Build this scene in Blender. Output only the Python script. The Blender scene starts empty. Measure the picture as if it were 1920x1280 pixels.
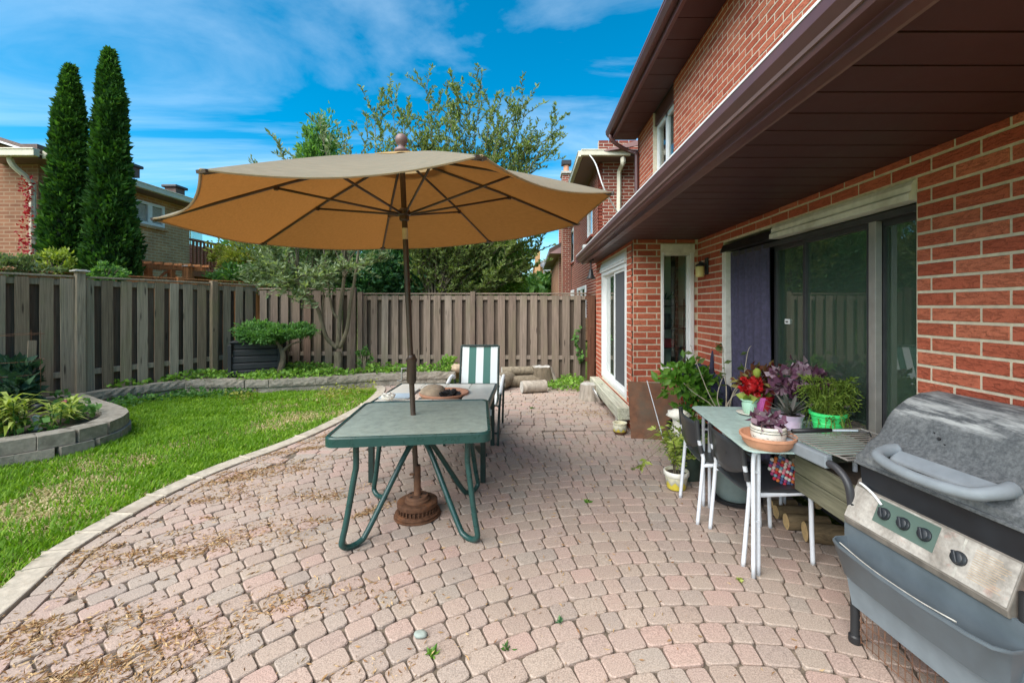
import bpy, math, random
import numpy as np
from mathutils import Vector, Matrix, noise as mnoise

rad = math.radians
random.seed(7)
rng = np.random.default_rng(11)
scene = bpy.context.scene
C = scene.collection

# ------------------------------------------------------------------ camera, sky, sun, exposure
F = 790.0; VX = 990.0; VY = 575.0; H = 1.5          # focal length and vanishing point (pixels of a 1920 wide frame), eye height
cam_d = bpy.data.cameras.new('camera'); cam = bpy.data.objects.new('camera', cam_d); C.objects.link(cam)
cam.location = (0, 0, H); cam.rotation_euler = (rad(90), 0, 0)
cam_d.sensor_width = 36; cam_d.lens = F / 1920 * 36
cam_d.shift_x = (960 - VX) / 1920; cam_d.shift_y = -(640 - VY) / 1920
cam_d.clip_start = 0.05; cam_d.clip_end = 2000
scene.camera = cam
SUN_EL = rad(48); SUN_ROT = rad(222)
w = bpy.data.worlds.new('World'); scene.world = w; w.use_nodes = True
def build_world():
    nt = w.node_tree; N = nt.nodes; L = nt.links; N.clear()
    out = N.new('ShaderNodeOutputWorld'); bg = N.new('ShaderNodeBackground'); bg.inputs[1].default_value = 0.10
    sky = N.new('ShaderNodeTexSky'); sky.sky_type = 'NISHITA'; sky.sun_disc = False
    sky.sun_elevation = SUN_EL; sky.sun_rotation = SUN_ROT; sky.air_density = 1.0; sky.dust_density = 0.1; sky.ozone_density = 3.0
    hs = N.new('ShaderNodeHueSaturation'); hs.inputs['Saturation'].default_value = 1.5; hs.inputs['Hue'].default_value = 0.482
    hs.inputs['Value'].default_value = 1.0
    L.new(sky.outputs[0], hs.inputs['Color'])
    tc = N.new('ShaderNodeTexCoord'); sx = N.new('ShaderNodeSeparateXYZ'); L.new(tc.outputs['Generated'], sx.inputs[0])
    def m(op, a, b=None):
        n = N.new('ShaderNodeMath'); n.operation = op
        for i, x in enumerate((a, b)):
            if x is None: continue
            if isinstance(x, (int, float)): n.inputs[i].default_value = x
            else: L.new(x, n.inputs[i])
        return n.outputs[0]
    zz = m('ADD', m('MAXIMUM', sx.outputs[2], 0.0), 0.12)
    cx = N.new('ShaderNodeCombineXYZ'); L.new(m('DIVIDE', sx.outputs[0], zz), cx.inputs[0]); L.new(m('DIVIDE', sx.outputs[1], zz), cx.inputs[1])
    mp = N.new('ShaderNodeMapping'); mp.inputs['Rotation'].default_value = (0, 0, rad(-24)); mp.inputs['Scale'].default_value = (0.42, 1.15, 1); L.new(cx.outputs[0], mp.inputs[0])
    n1 = N.new('ShaderNodeTexNoise'); n1.inputs['Scale'].default_value = 1.15; n1.inputs['Detail'].default_value = 9; n1.inputs['Roughness'].default_value = 0.58; n1.inputs['Distortion'].default_value = 0.7
    L.new(mp.outputs[0], n1.inputs['Vector'])
    r1 = N.new('ShaderNodeValToRGB'); r1.color_ramp.elements[0].position = 0.44; r1.color_ramp.elements[1].position = 0.84
    r1.color_ramp.elements[1].color = (0.8, 0.8, 0.8, 1)
    L.new(n1.outputs[0], r1.inputs[0])
    mix = N.new('ShaderNodeMixRGB'); mix.inputs[2].default_value = (5.2, 6.4, 7.4, 1)
    L.new(r1.outputs[0], mix.inputs[0]); L.new(hs.outputs[0], mix.inputs[1])
    L.new(mix.outputs[0], bg.inputs[0]); L.new(bg.outputs[0], out.inputs[0])
build_world()
sun_d = bpy.data.lights.new('sun', 'SUN'); sun = bpy.data.objects.new('sun', sun_d); C.objects.link(sun)
sun_d.energy = 4.0; sun_d.angle = rad(70); sun_d.color = (1.0, 0.94, 0.85)
_sd = Vector((math.sin(SUN_ROT) * math.cos(SUN_EL), math.cos(SUN_ROT) * math.cos(SUN_EL), math.sin(SUN_EL)))
sun.rotation_euler = (-_sd).to_track_quat('-Z', 'Y').to_euler()
vs = scene.view_settings
vs.view_transform = 'Standard'; vs.look = 'None'; vs.gamma = 1; vs.use_curve_mapping = False
vs.exposure = 1.1

def G(px, py, z=0.0):                                # ground point (height z) seen at a pixel
    Y = F * (H - z) / (py - VY); return Vector(((px - VX) / F * Y, Y, z))
def P(px, py, Y):                                    # point at depth Y seen at a pixel
    return Vector(((px - VX) / F * Y, Y, H - (py - VY) / F * Y))

# ------------------------------------------------------------------ materials
MATS = {}
class NT:
    def __init__(s, name):
        s.m = bpy.data.materials.new(name); s.m.use_nodes = True
        s.t = s.m.node_tree; s.N = s.t.nodes; s.L = s.t.links; s.N.clear()
        s.out = s.N.new('ShaderNodeOutputMaterial'); s.b = s.N.new('ShaderNodeBsdfPrincipled')
        s.L.new(s.b.outputs[0], s.out.inputs[0]); MATS[name] = s.m
    def n(s, t): return s.N.new('ShaderNode' + t)
    def ln(s, a, b): s.L.new(a, b)
    def coord(s, kind='Object', scale=(1, 1, 1), rnd=True):
        tc = s.n('TexCoord'); mp = s.n('Mapping'); mp.inputs['Scale'].default_value = scale
        if rnd:
            oi = s.n('ObjectInfo'); v = s.n('VectorMath'); v.operation = 'SCALE'; v.inputs[0].default_value = (17, 23, 31); s.ln(oi.outputs['Random'], v.inputs['Scale'])
            a = s.n('VectorMath'); s.ln(tc.outputs[kind], a.inputs[0]); s.ln(v.outputs[0], a.inputs[1]); s.ln(a.outputs[0], mp.inputs[0])
        else: s.ln(tc.outputs[kind], mp.inputs[0])
        return mp.outputs[0]
    def noise(s, vec, scale, detail=4, rough=0.55, dist=0.0):
        n = s.n('TexNoise'); n.inputs['Scale'].default_value = scale; n.inputs['Detail'].default_value = detail
        n.inputs['Roughness'].default_value = rough; n.inputs['Distortion'].default_value = dist; s.ln(vec, n.inputs['Vector']); return n.outputs[0]
    def ramp(s, f, stops):
        r = s.n('ValToRGB'); e = r.color_ramp.elements
        while len(e) < len(stops): e.new(0.5)
        for i, (p, c) in enumerate(stops):
            e[i].position = p; e[i].color = (c, c, c, 1) if isinstance(c, (int, float)) else (*c, 1)
        s.ln(f, r.inputs[0]); return r.outputs[0]
    def mix(s, f, a, b, mode='MIX'):
        x = s.n('MixRGB'); x.blend_type = mode
        for i, v in enumerate((f, a, b)):
            if isinstance(v, (int, float)): x.inputs[i].default_value = v if i == 0 else (v, v, v, 1)
            elif isinstance(v, tuple): x.inputs[i].default_value = (*v, 1)
            else: s.ln(v, x.inputs[i])
        return x.outputs[0]
    def tone(s):                                     # per piece value: the 'tone' attribute plus the object's own random
        at = s.n('Attribute'); at.attribute_name = 'tone'; oi = s.n('ObjectInfo')
        a = s.n('Math'); a.operation = 'ADD'; s.ln(at.outputs['Fac'], a.inputs[0]); s.ln(oi.outputs['Random'], a.inputs[1])
        f = s.n('Math'); f.operation = 'FRACT'; s.ln(a.outputs[0], f.inputs[0]); return f.outputs[0]
    def bump(s, h, strength=0.3, dist=0.01):
        b = s.n('Bump'); b.inputs['Strength'].default_value = strength; b.inputs['Distance'].default_value = dist
        s.ln(h, b.inputs['Height']); s.ln(b.outputs[0], s.b.inputs['Normal'])
    def set(s, col=None, rough=None, metal=None, spec=None):
        if col is not None:
            if isinstance(col, tuple): s.b.inputs['Base Color'].default_value = (*col, 1)
            else: s.ln(col, s.b.inputs['Base Color'])
        if rough is not None:
            if isinstance(rough, (int, float)): s.b.inputs['Roughness'].default_value = rough
            else: s.ln(rough, s.b.inputs['Roughness'])
        if metal is not None: s.b.inputs['Metallic'].default_value = metal
        if spec is not None: s.b.inputs['Specular IOR Level'].default_value = spec
        return s.m

def simple(name, col, rough=0.6, var=0.25, scale=12, bump=0.0, metal=0.0, spec=None, coord='Object', dist=0.004, stain=None):
    k = NT(name); v = k.coord(coord); n = k.noise(v, scale, 6)
    lo = tuple(c * (1 - var) for c in col); hi = tuple(min(1, c * (1 + var)) for c in col)
    c = k.ramp(n, [(0.3, lo), (0.7, hi)])
    if stain:
        n2 = k.noise(v, scale * 0.22, 5, 0.65); c = k.mix(k.ramp(n2, [(0.5, 0.0), (0.68, 0.85)]), c, stain)
    k.set(c, k.ramp(n, [(0.2, max(0, rough - .08)), (0.8, min(1, rough + .08))]), metal, spec)
    if bump: k.bump(k.noise(v, scale * 6, 6), bump, dist)
    return k.m

def m_brick(name, c0, c1, c2, gs=1.0, along='y'):
    k = NT(name); v = k.coord('Object'); t = k.tone()
    base = k.ramp(t, [(0.0, c0), (0.5, c1), (1.0, c2)])
    sc = {'y': (24, 24, 70), 'n': (30, 30, 30)}[along]
    mp = k.n('Mapping'); mp.inputs['Scale'].default_value = tuple(x * gs for x in sc); k.ln(v, mp.inputs[0])
    g = k.noise(mp.outputs[0], 1.0, 3, 0.55, 1.1)
    groove = k.ramp(g, [(0.36, 0.0), (0.52, 1.0)])
    fine = k.noise(v, 160, 3)
    c = k.mix(k.ramp(groove, [(0.0, 0.38), (1.0, 0.0)]), base, tuple(x * 0.45 for x in c1))
    c = k.mix(0.35, c, k.mix(1.0, c, k.ramp(fine, [(0.3, 0.55), (0.7, 1.35)]), 'MULTIPLY'))
    k.set(c, 0.9, 0, 0.2)
    h = k.mix(0.25, groove, fine); k.bump(h, 0.8, 0.006); return k.m
m_brick('brick', (.40, .088, .050), (.50, .128, .072), (.57, .175, .10))
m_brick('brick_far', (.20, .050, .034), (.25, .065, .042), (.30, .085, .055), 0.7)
simple('mortar', (.62, .55, .42), .95, .15, 30, .5)
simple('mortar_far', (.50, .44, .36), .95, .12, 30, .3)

def m_wood(name, stops, green=None, zs=3.0, xs=60, rough=.85, knots=True, dirv='z'):
    k = NT(name); v = k.coord('Object'); t = k.tone()
    sc = {'z': (xs, xs, zs), 'x': (zs, xs, xs), 'y': (xs, zs, xs)}[dirv]
    mp = k.n('Mapping'); mp.inputs['Scale'].default_value = sc; k.ln(v, mp.inputs[0])
    g = k.noise(mp.outputs[0], 1.0, 5, 0.65, 0.6)
    base = k.ramp(t, [(i / (len(stops) - 1), c) for i, c in enumerate(stops)])
    c = k.mix(1.0, base, k.ramp(g, [(0.25, 0.45), (0.5, 0.95), (0.75, 1.35)]), 'MULTIPLY')
    if green:
        n = k.noise(v, 2.2, 5, .6); c = k.mix(k.ramp(n, [(0.5, 0.0), (0.75, 0.55)]), c, green)
    if knots:
        vo = k.n('TexVoronoi'); vo.inputs['Scale'].default_value = 1.0
        mk = k.n('Mapping'); mk.inputs['Scale'].default_value = {'z': (9, 9, 2.4), 'x': (2.4, 9, 9), 'y': (9, 2.4, 9)}[dirv]; k.ln(v, mk.inputs[0]); k.ln(mk.outputs[0], vo.inputs['Vector'])
        c = k.mix(k.ramp(vo.outputs['Distance'], [(0.06, 0.8), (0.13, 0.0)]), c, (.035, .025, .02))
    k.set(c, rough, 0, .2); k.bump(g, 0.5, 0.004); return k.m
m_wood('fence_wood', [(.19, .145, .10), (.34, .285, .215), (.26, .21, .15), (.37, .315, .24), (.22, .16, .105), (.29, .255, .20)], (.20, .20, .09))
m_wood('fence_wood_rear', [(.14, .10, .078), (.27, .21, .165), (.18, .135, .105), (.22, .175, .14), (.16, .105, .078), (.29, .24, .195)], (.15, .14, .08))
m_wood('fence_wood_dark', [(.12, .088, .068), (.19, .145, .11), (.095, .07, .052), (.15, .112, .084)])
m_wood('fence_red', [(.14, .06, .035), (.10, .045, .028), (.16, .075, .045)])
m_wood('orange_wood', [(.46, .19, .075), (.52, .23, .10), (.40, .16, .06)], None, 3, 40, .7, False)
m_wood('deck_wood', [(.34, .12, .06), (.40, .16, .08), (.30, .10, .05)], None, 3, 40, .7, False)
m_wood('grey_plank', [(.16, .15, .10), (.22, .21, .145), (.13, .125, .085)], (.10, .11, .05), 3, 50, .85, True, 'y')
m_wood('pale_plank', [(.52, .50, .40), (.46, .45, .36)], (.34, .36, .22), 3, 50, .8, True, 'y')
m_wood('bark', [(.17, .135, .095), (.24, .20, .145)], (.09, .07, .05), 9, 20, .95, False)
m_wood('bark_x', [(.15, .105, .06), (.20, .145, .085)], (.075, .055, .035), 10, 40, .95, False, 'x')
m_wood('stump_bark', [(.36, .31, .26), (.46, .41, .34)], (.12, .09, .06), 2.0, 14, .95, False)
m_wood('twig', [(.13, .105, .07), (.19, .16, .11)], (.10, .11, .06), 8, 30, .9, False)
m_wood('pale_twig', [(.42, .36, .28), (.50, .44, .35)], None, 8, 30, .9, False)
simple('cut_wood', (.62, .42, .20), .8, .2, 40, .2)
simple('cut_grey', (.42, .40, .36), .9, .3, 25, .5)
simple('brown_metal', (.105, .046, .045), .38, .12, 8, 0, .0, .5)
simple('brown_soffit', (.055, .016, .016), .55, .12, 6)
simple('brown_light', (.17, .10, .092), .45, .1, 8)
simple('white_vinyl', (.76, .77, .77), .45, .05, 10)
simple('off_white', (.74, .72, .65), .6, .12, 14, 0, stain=(.45, .42, .34))
simple('cream_gutter', (.62, .57, .44), .5, .08, 10)
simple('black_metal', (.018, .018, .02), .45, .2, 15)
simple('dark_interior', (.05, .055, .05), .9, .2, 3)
simple('room_wall', (.72, .76, .68), .9, .06, 3)
simple('aluminium', (.40, .37, .35), .4, .1, 15, 0, .5)
simple('dark_frame', (.035, .035, .04), .45, .2, 15)
simple('green_metal', (.016, .058, .052), .3, .12, 18)
simple('dark_green_metal', (.012, .03, .026), .42, .2, 18)
simple('umbrella_brown', (.060, .036, .024), .42, .2, 20)
simple('rust', (.155, .075, .042), .85, .35, 14, .5, .0, .3, stain=(.075, .04, .028))
simple('disc_rust', (.13, .062, .035), .7, .4, 30, .5, .3, .3, stain=(.24, .10, .045))
simple('rust_plate', (.17, .075, .040), .85, .4, 9, .4, stain=(.11, .085, .06))
simple('bin_black', (.018, .019, .021), .6, .25, 6, .1)
simple('soil', (.055, .038, .026), .95, .4, 20, .8, dist=.02)
simple('concrete_block', (.30, .265, .215), .95, .25, 22, .9, dist=.012, stain=(.17, .145, .11))
simple('kerb_stone', (.43, .375, .30), .92, .18, 26, .5, stain=(.30, .25, .19))
simple('sand', (.105, .082, .062), .97, .4, 50, .6, stain=(.26, .21, .155))
simple('terracotta', (.56, .27, .16), .8, .15, 22, .15)
simple('white_glaze', (.76, .72, .64), .35, .06, 14)
simple('dark_glaze', (.05, .075, .06), .4, .2, 14)
simple('mint_glaze', (.38, .60, .46), .4, .1, 14)
simple('pink_plastic', (.78, .16, .52), .4, .08, 14)
simple('red_plastic', (.36, .012, .02), .35, .1, 14)
simple('lavender_glaze', (.50, .40, .52), .5, .1, 30, .2)
simple('green_plastic', (.06, .72, .20), .35, .08, 14)
simple('yellow_glaze', (.70, .55, .12), .45, .1, 14)
simple('blue_grey_plastic', (.105, .13, .15), .5, .12, 12, .05)
simple('grey_tank', (.20, .25, .24), .5, .15, 12)
simple('pale_blue_grey', (.20, .24, .27), .5, .12, 12, .05)
simple('grill_handle', (.20, .225, .25), .6, .12, 16, .15)
simple('grill_frame', (.17, .15, .13), .6, .3, 20, .2)
simple('grill_black', (.012, .015, .02), .5, .3, 10)
simple('knob_black', (.02, .024, .03), .45, .2, 20)
simple('chair_black', (.036, .038, .042), .33, .2, 20)
simple('white_paint_metal', (.66, .68, .72), .4, .06, 20)
simple('navy_cloth', (.030, .034, .065), .9, .3, 20, .3)
simple('sheer_cloth', (.55, .66, .57), .9, .12, 10)
simple('screen_mesh', (.075, .08, .088), .8, .1, 60)
simple('purple_cloth', (.065, .058, .105), .85, .3, 30, .3)
simple('blue_cloth', (.55, .68, .80), .9, .1, 10)
simple('stone_grey', (.27, .31, .28), .8, .15, 30, .3)
simple('roof_shingle', (.14, .10, .085), .95, .3, 30, .6)
simple('roof_grey', (.30, .28, .27), .95, .25, 30, .6)
simple('maroon_trim', (.15, .055, .050), .5, .1, 8)
simple('charcoal', (.015, .014, .014), .7, .5, 30, .8)
simple('rock_tan', (.42, .32, .22), .9, .25, 20, .5)
simple('straw_soil', (.20, .16, .08), .95, .35, 9, .6)
simple('yellow_glass', (.72, .60, .24), .4, .06, 10)
simple('blue_white', (.55, .66, .74), .8, .1, 10)
simple('beige_cloth', (.55, .46, .32), .85, .12, 12)
simple('silver', (.62, .62, .60), .3, .08, 12, 0, .8)

def m_tan_brick(name, a, b, mort, sc, rot=0.0):
    k = NT(name); tc = k.n('TexCoord'); sx = k.n('SeparateXYZ'); k.ln(tc.outputs['Object'], sx.inputs[0])
    ad = k.n('Math'); ad.operation = 'ADD'; k.ln(sx.outputs[0], ad.inputs[0]); k.ln(sx.outputs[1], ad.inputs[1])
    cb = k.n('CombineXYZ'); k.ln(ad.outputs[0], cb.inputs[0]); k.ln(sx.outputs[2], cb.inputs[1])
    br = k.n('TexBrick'); br.inputs['Scale'].default_value = sc; br.inputs['Mortar Size'].default_value = .012
    br.inputs['Brick Width'].default_value = .225; br.inputs['Row Height'].default_value = .075; br.inputs['Bias'].default_value = 0
    br.inputs['Color1'].default_value = (*a, 1); br.inputs['Color2'].default_value = (*b, 1); br.inputs['Mortar'].default_value = (*mort, 1); k.ln(cb.outputs[0], br.inputs[0])
    c = k.mix(1.0, br.outputs[0], k.ramp(k.noise(tc.outputs['Object'], 2.5, 6), [(.3, .8), (.7, 1.15)]), 'MULTIPLY')
    k.set(c, .9, 0, .2); k.bump(br.outputs['Fac'], -.4, .006); return k.m
m_tan_brick('tan_brick', (.50, .29, .145), (.42, .225, .11), (.52, .40, .26), 1)
m_tan_brick('brown_brick', (.32, .15, .088), (.25, .11, .066), (.36, .23, .15), 1)
m_tan_brick('orange_brick', (.50, .24, .085), (.42, .19, .075), (.5, .36, .22), 1)

def m_leaf(name, c0, c1, c2, trans=0.35, rough=.55):
    k = NT(name); t = k.tone(); c = k.ramp(t, [(0, c0), (.55, c1), (1, c2)])
    k.set(c, rough, 0, .3)
    tr = k.n('BsdfTranslucent'); k.ln(k.mix(1.0, c, (1.5, 1.6, .7), 'MULTIPLY'), tr.inputs[0])
    mx = k.n('MixShader'); mx.inputs[0].default_value = trans; k.ln(k.b.outputs[0], mx.inputs[1]); k.ln(tr.outputs[0], mx.inputs[2]); k.ln(mx.outputs[0], k.out.inputs[0]); return k.m
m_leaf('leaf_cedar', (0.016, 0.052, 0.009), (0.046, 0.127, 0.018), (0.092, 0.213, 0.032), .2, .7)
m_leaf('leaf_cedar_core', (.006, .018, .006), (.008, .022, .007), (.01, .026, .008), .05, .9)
m_leaf('leaf_olive', (.070, .105, .030), (.145, .20, .055), (.25, .32, .10))
m_leaf('leaf_silver', (.09, .135, .060), (.165, .225, .105), (.31, .37, .22))
m_leaf('leaf_mid', (0.047, 0.122, 0.032), (0.094, 0.216, 0.054), (0.180, 0.342, 0.082))
m_leaf('leaf_deep', (0.038, 0.116, 0.051), (0.070, 0.186, 0.078), (0.139, 0.302, 0.116))
m_leaf('leaf_bright', (0.079, 0.179, 0.025), (0.144, 0.287, 0.040), (0.259, 0.431, 0.071))
m_leaf('leaf_yellow', (.14, .17, .025), (.24, .27, .045), (.36, .36, .08))
m_leaf('leaf_lime', (0.184, 0.253, 0.034), (0.322, 0.391, 0.069), (0.529, 0.575, 0.184))
m_leaf('leaf_hosta', (.03, .07, .045), (.05, .11, .065), (.09, .17, .09))
m_leaf('leaf_glossy', (.055, .15, .014), (.11, .25, .030), (.24, .42, .08), .35, .35)
m_leaf('leaf_purple', (.10, .035, .075), (.19, .085, .14), (.42, .32, .38), .3, .4)
m_leaf('leaf_coleus', (.12, .018, .018), (.16, .06, .03), (.26, .24, .08), .3)
m_leaf('leaf_aloe', (.06, .065, .055), (.10, .10, .085), (.24, .21, .20), .1)
m_leaf('leaf_feather', (.075, .125, .016), (.13, .20, .028), (.22, .30, .05), .3)
m_leaf('leaf_red', (.30, .008, .02), (.38, .015, .035), (.48, .05, .07), .3)
m_leaf('petal_red', (.28, .004, .008), (.40, .008, .012), (.50, .02, .02), .2, .45)
m_leaf('petal_white', (.55, .55, .50), (.70, .70, .66), (.80, .80, .78), .3)
m_leaf('petal_pink', (.65, .20, .28), (.75, .30, .40), (.80, .4, .5), .3)
m_leaf('grass_blade', (.095, .20, .010), (.16, .315, .017), (.27, .42, .035), .4)
m_leaf('straw_blade', (.34, .27, .12), (.44, .36, .18), (.55, .46, .26), .2)
m_leaf('litter', (.20, .085, .035), (.38, .235, .11), (.55, .40, .23), .15, .8)

def m_paver():
    k = NT('paver'); t = k.tone(); v = k.coord('Object')
    c = k.ramp(t, [(0, (.325, .245, .205)), (.2, (.36, .29, .24)), (.45, (.38, .28, .235)), (.62, (.325, .275, .235)), (.8, (.40, .28, .238)), (1, (.305, .255, .22))])
    sp = k.noise(v, 190, 2, .5); c = k.mix(1.0, c, k.ramp(sp, [(.28, .62), (.5, 1.0), (.72, 1.32)]), 'MULTIPLY')
    big = k.noise(k.coord('Object', (1, 1, 1), False), 1.3, 5, .6)
    c = k.mix(k.ramp(big, [(.46, 0.0), (.72, .5)]), c, (.40, .325, .265))
    k.set(c, .93, 0, .2); k.bump(k.noise(v, 120, 4), .45, .004); return k.m
m_paver()
def m_grass_ground():
    k = NT('lawn_ground'); v = k.coord('Object', (1, 1, 1), False)
    c = k.ramp(k.noise(v, 2.2, 7, .65), [(.34, (.10, .17, .018)), (.52, (.15, .21, .035)), (.66, (.26, .23, .10))])
    k.set(c, .95, 0, .1); k.bump(k.noise(v, 40, 6), .8, .03)
m_grass_ground()
def m_canopy(name, dif, trn, fac):
    k = NT(name); v = k.coord('Object')
    mp = k.n('Mapping'); mp.inputs['Scale'].default_value = (1, 14, 14); k.ln(v, mp.inputs[0])
    n = k.noise(mp.outputs[0], 9, 5); n2 = k.noise(v, 240, 2)
    f = k.ramp(n, [(.3, .86), (.7, 1.1)])
    c = k.mix(1.0, dif, f, 'MULTIPLY'); k.set(c, .9, 0, .1); k.bump(k.mix(.5, n, n2), .25, .003)
    tr = k.n('BsdfTranslucent'); k.ln(k.mix(1.0, trn, f, 'MULTIPLY'), tr.inputs[0])
    mx = k.n('MixShader'); mx.inputs[0].default_value = fac; k.ln(k.b.outputs[0], mx.inputs[1]); k.ln(tr.outputs[0], mx.inputs[2]); k.ln(mx.outputs[0], k.out.inputs[0])
m_canopy('canopy_fabric', (.33, .32, .25), (.62, .42, .20), .50)
m_canopy('canopy_underglow', (.30, .172, .075), (.60, .35, .15), .50)  # orange of light coming through the cloth, put into the colour
def m_glass(name, tint, refl=1.0, rough=0.0, film=0.0, filmcol=(.3, .35, .3), grain=True):
    k = NT(name); N = k.N
    N.remove(k.b)
    tr = k.n('BsdfTransparent'); tr.inputs[0].default_value = (*tint, 1)
    gl = k.n('BsdfGlossy'); gl.inputs['Roughness'].default_value = rough
    fr = k.n('Fresnel'); fr.inputs[0].default_value = 1.52
    mu = k.n('Math'); mu.operation = 'MULTIPLY'; mu.inputs[1].default_value = refl; mu.use_clamp = True; k.ln(fr.outputs[0], mu.inputs[0])
    mx = k.n('MixShader'); k.ln(mu.outputs[0], mx.inputs[0]); k.ln(tr.outputs[0], mx.inputs[1]); k.ln(gl.outputs[0], mx.inputs[2])
    last = mx
    if film:
        v = k.coord('Object'); n = k.noise(v, 16, 7, .7, .4); fine = k.noise(v, 260, 2)
        d = k.n('BsdfPrincipled'); d.inputs['Base Color'].default_value = (*filmcol, 1); d.inputs['Roughness'].default_value = .45
        b = k.n('Bump'); b.inputs['Strength'].default_value = .5; b.inputs['Distance'].default_value = .003; k.ln(fine, b.inputs['Height']); k.ln(b.outputs[0], d.inputs['Normal'])
        if grain: k.ln(b.outputs[0], gl.inputs['Normal'])
        m2 = k.n('MixShader'); k.ln(k.ramp(n, [(.3, film * .8), (.7, min(1, film * 1.2))]), m2.inputs[0]); k.ln(mx.outputs[0], m2.inputs[1]); k.ln(d.outputs[0], m2.inputs[2]); last = m2
    k.ln(last.outputs[0], k.out.inputs[0])
m_glass('window_glass', (.86, .92, .87), 1.6)
m_glass('door_glass', (.70, .86, .72), 2.7, 0.0, .15, (.20, .30, .23), False)
m_glass('rain_glass', (.62, .80, .72), 2.4, .14, .52, (.60, .70, .62))
m_glass('frosted_glass', (.7, .8, .76), 1.2, .25, .80, (.46, .60, .56))
def m_stripe():
    k = NT('stripe_fabric'); tc = k.n('TexCoord'); sx = k.n('SeparateXYZ'); k.ln(tc.outputs['Object'], sx.inputs[0])
    a = k.n('Math'); a.operation = 'MULTIPLY_ADD'; a.inputs[1].default_value = 5 / .46; a.inputs[2].default_value = 2.5; k.ln(sx.outputs[0], a.inputs[0])
    mo = k.n('Math'); mo.operation = 'MODULO'; mo.inputs[1].default_value = 2; k.ln(a.outputs[0], mo.inputs[0])
    g = k.n('Math'); g.operation = 'GREATER_THAN'; g.inputs[1].default_value = 1; k.ln(mo.outputs[0], g.inputs[0])
    c = k.mix(g.outputs[0], (.70, .74, .75), (.055, .16, .135)); k.set(c, .75); k.bump(k.noise(tc.outputs['Object'], 300, 2), .3, .002)
m_stripe()
def m_hood():
    k = NT('grill_hood'); v = k.coord('Object'); n = k.noise(v, 70, 6, .7); b = k.noise(v, 5, 6, .65, .6); s2 = k.noise(v, 14, 4, .6, .5)
    c = k.mix(k.ramp(n, [(.38, 0.0), (.66, 1.0)]), (.070, .076, .082), (.145, .152, .16))
    tc = k.n('TexCoord'); sx = k.n('SeparateXYZ'); k.ln(tc.outputs['Object'], sx.inputs[0])
    wear = k.mix(1.0, k.ramp(b, [(.48, 0.0), (.75, .45)]), k.ramp(k.noise(v, 45, 6, .7), [(.35, .2), (.6, 1.0)]), 'MULTIPLY')
    c = k.mix(wear, c, (.42, .43, .43))
    mps = k.n('Mapping'); mps.inputs['Scale'].default_value = (30, 5, 30); k.ln(v, mps.inputs[0]); st = k.noise(mps.outputs[0], 1.0, 5, .65)
    zz = k.n('Math'); zz.operation = 'SUBTRACT'; zz.inputs[1].default_value = .30; k.ln(sx.outputs[2], zz.inputs[0])
    zm = k.ramp(zz.outputs[0], [(.71, 0.0), (.75, .9), (.78, .7), (.83, .5)])
    c = k.mix(k.mix(1.0, zm, k.ramp(st, [(.44, 0.0), (.62, .8)]), 'MULTIPLY'), c, (.62, .63, .62)); k.set(c, .8, 0, .25); k.bump(n, .4, .003)
m_hood()
def m_panel():
    k = NT('grill_panel'); v = k.coord('Object'); b = k.noise(v, 9, 6, .65, .4); n = k.noise(v, 60, 5, .6)
    c = k.ramp(b, [(.3, (.22, .195, .17)), (.5, (.39, .36, .325)), (.66, (.50, .47, .43))])
    c = k.mix(k.ramp(k.noise(v, 14, 5, .7), [(.58, 0), (.7, .5)]), c, (.36, .17, .13)); c = k.mix(1.0, c, k.ramp(n, [(.3, .75), (.7, 1.12)]), 'MULTIPLY')
    k.set(c, .6); k.bump(n, .2, .002)
m_panel()
def m_ceramic_tile():
    k = NT('ceramic_tile'); v = k.coord('Object'); t = k.tone(); n = k.noise(v, 7, 6)
    c = k.mix(1.0, k.ramp(t, [(0, (.80, .76, .66)), (.5, (.85, .80, .70)), (1, (.76, .70, .60))]), k.ramp(n, [(.3, .86), (.7, 1.1)]), 'MULTIPLY'); k.set(c, .35)
m_ceramic_tile()
def m_leafpot():
    k = NT('leaf_print_glaze'); tc = k.n('TexCoord'); sx = k.n('SeparateXYZ'); k.ln(tc.outputs['Object'], sx.inputs[0])
    vo = k.noise(tc.outputs['Object'], 42, 2, .5, .5); band = k.ramp(sx.outputs[2], [(.0, 0.0), (.018, 1.0), (.042, 1.0), (.055, 0.0)])
    f = k.mix(1.0, k.ramp(vo, [(.52, 0.0), (.55, 1.0)]), band, 'MULTIPLY'); k.set(k.mix(f, (.74, .70, .62), (.035, .10, .075)), .35)
m_leafpot()
def m_zigzag():
    k = NT('zigzag_glaze'); tc = k.n('TexCoord'); sx = k.n('SeparateXYZ'); k.ln(tc.outputs['Object'], sx.inputs[0])
    an = k.n('Math'); an.operation = 'ARCTAN2'; k.ln(sx.outputs[1], an.inputs[0]); k.ln(sx.outputs[0], an.inputs[1])
    pp = k.n('Math'); pp.operation = 'PINGPONG'; pp.inputs[1].default_value = .40; k.ln(an.outputs[0], pp.inputs[0])
    ml = k.n('Math'); ml.operation = 'MULTIPLY_ADD'; ml.inputs[1].default_value = .09; ml.inputs[2].default_value = .025; k.ln(pp.outputs[0], ml.inputs[0])
    d = k.n('Math'); d.operation = 'SUBTRACT'; k.ln(sx.outputs[2], d.inputs[0]); k.ln(ml.outputs[0], d.inputs[1])
    c = k.ramp(d.outputs[0], [(0.0, (.62, .50, .06)), (.012, (.62, .50, .06)), (.016, (.36, .36, .33)), (.05, (.64, .60, .44))])
    k.set(c, .4)
m_zigzag()
def M(n): return MATS[n]

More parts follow.
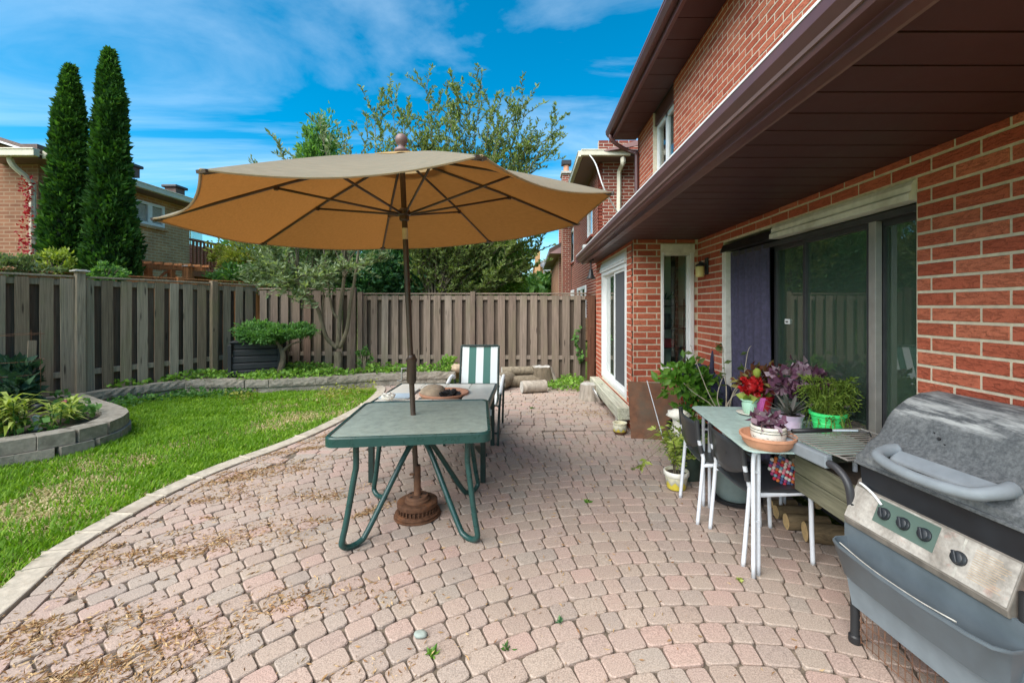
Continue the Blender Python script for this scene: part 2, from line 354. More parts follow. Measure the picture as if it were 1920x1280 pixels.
# ------------------------------------------------------------------ mesh helpers
OFF = {}
def off(o): return OFF.get(o.name, Vector((0, 0, 0))) if o else Vector((0, 0, 0))
def link(o, parent=None):
    C.objects.link(o)
    if parent: o.parent = parent
    return o
def props(o, label=None, cat=None, group=None, kind=None):
    if label: o['label'] = label
    if cat: o['category'] = cat
    if group: o['group'] = group
    if kind: o['kind'] = kind
    return o
def thing(name, label, cat, loc=(0, 0, 0), rz=0.0, group=None):
    o = bpy.data.objects.new(name, None); o.empty_display_size = .1; link(o); o.location = loc; o.rotation_euler = (0, 0, rz)
    OFF[o.name] = Vector(loc); return props(o, label, cat, group)
def np_obj(name, V, Fc, mat, parent=None, tone=None, smooth=False, world=True):
    V = np.asarray(V, dtype=np.float32); Fc = np.asarray(Fc, dtype=np.int32)
    if parent is not None and world: V = V - np.array(off(parent), dtype=np.float32)
    me = bpy.data.meshes.new(name); me.vertices.add(len(V)); me.vertices.foreach_set('co', V.ravel())
    nf, k = Fc.shape; me.loops.add(nf * k); me.polygons.add(nf); me.loops.foreach_set('vertex_index', Fc.ravel())
    me.polygons.foreach_set('loop_start', np.arange(0, nf * k, k, dtype=np.int32)); me.polygons.foreach_set('loop_total', np.full(nf, k, dtype=np.int32))
    if smooth: me.polygons.foreach_set('use_smooth', np.ones(nf, dtype=bool))
    me.update(calc_edges=True)
    if tone is not None:
        a = me.attributes.new('tone', 'FLOAT', 'POINT'); a.data.foreach_set('value', np.asarray(tone, dtype=np.float32))
    me.materials.append(mat); o = bpy.data.objects.new(name, me); link(o, parent)
    OFF[o.name] = off(parent); return o
class MB:
    def __init__(s): s.v = []; s.f = []; s.t = []
    def add(s, vs_, fs_, tone=0.0):
        b = len(s.v); s.v += [tuple(x) for x in vs_]; s.f += [tuple(i + b for i in f) for f in fs_]; s.t += [tone] * len(vs_); return s
    def box(s, x0, x1, y0, y1, z0, z1, tone=0.0, mat=None):
        v = [Vector((x, y, z)) for z in (z0, z1) for y in (y0, y1) for x in (x0, x1)]
        if mat: v = [mat @ p for p in v]
        return s.add(v, [(0, 2, 3, 1), (4, 5, 7, 6), (0, 1, 5, 4), (2, 6, 7, 3), (0, 4, 6, 2), (1, 3, 7, 5)], tone)
    def bar(s, a, b, wdt, hgt, up=(0, 0, 1), tone=0.0):
        a = Vector(a); b = Vector(b); d = (b - a); ln = d.length; d.normalize(); u = Vector(up); sd = d.cross(u)
        if sd.length < 1e-4: sd = d.cross(Vector((0, 1, 0)))
        sd.normalize(); u = sd.cross(d); v = []
        for p in (a, b):
            for i, j in ((-1, -1), (1, -1), (1, 1), (-1, 1)): v.append(p + sd * (i * wdt / 2) + u * (j * hgt / 2))
        return s.add(v, [(3, 2, 1, 0), (4, 5, 6, 7), (0, 1, 5, 4), (1, 2, 6, 5), (2, 3, 7, 6), (3, 0, 4, 7)], tone)
    def tube(s, pts, r, n=8, cap=True, tone=0.0, closed=False):
        pts = [Vector(p) for p in pts]; m = len(pts); rs = r if isinstance(r, (list, tuple)) else [r] * m
        v = []; prev = None
        for i, p in enumerate(pts):
            if closed: d = pts[(i + 1) % m] - pts[i - 1]
            else: d = pts[min(i + 1, m - 1)] - pts[max(i - 1, 0)]
            if d.length < 1e-9: d = Vector((0, 0, 1))
            d.normalize()
            if prev is None:
                a = Vector((0, 0, 1)) if abs(d.z) < .9 else Vector((1, 0, 0)); sd = d.cross(a).normalized()
            else:
                sd = prev - d * prev.dot(d)
                if sd.length < 1e-6: sd = d.orthogonal()
                sd.normalize()
            prev = sd; u = d.cross(sd)
            for k in range(n):
                an = 2 * math.pi * k / n; v.append(p + (sd * math.cos(an) + u * math.sin(an)) * rs[i])
        f = []
        for i in range(m if closed else m - 1):
            j = (i + 1) % m
            for k in range(n): f.append((i * n + k, i * n + (k + 1) % n, j * n + (k + 1) % n, j * n + k))
        if cap and not closed: f.append(tuple(range(n - 1, -1, -1))); f.append(tuple((m - 1) * n + k for k in range(n)))
        return s.add(v, f, tone)
    def lathe(s, prof, n=28, c=(0, 0, 0), cap=True, tone=0.0, mat=None, sx=1.0, sy=1.0):
        v = []; m = len(prof); c = Vector(c)
        for r, z in prof:
            for k in range(n):
                an = 2 * math.pi * k / n; p = Vector((r * math.cos(an) * sx, r * math.sin(an) * sy, z)); v.append((mat @ p if mat else p) + c)
        f = [(i * n + k, i * n + (k + 1) % n, (i + 1) * n + (k + 1) % n, (i + 1) * n + k) for i in range(m - 1) for k in range(n)]
        if cap: f.append(tuple(range(n - 1, -1, -1))); f.append(tuple((m - 1) * n + k for k in range(n)))
        return s.add(v, f, tone)
    def prism(s, poly, a, b, axis='z', tone=0.0, mat=None):      # 2D polygon extruded along an axis from a to b
        n = len(poly); mk = {'z': lambda p, h: (p[0], p[1], h), 'x': lambda p, h: (h, p[0], p[1]), 'y': lambda p, h: (p[0], h, p[1])}[axis]
        v = [Vector(mk(p, a)) for p in poly] + [Vector(mk(p, b)) for p in poly]
        if mat: v = [mat @ p for p in v]
        return s.add(v, [tuple(range(n - 1, -1, -1)), tuple(range(n, 2 * n))] + [(i, (i + 1) % n, n + (i + 1) % n, n + i) for i in range(n)], tone)
    def lump(s, c, r, seed=0, amp=.18, nu=14, nv=9, freq=2.0, tone=0.0, mat=None):
        c = Vector(c); v = []; f = []
        for i in range(nv + 1):
            th = math.pi * i / nv
            for k in range(nu):
                ph = 2 * math.pi * k / nu; d = Vector((math.sin(th) * math.cos(ph), math.sin(th) * math.sin(ph), math.cos(th)))
                q = 1 + amp * mnoise.noise(d * freq + Vector((seed * 7.1, seed * 3.3, seed)))
                p = Vector((d.x * r[0] * q, d.y * r[1] * q, d.z * r[2] * q)); v.append((mat @ p if mat else p) + c)
        for i in range(nv):
            for k in range(nu): f.append((i * nu + k, (i + 1) * nu + k, (i + 1) * nu + (k + 1) % nu, i * nu + (k + 1) % nu))
        return s.add(v, f, tone)
    def build(s, name, mat, parent=None, world=True, smooth=False, bevel=0, tone=False, autos=False):
        o0 = off(parent) if (parent is not None and world) else Vector((0, 0, 0))
        me = bpy.data.meshes.new(name); me.from_pydata([(v[0] - o0[0], v[1] - o0[1], v[2] - o0[2]) for v in s.v], [], s.f); me.validate()
        if smooth: me.polygons.foreach_set('use_smooth', [True] * len(me.polygons))
        if tone and len(me.vertices) == len(s.t):
            a = me.attributes.new('tone', 'FLOAT', 'POINT'); a.data.foreach_set('value', s.t)
        me.materials.append(M(mat) if isinstance(mat, str) else mat)
        if autos: me.set_sharp_from_angle(angle=rad(38))
        o = bpy.data.objects.new(name, me); link(o, parent); OFF[o.name] = off(parent)
        if bevel:
            b = o.modifiers.new('bevel', 'BEVEL'); b.width = bevel; b.segments = 2; b.limit_method = 'ANGLE'; b.angle_limit = rad(40)
        return o
def piece(name, me, parent, loc, rot=(0, 0, 0), scale=(1, 1, 1)):   # one of many alike pieces sharing mesh data; loc in world
    o = bpy.data.objects.new(name, me); link(o, parent); o.location = Vector(loc) - off(parent); o.rotation_euler = rot; o.scale = scale
    OFF[o.name] = Vector(loc); return o
def mesh_of(mb, name, mat, smooth=False, autos=False):
    me = bpy.data.meshes.new(name); me.from_pydata([tuple(v) for v in mb.v], [], mb.f); me.validate()
    if smooth: me.polygons.foreach_set('use_smooth', [True] * len(me.polygons))
    if autos: me.set_sharp_from_angle(angle=rad(38))
    me.materials.append(M(mat)); return me
def spline(pts, n=8):                                   # Catmull-Rom through the points
    pts = [Vector(p) for p in pts]; out = []
    for i in range(len(pts) - 1):
        p0 = pts[max(i - 1, 0)]; p1 = pts[i]; p2 = pts[i + 1]; p3 = pts[min(i + 2, len(pts) - 1)]
        for k in range(n):
            t = k / n; out.append(.5 * ((2 * p1) + (p2 - p0) * t + (2 * p0 - 5 * p1 + 4 * p2 - p3) * t * t + (3 * p1 - p0 - 3 * p2 + p3) * t ** 3))
    out.append(pts[-1]); return out
def inside(poly, x, y):                                 # vectorised point in polygon
    x = np.asarray(x); y = np.asarray(y); r = np.zeros(x.shape, bool); n = len(poly)
    for i in range(n):
        x0, y0 = poly[i][:2]; x1, y1 = poly[(i + 1) % n][:2]
        if y0 == y1: continue
        c = ((y0 > y) != (y1 > y)) & (x < (x1 - x0) * (y - y0) / (y1 - y0) + x0); r ^= c
    return r
def unit(n, up=0.0):
    d = rng.normal(size=(n, 3)); d[:, 2] += up; return d / np.linalg.norm(d, axis=1)[:, None]
def leaves(name, Pt, size, mat, parent, aspect=.42, D=None, spread=1.0, fold=.18, tone=None, kind=None):
    """folded diamond leaves: base at each point, pointing along D (mixed with random), 2 triangles each"""
    Pt = np.asarray(Pt, float); n = len(Pt); R = unit(n)
    D = R if D is None else np.asarray(D, float) + R * spread
    D = D / (np.linalg.norm(D, axis=1)[:, None] + 1e-9); S = np.cross(D, unit(n)); S /= np.linalg.norm(S, axis=1)[:, None] + 1e-9; U = np.cross(D, S)
    s = (np.asarray(size) * rng.uniform(.65, 1.3, n))[:, None] if np.ndim(size) == 0 else (np.asarray(size) * rng.uniform(.8, 1.2, n))[:, None]
    V = np.stack([Pt, Pt + D * s * .5 + S * s * aspect * .5 + U * s * fold, Pt + D * s, Pt + D * s * .5 - S * s * aspect * .5 + U * s * fold], 1).reshape(-1, 3)
    i = np.arange(n)[:, None] * 4; Fc = np.concatenate([i + [0, 1, 2], i + [0, 2, 3]], 0)
    t = np.repeat(rng.uniform(0, .999, n) if tone is None else tone, 4)
    o = np_obj(name, V, Fc, M(mat), parent, t); return props(o, kind=kind)
def clump_points(n, c, r, nclump, spread=.28, shell=.45):
    """points in clumps through an ellipsoid; the clumps lean towards its outside"""
    d = unit(nclump); q = (rng.uniform(shell, 1, nclump))[:, None]; cc = d * q
    k = rng.integers(0, nclump, n); p = cc[k] + rng.normal(size=(n, 3)) * spread * .5 * rng.uniform(.5, 1.3, nclump)[k][:, None]
    return p * np.array(r) + np.array(c), (cc[k] + rng.normal(size=(n, 3)) * .3)

# ------------------------------------------------------------------ the ground, patio, lawn
def sheet(name, poly, z, mat):
    m = MB(); m.add([(p[0], p[1], z) for p in poly], [tuple(range(len(poly)))]); o = m.build(name, mat); return props(o, kind='structure')
sheet('ground', [(-300, -100), (300, -100), (300, 600), (-300, 600)], -.09, 'lawn_ground')
KERB_OUT = [(-1.30, -.1), (-1.95, .75), (-2.45, 1.5), (-2.79, 2.227), (-2.91, 2.495), (-2.965, 2.769), (-2.99, 3.078), (-3.0, 3.465), (-2.93, 3.963), (-2.70, 4.70), (-2.58, 5.6), (-2.56, 6.6), (-2.72, 7.6), (-2.95, 7.97)]
ko = [Vector((x, y, 0)) for x, y in KERB_OUT]; ko = spline(ko, 6)
def offset(path, d):
    r = []
    for i, p in enumerate(path):
        t = (path[min(i + 1, len(path) - 1)] - path[max(i - 1, 0)]).normalized(); r.append(p + Vector((t.y, -t.x, 0)) * d)
    return r
ki = offset(ko, .145)
BED_FRONT = [(-7.1, 5.3), (-6.62, 6.2), (-6.05, 7.22), (-5.5, 7.42), (-4.75, 7.38), (-3.9, 7.62), (-2.96, 8.02), (-2.2, 8.22), (-1.57, 8.30)]
patio_poly = [(p.x, p.y) for p in ki] + [(-2.2, 8.2), (-1.5, 8.3), (-1.3, 8.62), (2.1, 8.5), (2.1, -.1)]
patio = sheet('patio', patio_poly, -.016, 'sand')
lawn_poly = [(p.x, p.y) for p in ko] + [(-4.75, 7.38), (-6.05, 7.22), (-7.1, 5.3), (-7.6, 4.0), (-7.6, -.1)]
lawn = sheet('lawn', lawn_poly, -.012, 'lawn_ground')

def cobble_verts(cx, cy, ux, uy, L, W, dz, tilt):
    """a paver: rounded top with uneven corners, chamfer and sides"""
    vx, vy = -uy, ux; prof = []
    for sx_, sy_, o1, o2 in ((-1, -1, (1, 0), (0, 1)), (1, -1, (0, 1), (-1, 0)), (1, 1, (-1, 0), (0, -1)), (-1, 1, (0, -1), (1, 0))):
        c = random.uniform(.13, .22) * min(L, W); x0, y0 = sx_ * L / 2 * random.uniform(.975, 1.01), sy_ * W / 2 * random.uniform(.97, 1.01)
        a, b = ((x0, y0 - sy_ * c), (x0 - sx_ * c, y0)); m_ = (x0 - sx_ * c * .3, y0 - sy_ * c * .3)
        prof += [a, m_, b] if sx_ * sy_ > 0 else [b, m_, a]
    out = []
    for s, z in ((1.0, -.045), (1.0, -.005), (.94, .0)):
        for a, b in prof:
            a2, b2 = a * s, b * s; out.append((cx + ux * a2 + vx * b2, cy + uy * a2 + vy * b2, z + dz + (tilt[0] * a2 + tilt[1] * b2 if z > -.02 else 0)))
    return out
COB_F = [tuple(range(24, 36))] + [(r * 12 + k, r * 12 + (k + 1) % 12, (r + 1) * 12 + (k + 1) % 12, (r + 1) * 12 + k) for r in (0, 1) for k in range(12)]
pav = []                                                # (cx, cy, ux, uy, L, W)
CC = (.86, -.13); RMAX = 5.25
inner = offset(ko, .145 + .225)
inner_poly = [(p.x, p.y) for p in inner] + [(-2.1, 8.05), (-1.5, 8.2), (-1.3, 8.5), (1.98, 8.5), (1.98, -.1)]
r = .42
while r < RMAX:
    a = rad(200) - random.random() * .1
    while a > rad(-20):
        L = random.choice([.088, .118, .118, .15]); da = (L + .0065) / r; am = a - da / 2; a -= da
        pav.append((CC[0] + r * math.cos(am), CC[1] + r * math.sin(am), math.sin(am), -math.cos(am), L, .112))
    r += .1185
y = 4.0; row = 0
while y < 8.6:                                          # straight rows beyond the circle
    x = -3.0 + (row % 2) * .09
    while x < 2.05:
        L = random.choice([.14, .17, .17, .2]); cx = x + L / 2; x += L + .008
        if math.hypot(cx - CC[0], y - CC[1]) > RMAX - .01: pav.append((cx, y + .012 * math.sin(cx * 33), 1, .06 * math.sin(cx * 16), L, .112))
    y += .1185; row += 1
px_ = np.array([p[0] for p in pav]); py_ = np.array([p[1] for p in pav])
ok = inside(inner_poly, px_, py_) & (py_ > .35)
bump_out = (px_ > 1.27) & (py_ > 4.95); ok &= ~bump_out
pav = [p for p, k in zip(pav, ok) if k]
for d in (.145 + .062, .145 + .172):                      # two border courses laid along the kerb
    path = offset(ko, d); s = 0; i = 0; acc = []
    for j in range(1, len(path)):
        acc.append((s, path[j - 1], path[j])); s += (path[j] - path[j - 1]).length
    t = .05 if d < .25 else .16
    while t < s - .2:
        L = .205
        for s0, a_, b_ in acc:
            if s0 <= t + L / 2 <= s0 + (b_ - a_).length:
                u = (b_ - a_).normalized(); p = a_ + u * (t + L / 2 - s0)
                if p.y > .35: pav.append((p.x, p.y, u.x, u.y, L, .10))
                break
        t += L + .009
def view_area(p):
    x, y_ = p[0], p[1]
    sx_ = VX + F * x / y_; sy_ = VY + F * H / y_
    vis = -40 < sx_ < 1960 and sy_ < 1320 and not (sx_ > 1600 and sy_ > 930)
    return (p[4] * p[5] / y_ ** 3) if vis else -1 / y_
pav.sort(key=view_area, reverse=True)
mbx = MB()
for i, (cx, cy, ux, uy, L, W) in enumerate(pav):
    j = rng.normal(size=6); a = math.atan2(uy, ux) + j[0] * .018; ux, uy = math.cos(a), math.sin(a)
    dz = float(np.clip(j[1] * .002, -.004, .004)); tl = (j[2] * .012, j[3] * .012); L2 = L * (1 + .02 * j[4]) ; W2 = W * (1 + .015 * j[5])
    if i < 300:
        m = MB(); m.add(cobble_verts(0, 0, ux, uy, L2, W2, dz, tl), COB_F); me = mesh_of(m, 'paver', 'paver'); o = piece('paver', me, patio, (cx, cy, 0))
    else: mbx.add(cobble_verts(cx, cy, ux, uy, L2, W2, dz, tl), COB_F, random.random())
props(mbx.build('pavers_beyond', 'paver', patio, tone=True), kind='stuff')
# kerb stones: a pale concrete edging in long pieces
kerb = thing('kerb_edging', 'pale concrete kerb curving between the lawn and the paved patio', 'kerb', (ko[20].x, ko[20].y, 0))
step = 5
for i in range(0, len(ko) - 1, step):
    m = MB(); a = ko[i:i + step + 1]; b = ki[i:i + step + 1]; n = len(a); g = .004
    a = [p.copy() for p in a]; b = [p.copy() for p in b]
    for q in (a, b):
        dd = (q[-1] - q[-2]).normalized(); q[-1] -= dd * g; q[0] += (q[1] - q[0]).normalized() * g
    v = [(p.x, p.y, -.08) for p in a] + [(p.x, p.y, -.08) for p in b] + [(p.x, p.y, .020) for p in a] + [(p.x, p.y, .014) for p in b]
    f = []
    for k in range(n - 1):
        f += [(2 * n + k, 2 * n + k + 1, 3 * n + k + 1, 3 * n + k), (k, 2 * n + k, 2 * n + k + 1, k + 1)[::-1], (n + k, n + k + 1, 3 * n + k + 1, 3 * n + k)[::-1]]
    f += [(0, n, 3 * n, 2 * n), (n - 1, 3 * n - 1, 4 * n - 1, 2 * n - 1)]
    m.add(v, f); m.build('kerb_stone', 'kerb_stone', kerb, bevel=.008)

# grass: blades over the lawn, straw coloured where it is worn
def grass():
    n = 330000
    u = rng.uniform(0, 1, n); y = 1.1 + 6.4 * u ** 1.5; x = rng.uniform(-7.4, -2.3, n)
    ok = inside(lawn_poly, x, y) & (x > -1.35 * y - .5); x = x[ok]; y = y[ok]
    def fld(sc, sd): return np.array([mnoise.noise(Vector((a * sc, b * sc, sd))) for a, b in zip(x, y)])
    n1 = fld(1.1, 3.1); n2 = fld(4.5, 9.2)
    kx = np.interp(y, [p.y for p in ko], [p.x for p in ko]); dk = kx - x                 # distance from the kerb
    worn = .55 * n1 + .35 * n2 + np.clip(.42 - .38 * np.abs(dk - .55), -.3, .42) + np.where(y > 5.6, .10, 0)
    keep = rng.uniform(0, 1, len(x)) > np.clip(worn * 1.3 - .1, 0, .72); x = x[keep]; y = y[keep]; worn = worn[keep]; n2 = n2[keep]
    for nm, sel, lab in (('lawn_grass', rng.uniform(0, 1, len(x)) > np.clip(worn * 1.4 - .08, .03, .9), 'bright green grass blades growing across the lawn'),):
        for nm2, s2, mt, lb in (('lawn_grass', sel, 'grass_blade', lab), ('dry_grass', ~sel, 'straw_blade', 'dry straw coloured grass in worn patches of the lawn')):
            xs, ys, ws = x[s2], y[s2], n2[s2]; k = len(xs); dry = mt == 'straw_blade'
            h = rng.uniform(.028, .066, k) * (1 + .5 * ws) * (.55 if dry else 1); an = rng.uniform(0, 6.283, k); ln = rng.uniform(.2, 1.1, k) * (2.0 if dry else 1) * h
            wd = rng.uniform(.0022, .0045, k) * (1 + ys * .13); b = np.stack([xs, ys, np.full(k, -.012)], 1)
            sd = np.stack([-np.sin(an), np.cos(an), np.zeros(k)], 1) * wd[:, None]; dr = np.stack([np.cos(an), np.sin(an), np.zeros(k)], 1)
            mid = b + dr * (ln * .3)[:, None]; mid[:, 2] += h * .62; tip = b + dr * ln[:, None]; tip[:, 2] += h * (.35 if dry else 1)
            V = np.stack([b - sd, b + sd, mid + sd * .8, mid - sd * .8, tip], 1).reshape(-1, 3); i = np.arange(k)[:, None] * 5
            Fc = np.concatenate([i + [0, 1, 2], i + [0, 2, 3], i + [3, 2, 4]], 0)
            t = np.repeat(np.clip(.45 + .5 * ws + rng.normal(size=k) * .22, 0, .99), 5)
            o = np_obj(nm2, V, Fc, M(mt), None, t); props(o, lb, 'grass', kind='stuff')
grass()

# dry leaves and twigs lying on the pavers, mostly along the kerb
def litter():
    pts = []
    for _ in range(105):
        t = random.random(); cy = 1.55 + 4.2 * t ** 1.4; kx = float(np.interp(cy, [p.y for p in ki], [p.x for p in ki])); cx = kx + abs(random.gauss(.2, .75))
        k = random.randint(40, 230); s = random.uniform(.05, .19); a = random.uniform(-.2, .9)
        q = rng.normal(size=(k, 2)) * [s, s * .38]; ca, sa = math.cos(a), math.sin(a)
        pts.append(np.stack([cx + q[:, 0] * ca - q[:, 1] * sa, cy + q[:, 0] * sa + q[:, 1] * ca], 1))
    u = rng.uniform(0, 1, (800, 2)); y = 1.5 + 6.5 * u[:, 0] ** 1.6; pts.append(np.stack([-2.9 + 3.6 * u[:, 1] ** 1.7, y], 1))
    y = rng.uniform(1.5, 7, 900); pts.append(np.stack([rng.uniform(-1, 1.2, 900), y], 1))
    pts.append(np.stack([rng.normal(.75, .5, 700), rng.normal(6.6, .8, 700)], 1)); pts.append(rng.normal(size=(260, 2)) * [.16, .08] + [.95, 5.95])
    p = np.concatenate(pts); ok = inside(patio_poly, p[:, 0], p[:, 1]) & ~((p[:, 0] > 1.2) & (p[:, 1] > 4.9)); p = p[ok]; n = len(p)
    D = np.stack([rng.normal(size=n), rng.normal(size=n), np.abs(rng.normal(size=n)) * .18], 1)
    P3 = np.stack([p[:, 0], p[:, 1], np.full(n, .003)], 1)
    o = leaves('leaf_litter', P3, np.full(n, .019) * rng.choice([.6, 1, 1.6], n), 'litter', None, .26, D, .02, .1); props(o, 'scattered dry tan leaves and twigs on the pavers', 'leaf litter', kind='stuff')
litter()

# ------------------------------------------------------------------ raised beds
def block_wall(name, label, path, z0, courses, height, blen, depth, seedv, soil_side):
    th = thing(name, label, 'garden wall', (path[0].x, path[0].y, z0))
    vars_ = []
    for k in range(5):
        m = MB(); nx, nz = 6, 3; g = []
        L = blen + .004; hh = height - .006
        for i in range(nx + 1):
            for j in range(nz + 1):
                e = (0 < i < nx) and (0 < j < nz)
                d = (.018 if e else .004) * (mnoise.noise(Vector((i * .9 + k * 11, j * 1.1, seedv))) + .5)
                g.append((-L / 2 + L * i / nx, -depth / 2 - d, hh * j / nz))
        f = [(i * (nz + 1) + j, (i + 1) * (nz + 1) + j, (i + 1) * (nz + 1) + j + 1, i * (nz + 1) + j + 1) for i in range(nx) for j in range(nz)]
        b = len(g); g += [(-L / 2, depth / 2, 0), (L / 2, depth / 2, 0), (L / 2, depth / 2, hh), (-L / 2, depth / 2, hh)]
        c00, c10, c11, c01 = 0, nx * (nz + 1), nx * (nz + 1) + nz, nz
        top = [i * (nz + 1) + nz for i in range(nx + 1)]; bot = [i * (nz + 1) for i in range(nx + 1)]
        f += [tuple(top + [b + 2, b + 3]), tuple(bot[::-1] + [b, b + 1]), (b, b + 3, b + 2, b + 1),
              tuple([b] + list(range(c00, c01 + 1)) + [b + 3]), tuple([b + 1, b + 2] + list(range(c11, c10 - 1, -1)))]
        m.add(g, f); vars_.append(mesh_of(m, 'wall_block', 'concrete_block'))
    segs = []; s = 0
    for i in range(1, len(path)):
        d = (path[i] - path[i - 1]); segs.append((s, path[i - 1], d)); s += d.length
    for c in range(courses):
        t = blen * .5 * (c % 2)
        while t < s - blen * .3:
            for s0, a, d in segs:
                if s0 <= t + blen / 2 <= s0 + d.length:
                    u = d.normalized(); p = a + u * (t + blen / 2 - s0); nrm = Vector((u.y, -u.x, 0)) * (1 if soil_side < 0 else -1)
                    ang = math.atan2(u.y, u.x); ang = ang if soil_side < 0 else ang + math.pi
                    o_ = .028 if c == courses - 1 else 0.0
                    piece('block', random.choice(vars_), th, (p.x + nrm.x * o_, p.y + nrm.y * o_, z0 + c * height), (0, 0, ang + random.uniform(-.012, .012))); break
            t += blen
    return th
rear_path = spline([Vector((x, y, 0)) for x, y in BED_FRONT], 5)
block_wall('garden_wall', 'low concrete block wall holding the planting bed along the back fence', rear_path, -.02, 2, .13, .36, .2, 1.0, -1)
PL = [(-5.75, 2.5), (-5.35, 3.2), (-4.98, 3.92), (-4.72, 4.25), (-4.66, 4.6), (-4.86, 5.0), (-5.25, 5.3), (-5.8, 5.62), (-6.5, 6.05)]
pl_path = spline([Vector((x, y, 0)) for x, y in PL], 6)
block_wall('planter_wall', 'two-course curved concrete block wall of the planter by the lawn', pl_path, -.02, 2, .135, .25, .22, 5.0, 1)
sheet('planting_bed', [(p.x, p.y + .05) for p in rear_path] + [(-1.3, 8.66), (-3.6, 8.72), (-5.7, 8.72), (-6.1, 8.0), (-6.6, 6.6)], .20, 'soil')
sheet('planter_soil', [(p.x - .05, p.y) for p in pl_path] + [(-7.2, 5.6), (-8.2, 2.4)], .205, 'soil')

# ------------------------------------------------------------------ fences
def fence(name, label, a, b, zb, zt, mat, mat_back, posts, pitch=.223, bw=.14, capw=.10, drop=0.0, rails=(.40,), back=True):
    a = Vector((*a, 0)); b = Vector((*b, 0)); d = b - a; Ln = d.length; u = d.normalized(); ang = math.atan2(u.y, u.x)
    nr = Vector((u.y, -u.x, 0))                         # towards the yard
    th = thing(name, label, 'fence', (a.x, a.y, zb))
    hgt = zt - zb
    var = {}
    for key, mt in (('f', mat), ('b', mat_back)):
        var[key] = []
        for k in range(3):
            m = MB(); w2 = bw / 2 * random.uniform(.95, 1.04); m.box(-w2, w2, -.009, .009, 0, 1.0); me = mesh_of(m, 'fence_board', mt); var[key].append(me)
    k = int(Ln / pitch)
    for i in range(k + 1):
        s = (i + .5) * pitch
        if s > Ln - .03: break
        zc = zt - drop * s / Ln
        p = a + u * s + nr * .03; zj = random.uniform(-.03, .02)
        piece('board', random.choice(var['f']), th, (p.x, p.y, zb + zj), (random.uniform(-.006, .006), random.uniform(-.008, .008), ang), (random.uniform(.94, 1.05), 1, zc - zb - zj - .045))
        if back:
            p = a + u * (s + pitch / 2) - nr * .045
            if s + pitch / 2 < Ln: piece('board', random.choice(var['b']), th, (p.x, p.y, zb - .02), (0, random.uniform(-.006, .006), ang), (1.02, 1, zc - zb - .06))
    for zr in list(rails) + [hgt - .10]:
        m = MB(); z2 = zb + zr; dr = drop if zr > 1 else 0
        m.bar((a.x, a.y, z2), (b.x, b.y, z2 - dr), .038, .085); m.build('rail', mat, th, bevel=.004)
    m = MB(); m.bar((a.x, a.y, zt - .012), (b.x, b.y, zt - .012 - drop), capw, .026); m.build('cap_rail', mat, th, bevel=.004)
    for s, ph, flat in posts:
        p = a + u * s + nr * .055; m = MB(); zc = zt - drop * s / Ln + ph; M4 = Matrix.Translation(p) @ Matrix.Rotation(ang, 4, 'Z')
        m.box(-.05, .05, -.045, .045, zb - .05, zc, mat=M4); po = m.build('post', mat, th, bevel=.006)
        if flat:
            m = MB(); m.box(-.085, .085, -.085, .085, zc, zc + .022, mat=M4); m.prism([(-.06, -.06), (.06, -.06), (.06, .06), (-.06, .06)], zc + .022, zc + .032, mat=M4); m.build('post_cap', 'cut_grey', po, bevel=.004)
    return th
FL0, FL1 = (-7.75, 3.55), (-5.66, 8.78)                 # left fence
dl = (Vector((*FL1, 0)) - Vector((*FL0, 0))).length
def s_at(px):                                           # distance along the left fence where a sight line through column px meets it
    k = (px - VX) / F; ax, ay = FL0; dx, dy = FL1[0] - ax, FL1[1] - ay; t = (k * ay - ax) / (dx - k * dy); return t * dl
fence('board_fence', 'weathered grey shadowbox board fence along the left side behind the planter', FL0, FL1, .12, 1.955, 'fence_wood', 'fence_wood_dark', [(s_at(-60), .0, False), (s_at(146), .06, True), (s_at(397), .03, False)])
fence('board_fence', 'taller weathered fence section behind the compost bin and yard tree', (-5.62, 8.80), (-3.62, 8.86), .12, 1.885, 'fence_wood_rear', 'fence_wood_dark', [(1.98, .02, False)])
fence('board_fence', 'lower grey-brown fence section behind the striped lounge chair and logs', (-3.56, 8.87), (1.18, 8.72), .05, 1.785, 'fence_wood_rear', 'fence_wood_dark', [(2.42, .03, False), (.06, .02, False)])
fence('fence_return', 'short reddish board fence return against the house corner', (1.18, 8.68), (1.72, 8.60), .02, 1.785, 'fence_red', 'fence_red', [])
m = MB(); m.box(1.145, 1.215, 7.78, 7.84, 0, 1.13); o = m.build('leaning_board', 'fence_red', bevel=.004); props(o, 'narrow brown board standing upright beside the house corner', 'board')
m = MB(); m.box(-.038, .038, -.01, .01, 0, .78); o = m.build('broken_board', 'fence_wood'); q = P(52, 735, 5.5); o.location = (q.x + .05, q.y - .02, .28); o.rotation_euler = (0, .03, math.atan2(FL1[1] - FL0[1], FL1[0] - FL0[0])); props(o, 'short loose grey board stuck upright in front of the left fence', 'board')
# the neighbour's orange stained fence just behind the left one
OF0, OF1 = (-9.1, 4.0), (-6.15, 10.2)
fence('stained_fence', 'orange stained wooden fence of the neighbour behind the grey left fence', OF0, OF1, .1, 2.07, 'orange_wood', 'orange_wood', [(s_, .02, False) for s_ in (2.4, 4.9)], back=False, pitch=.15, bw=.138)

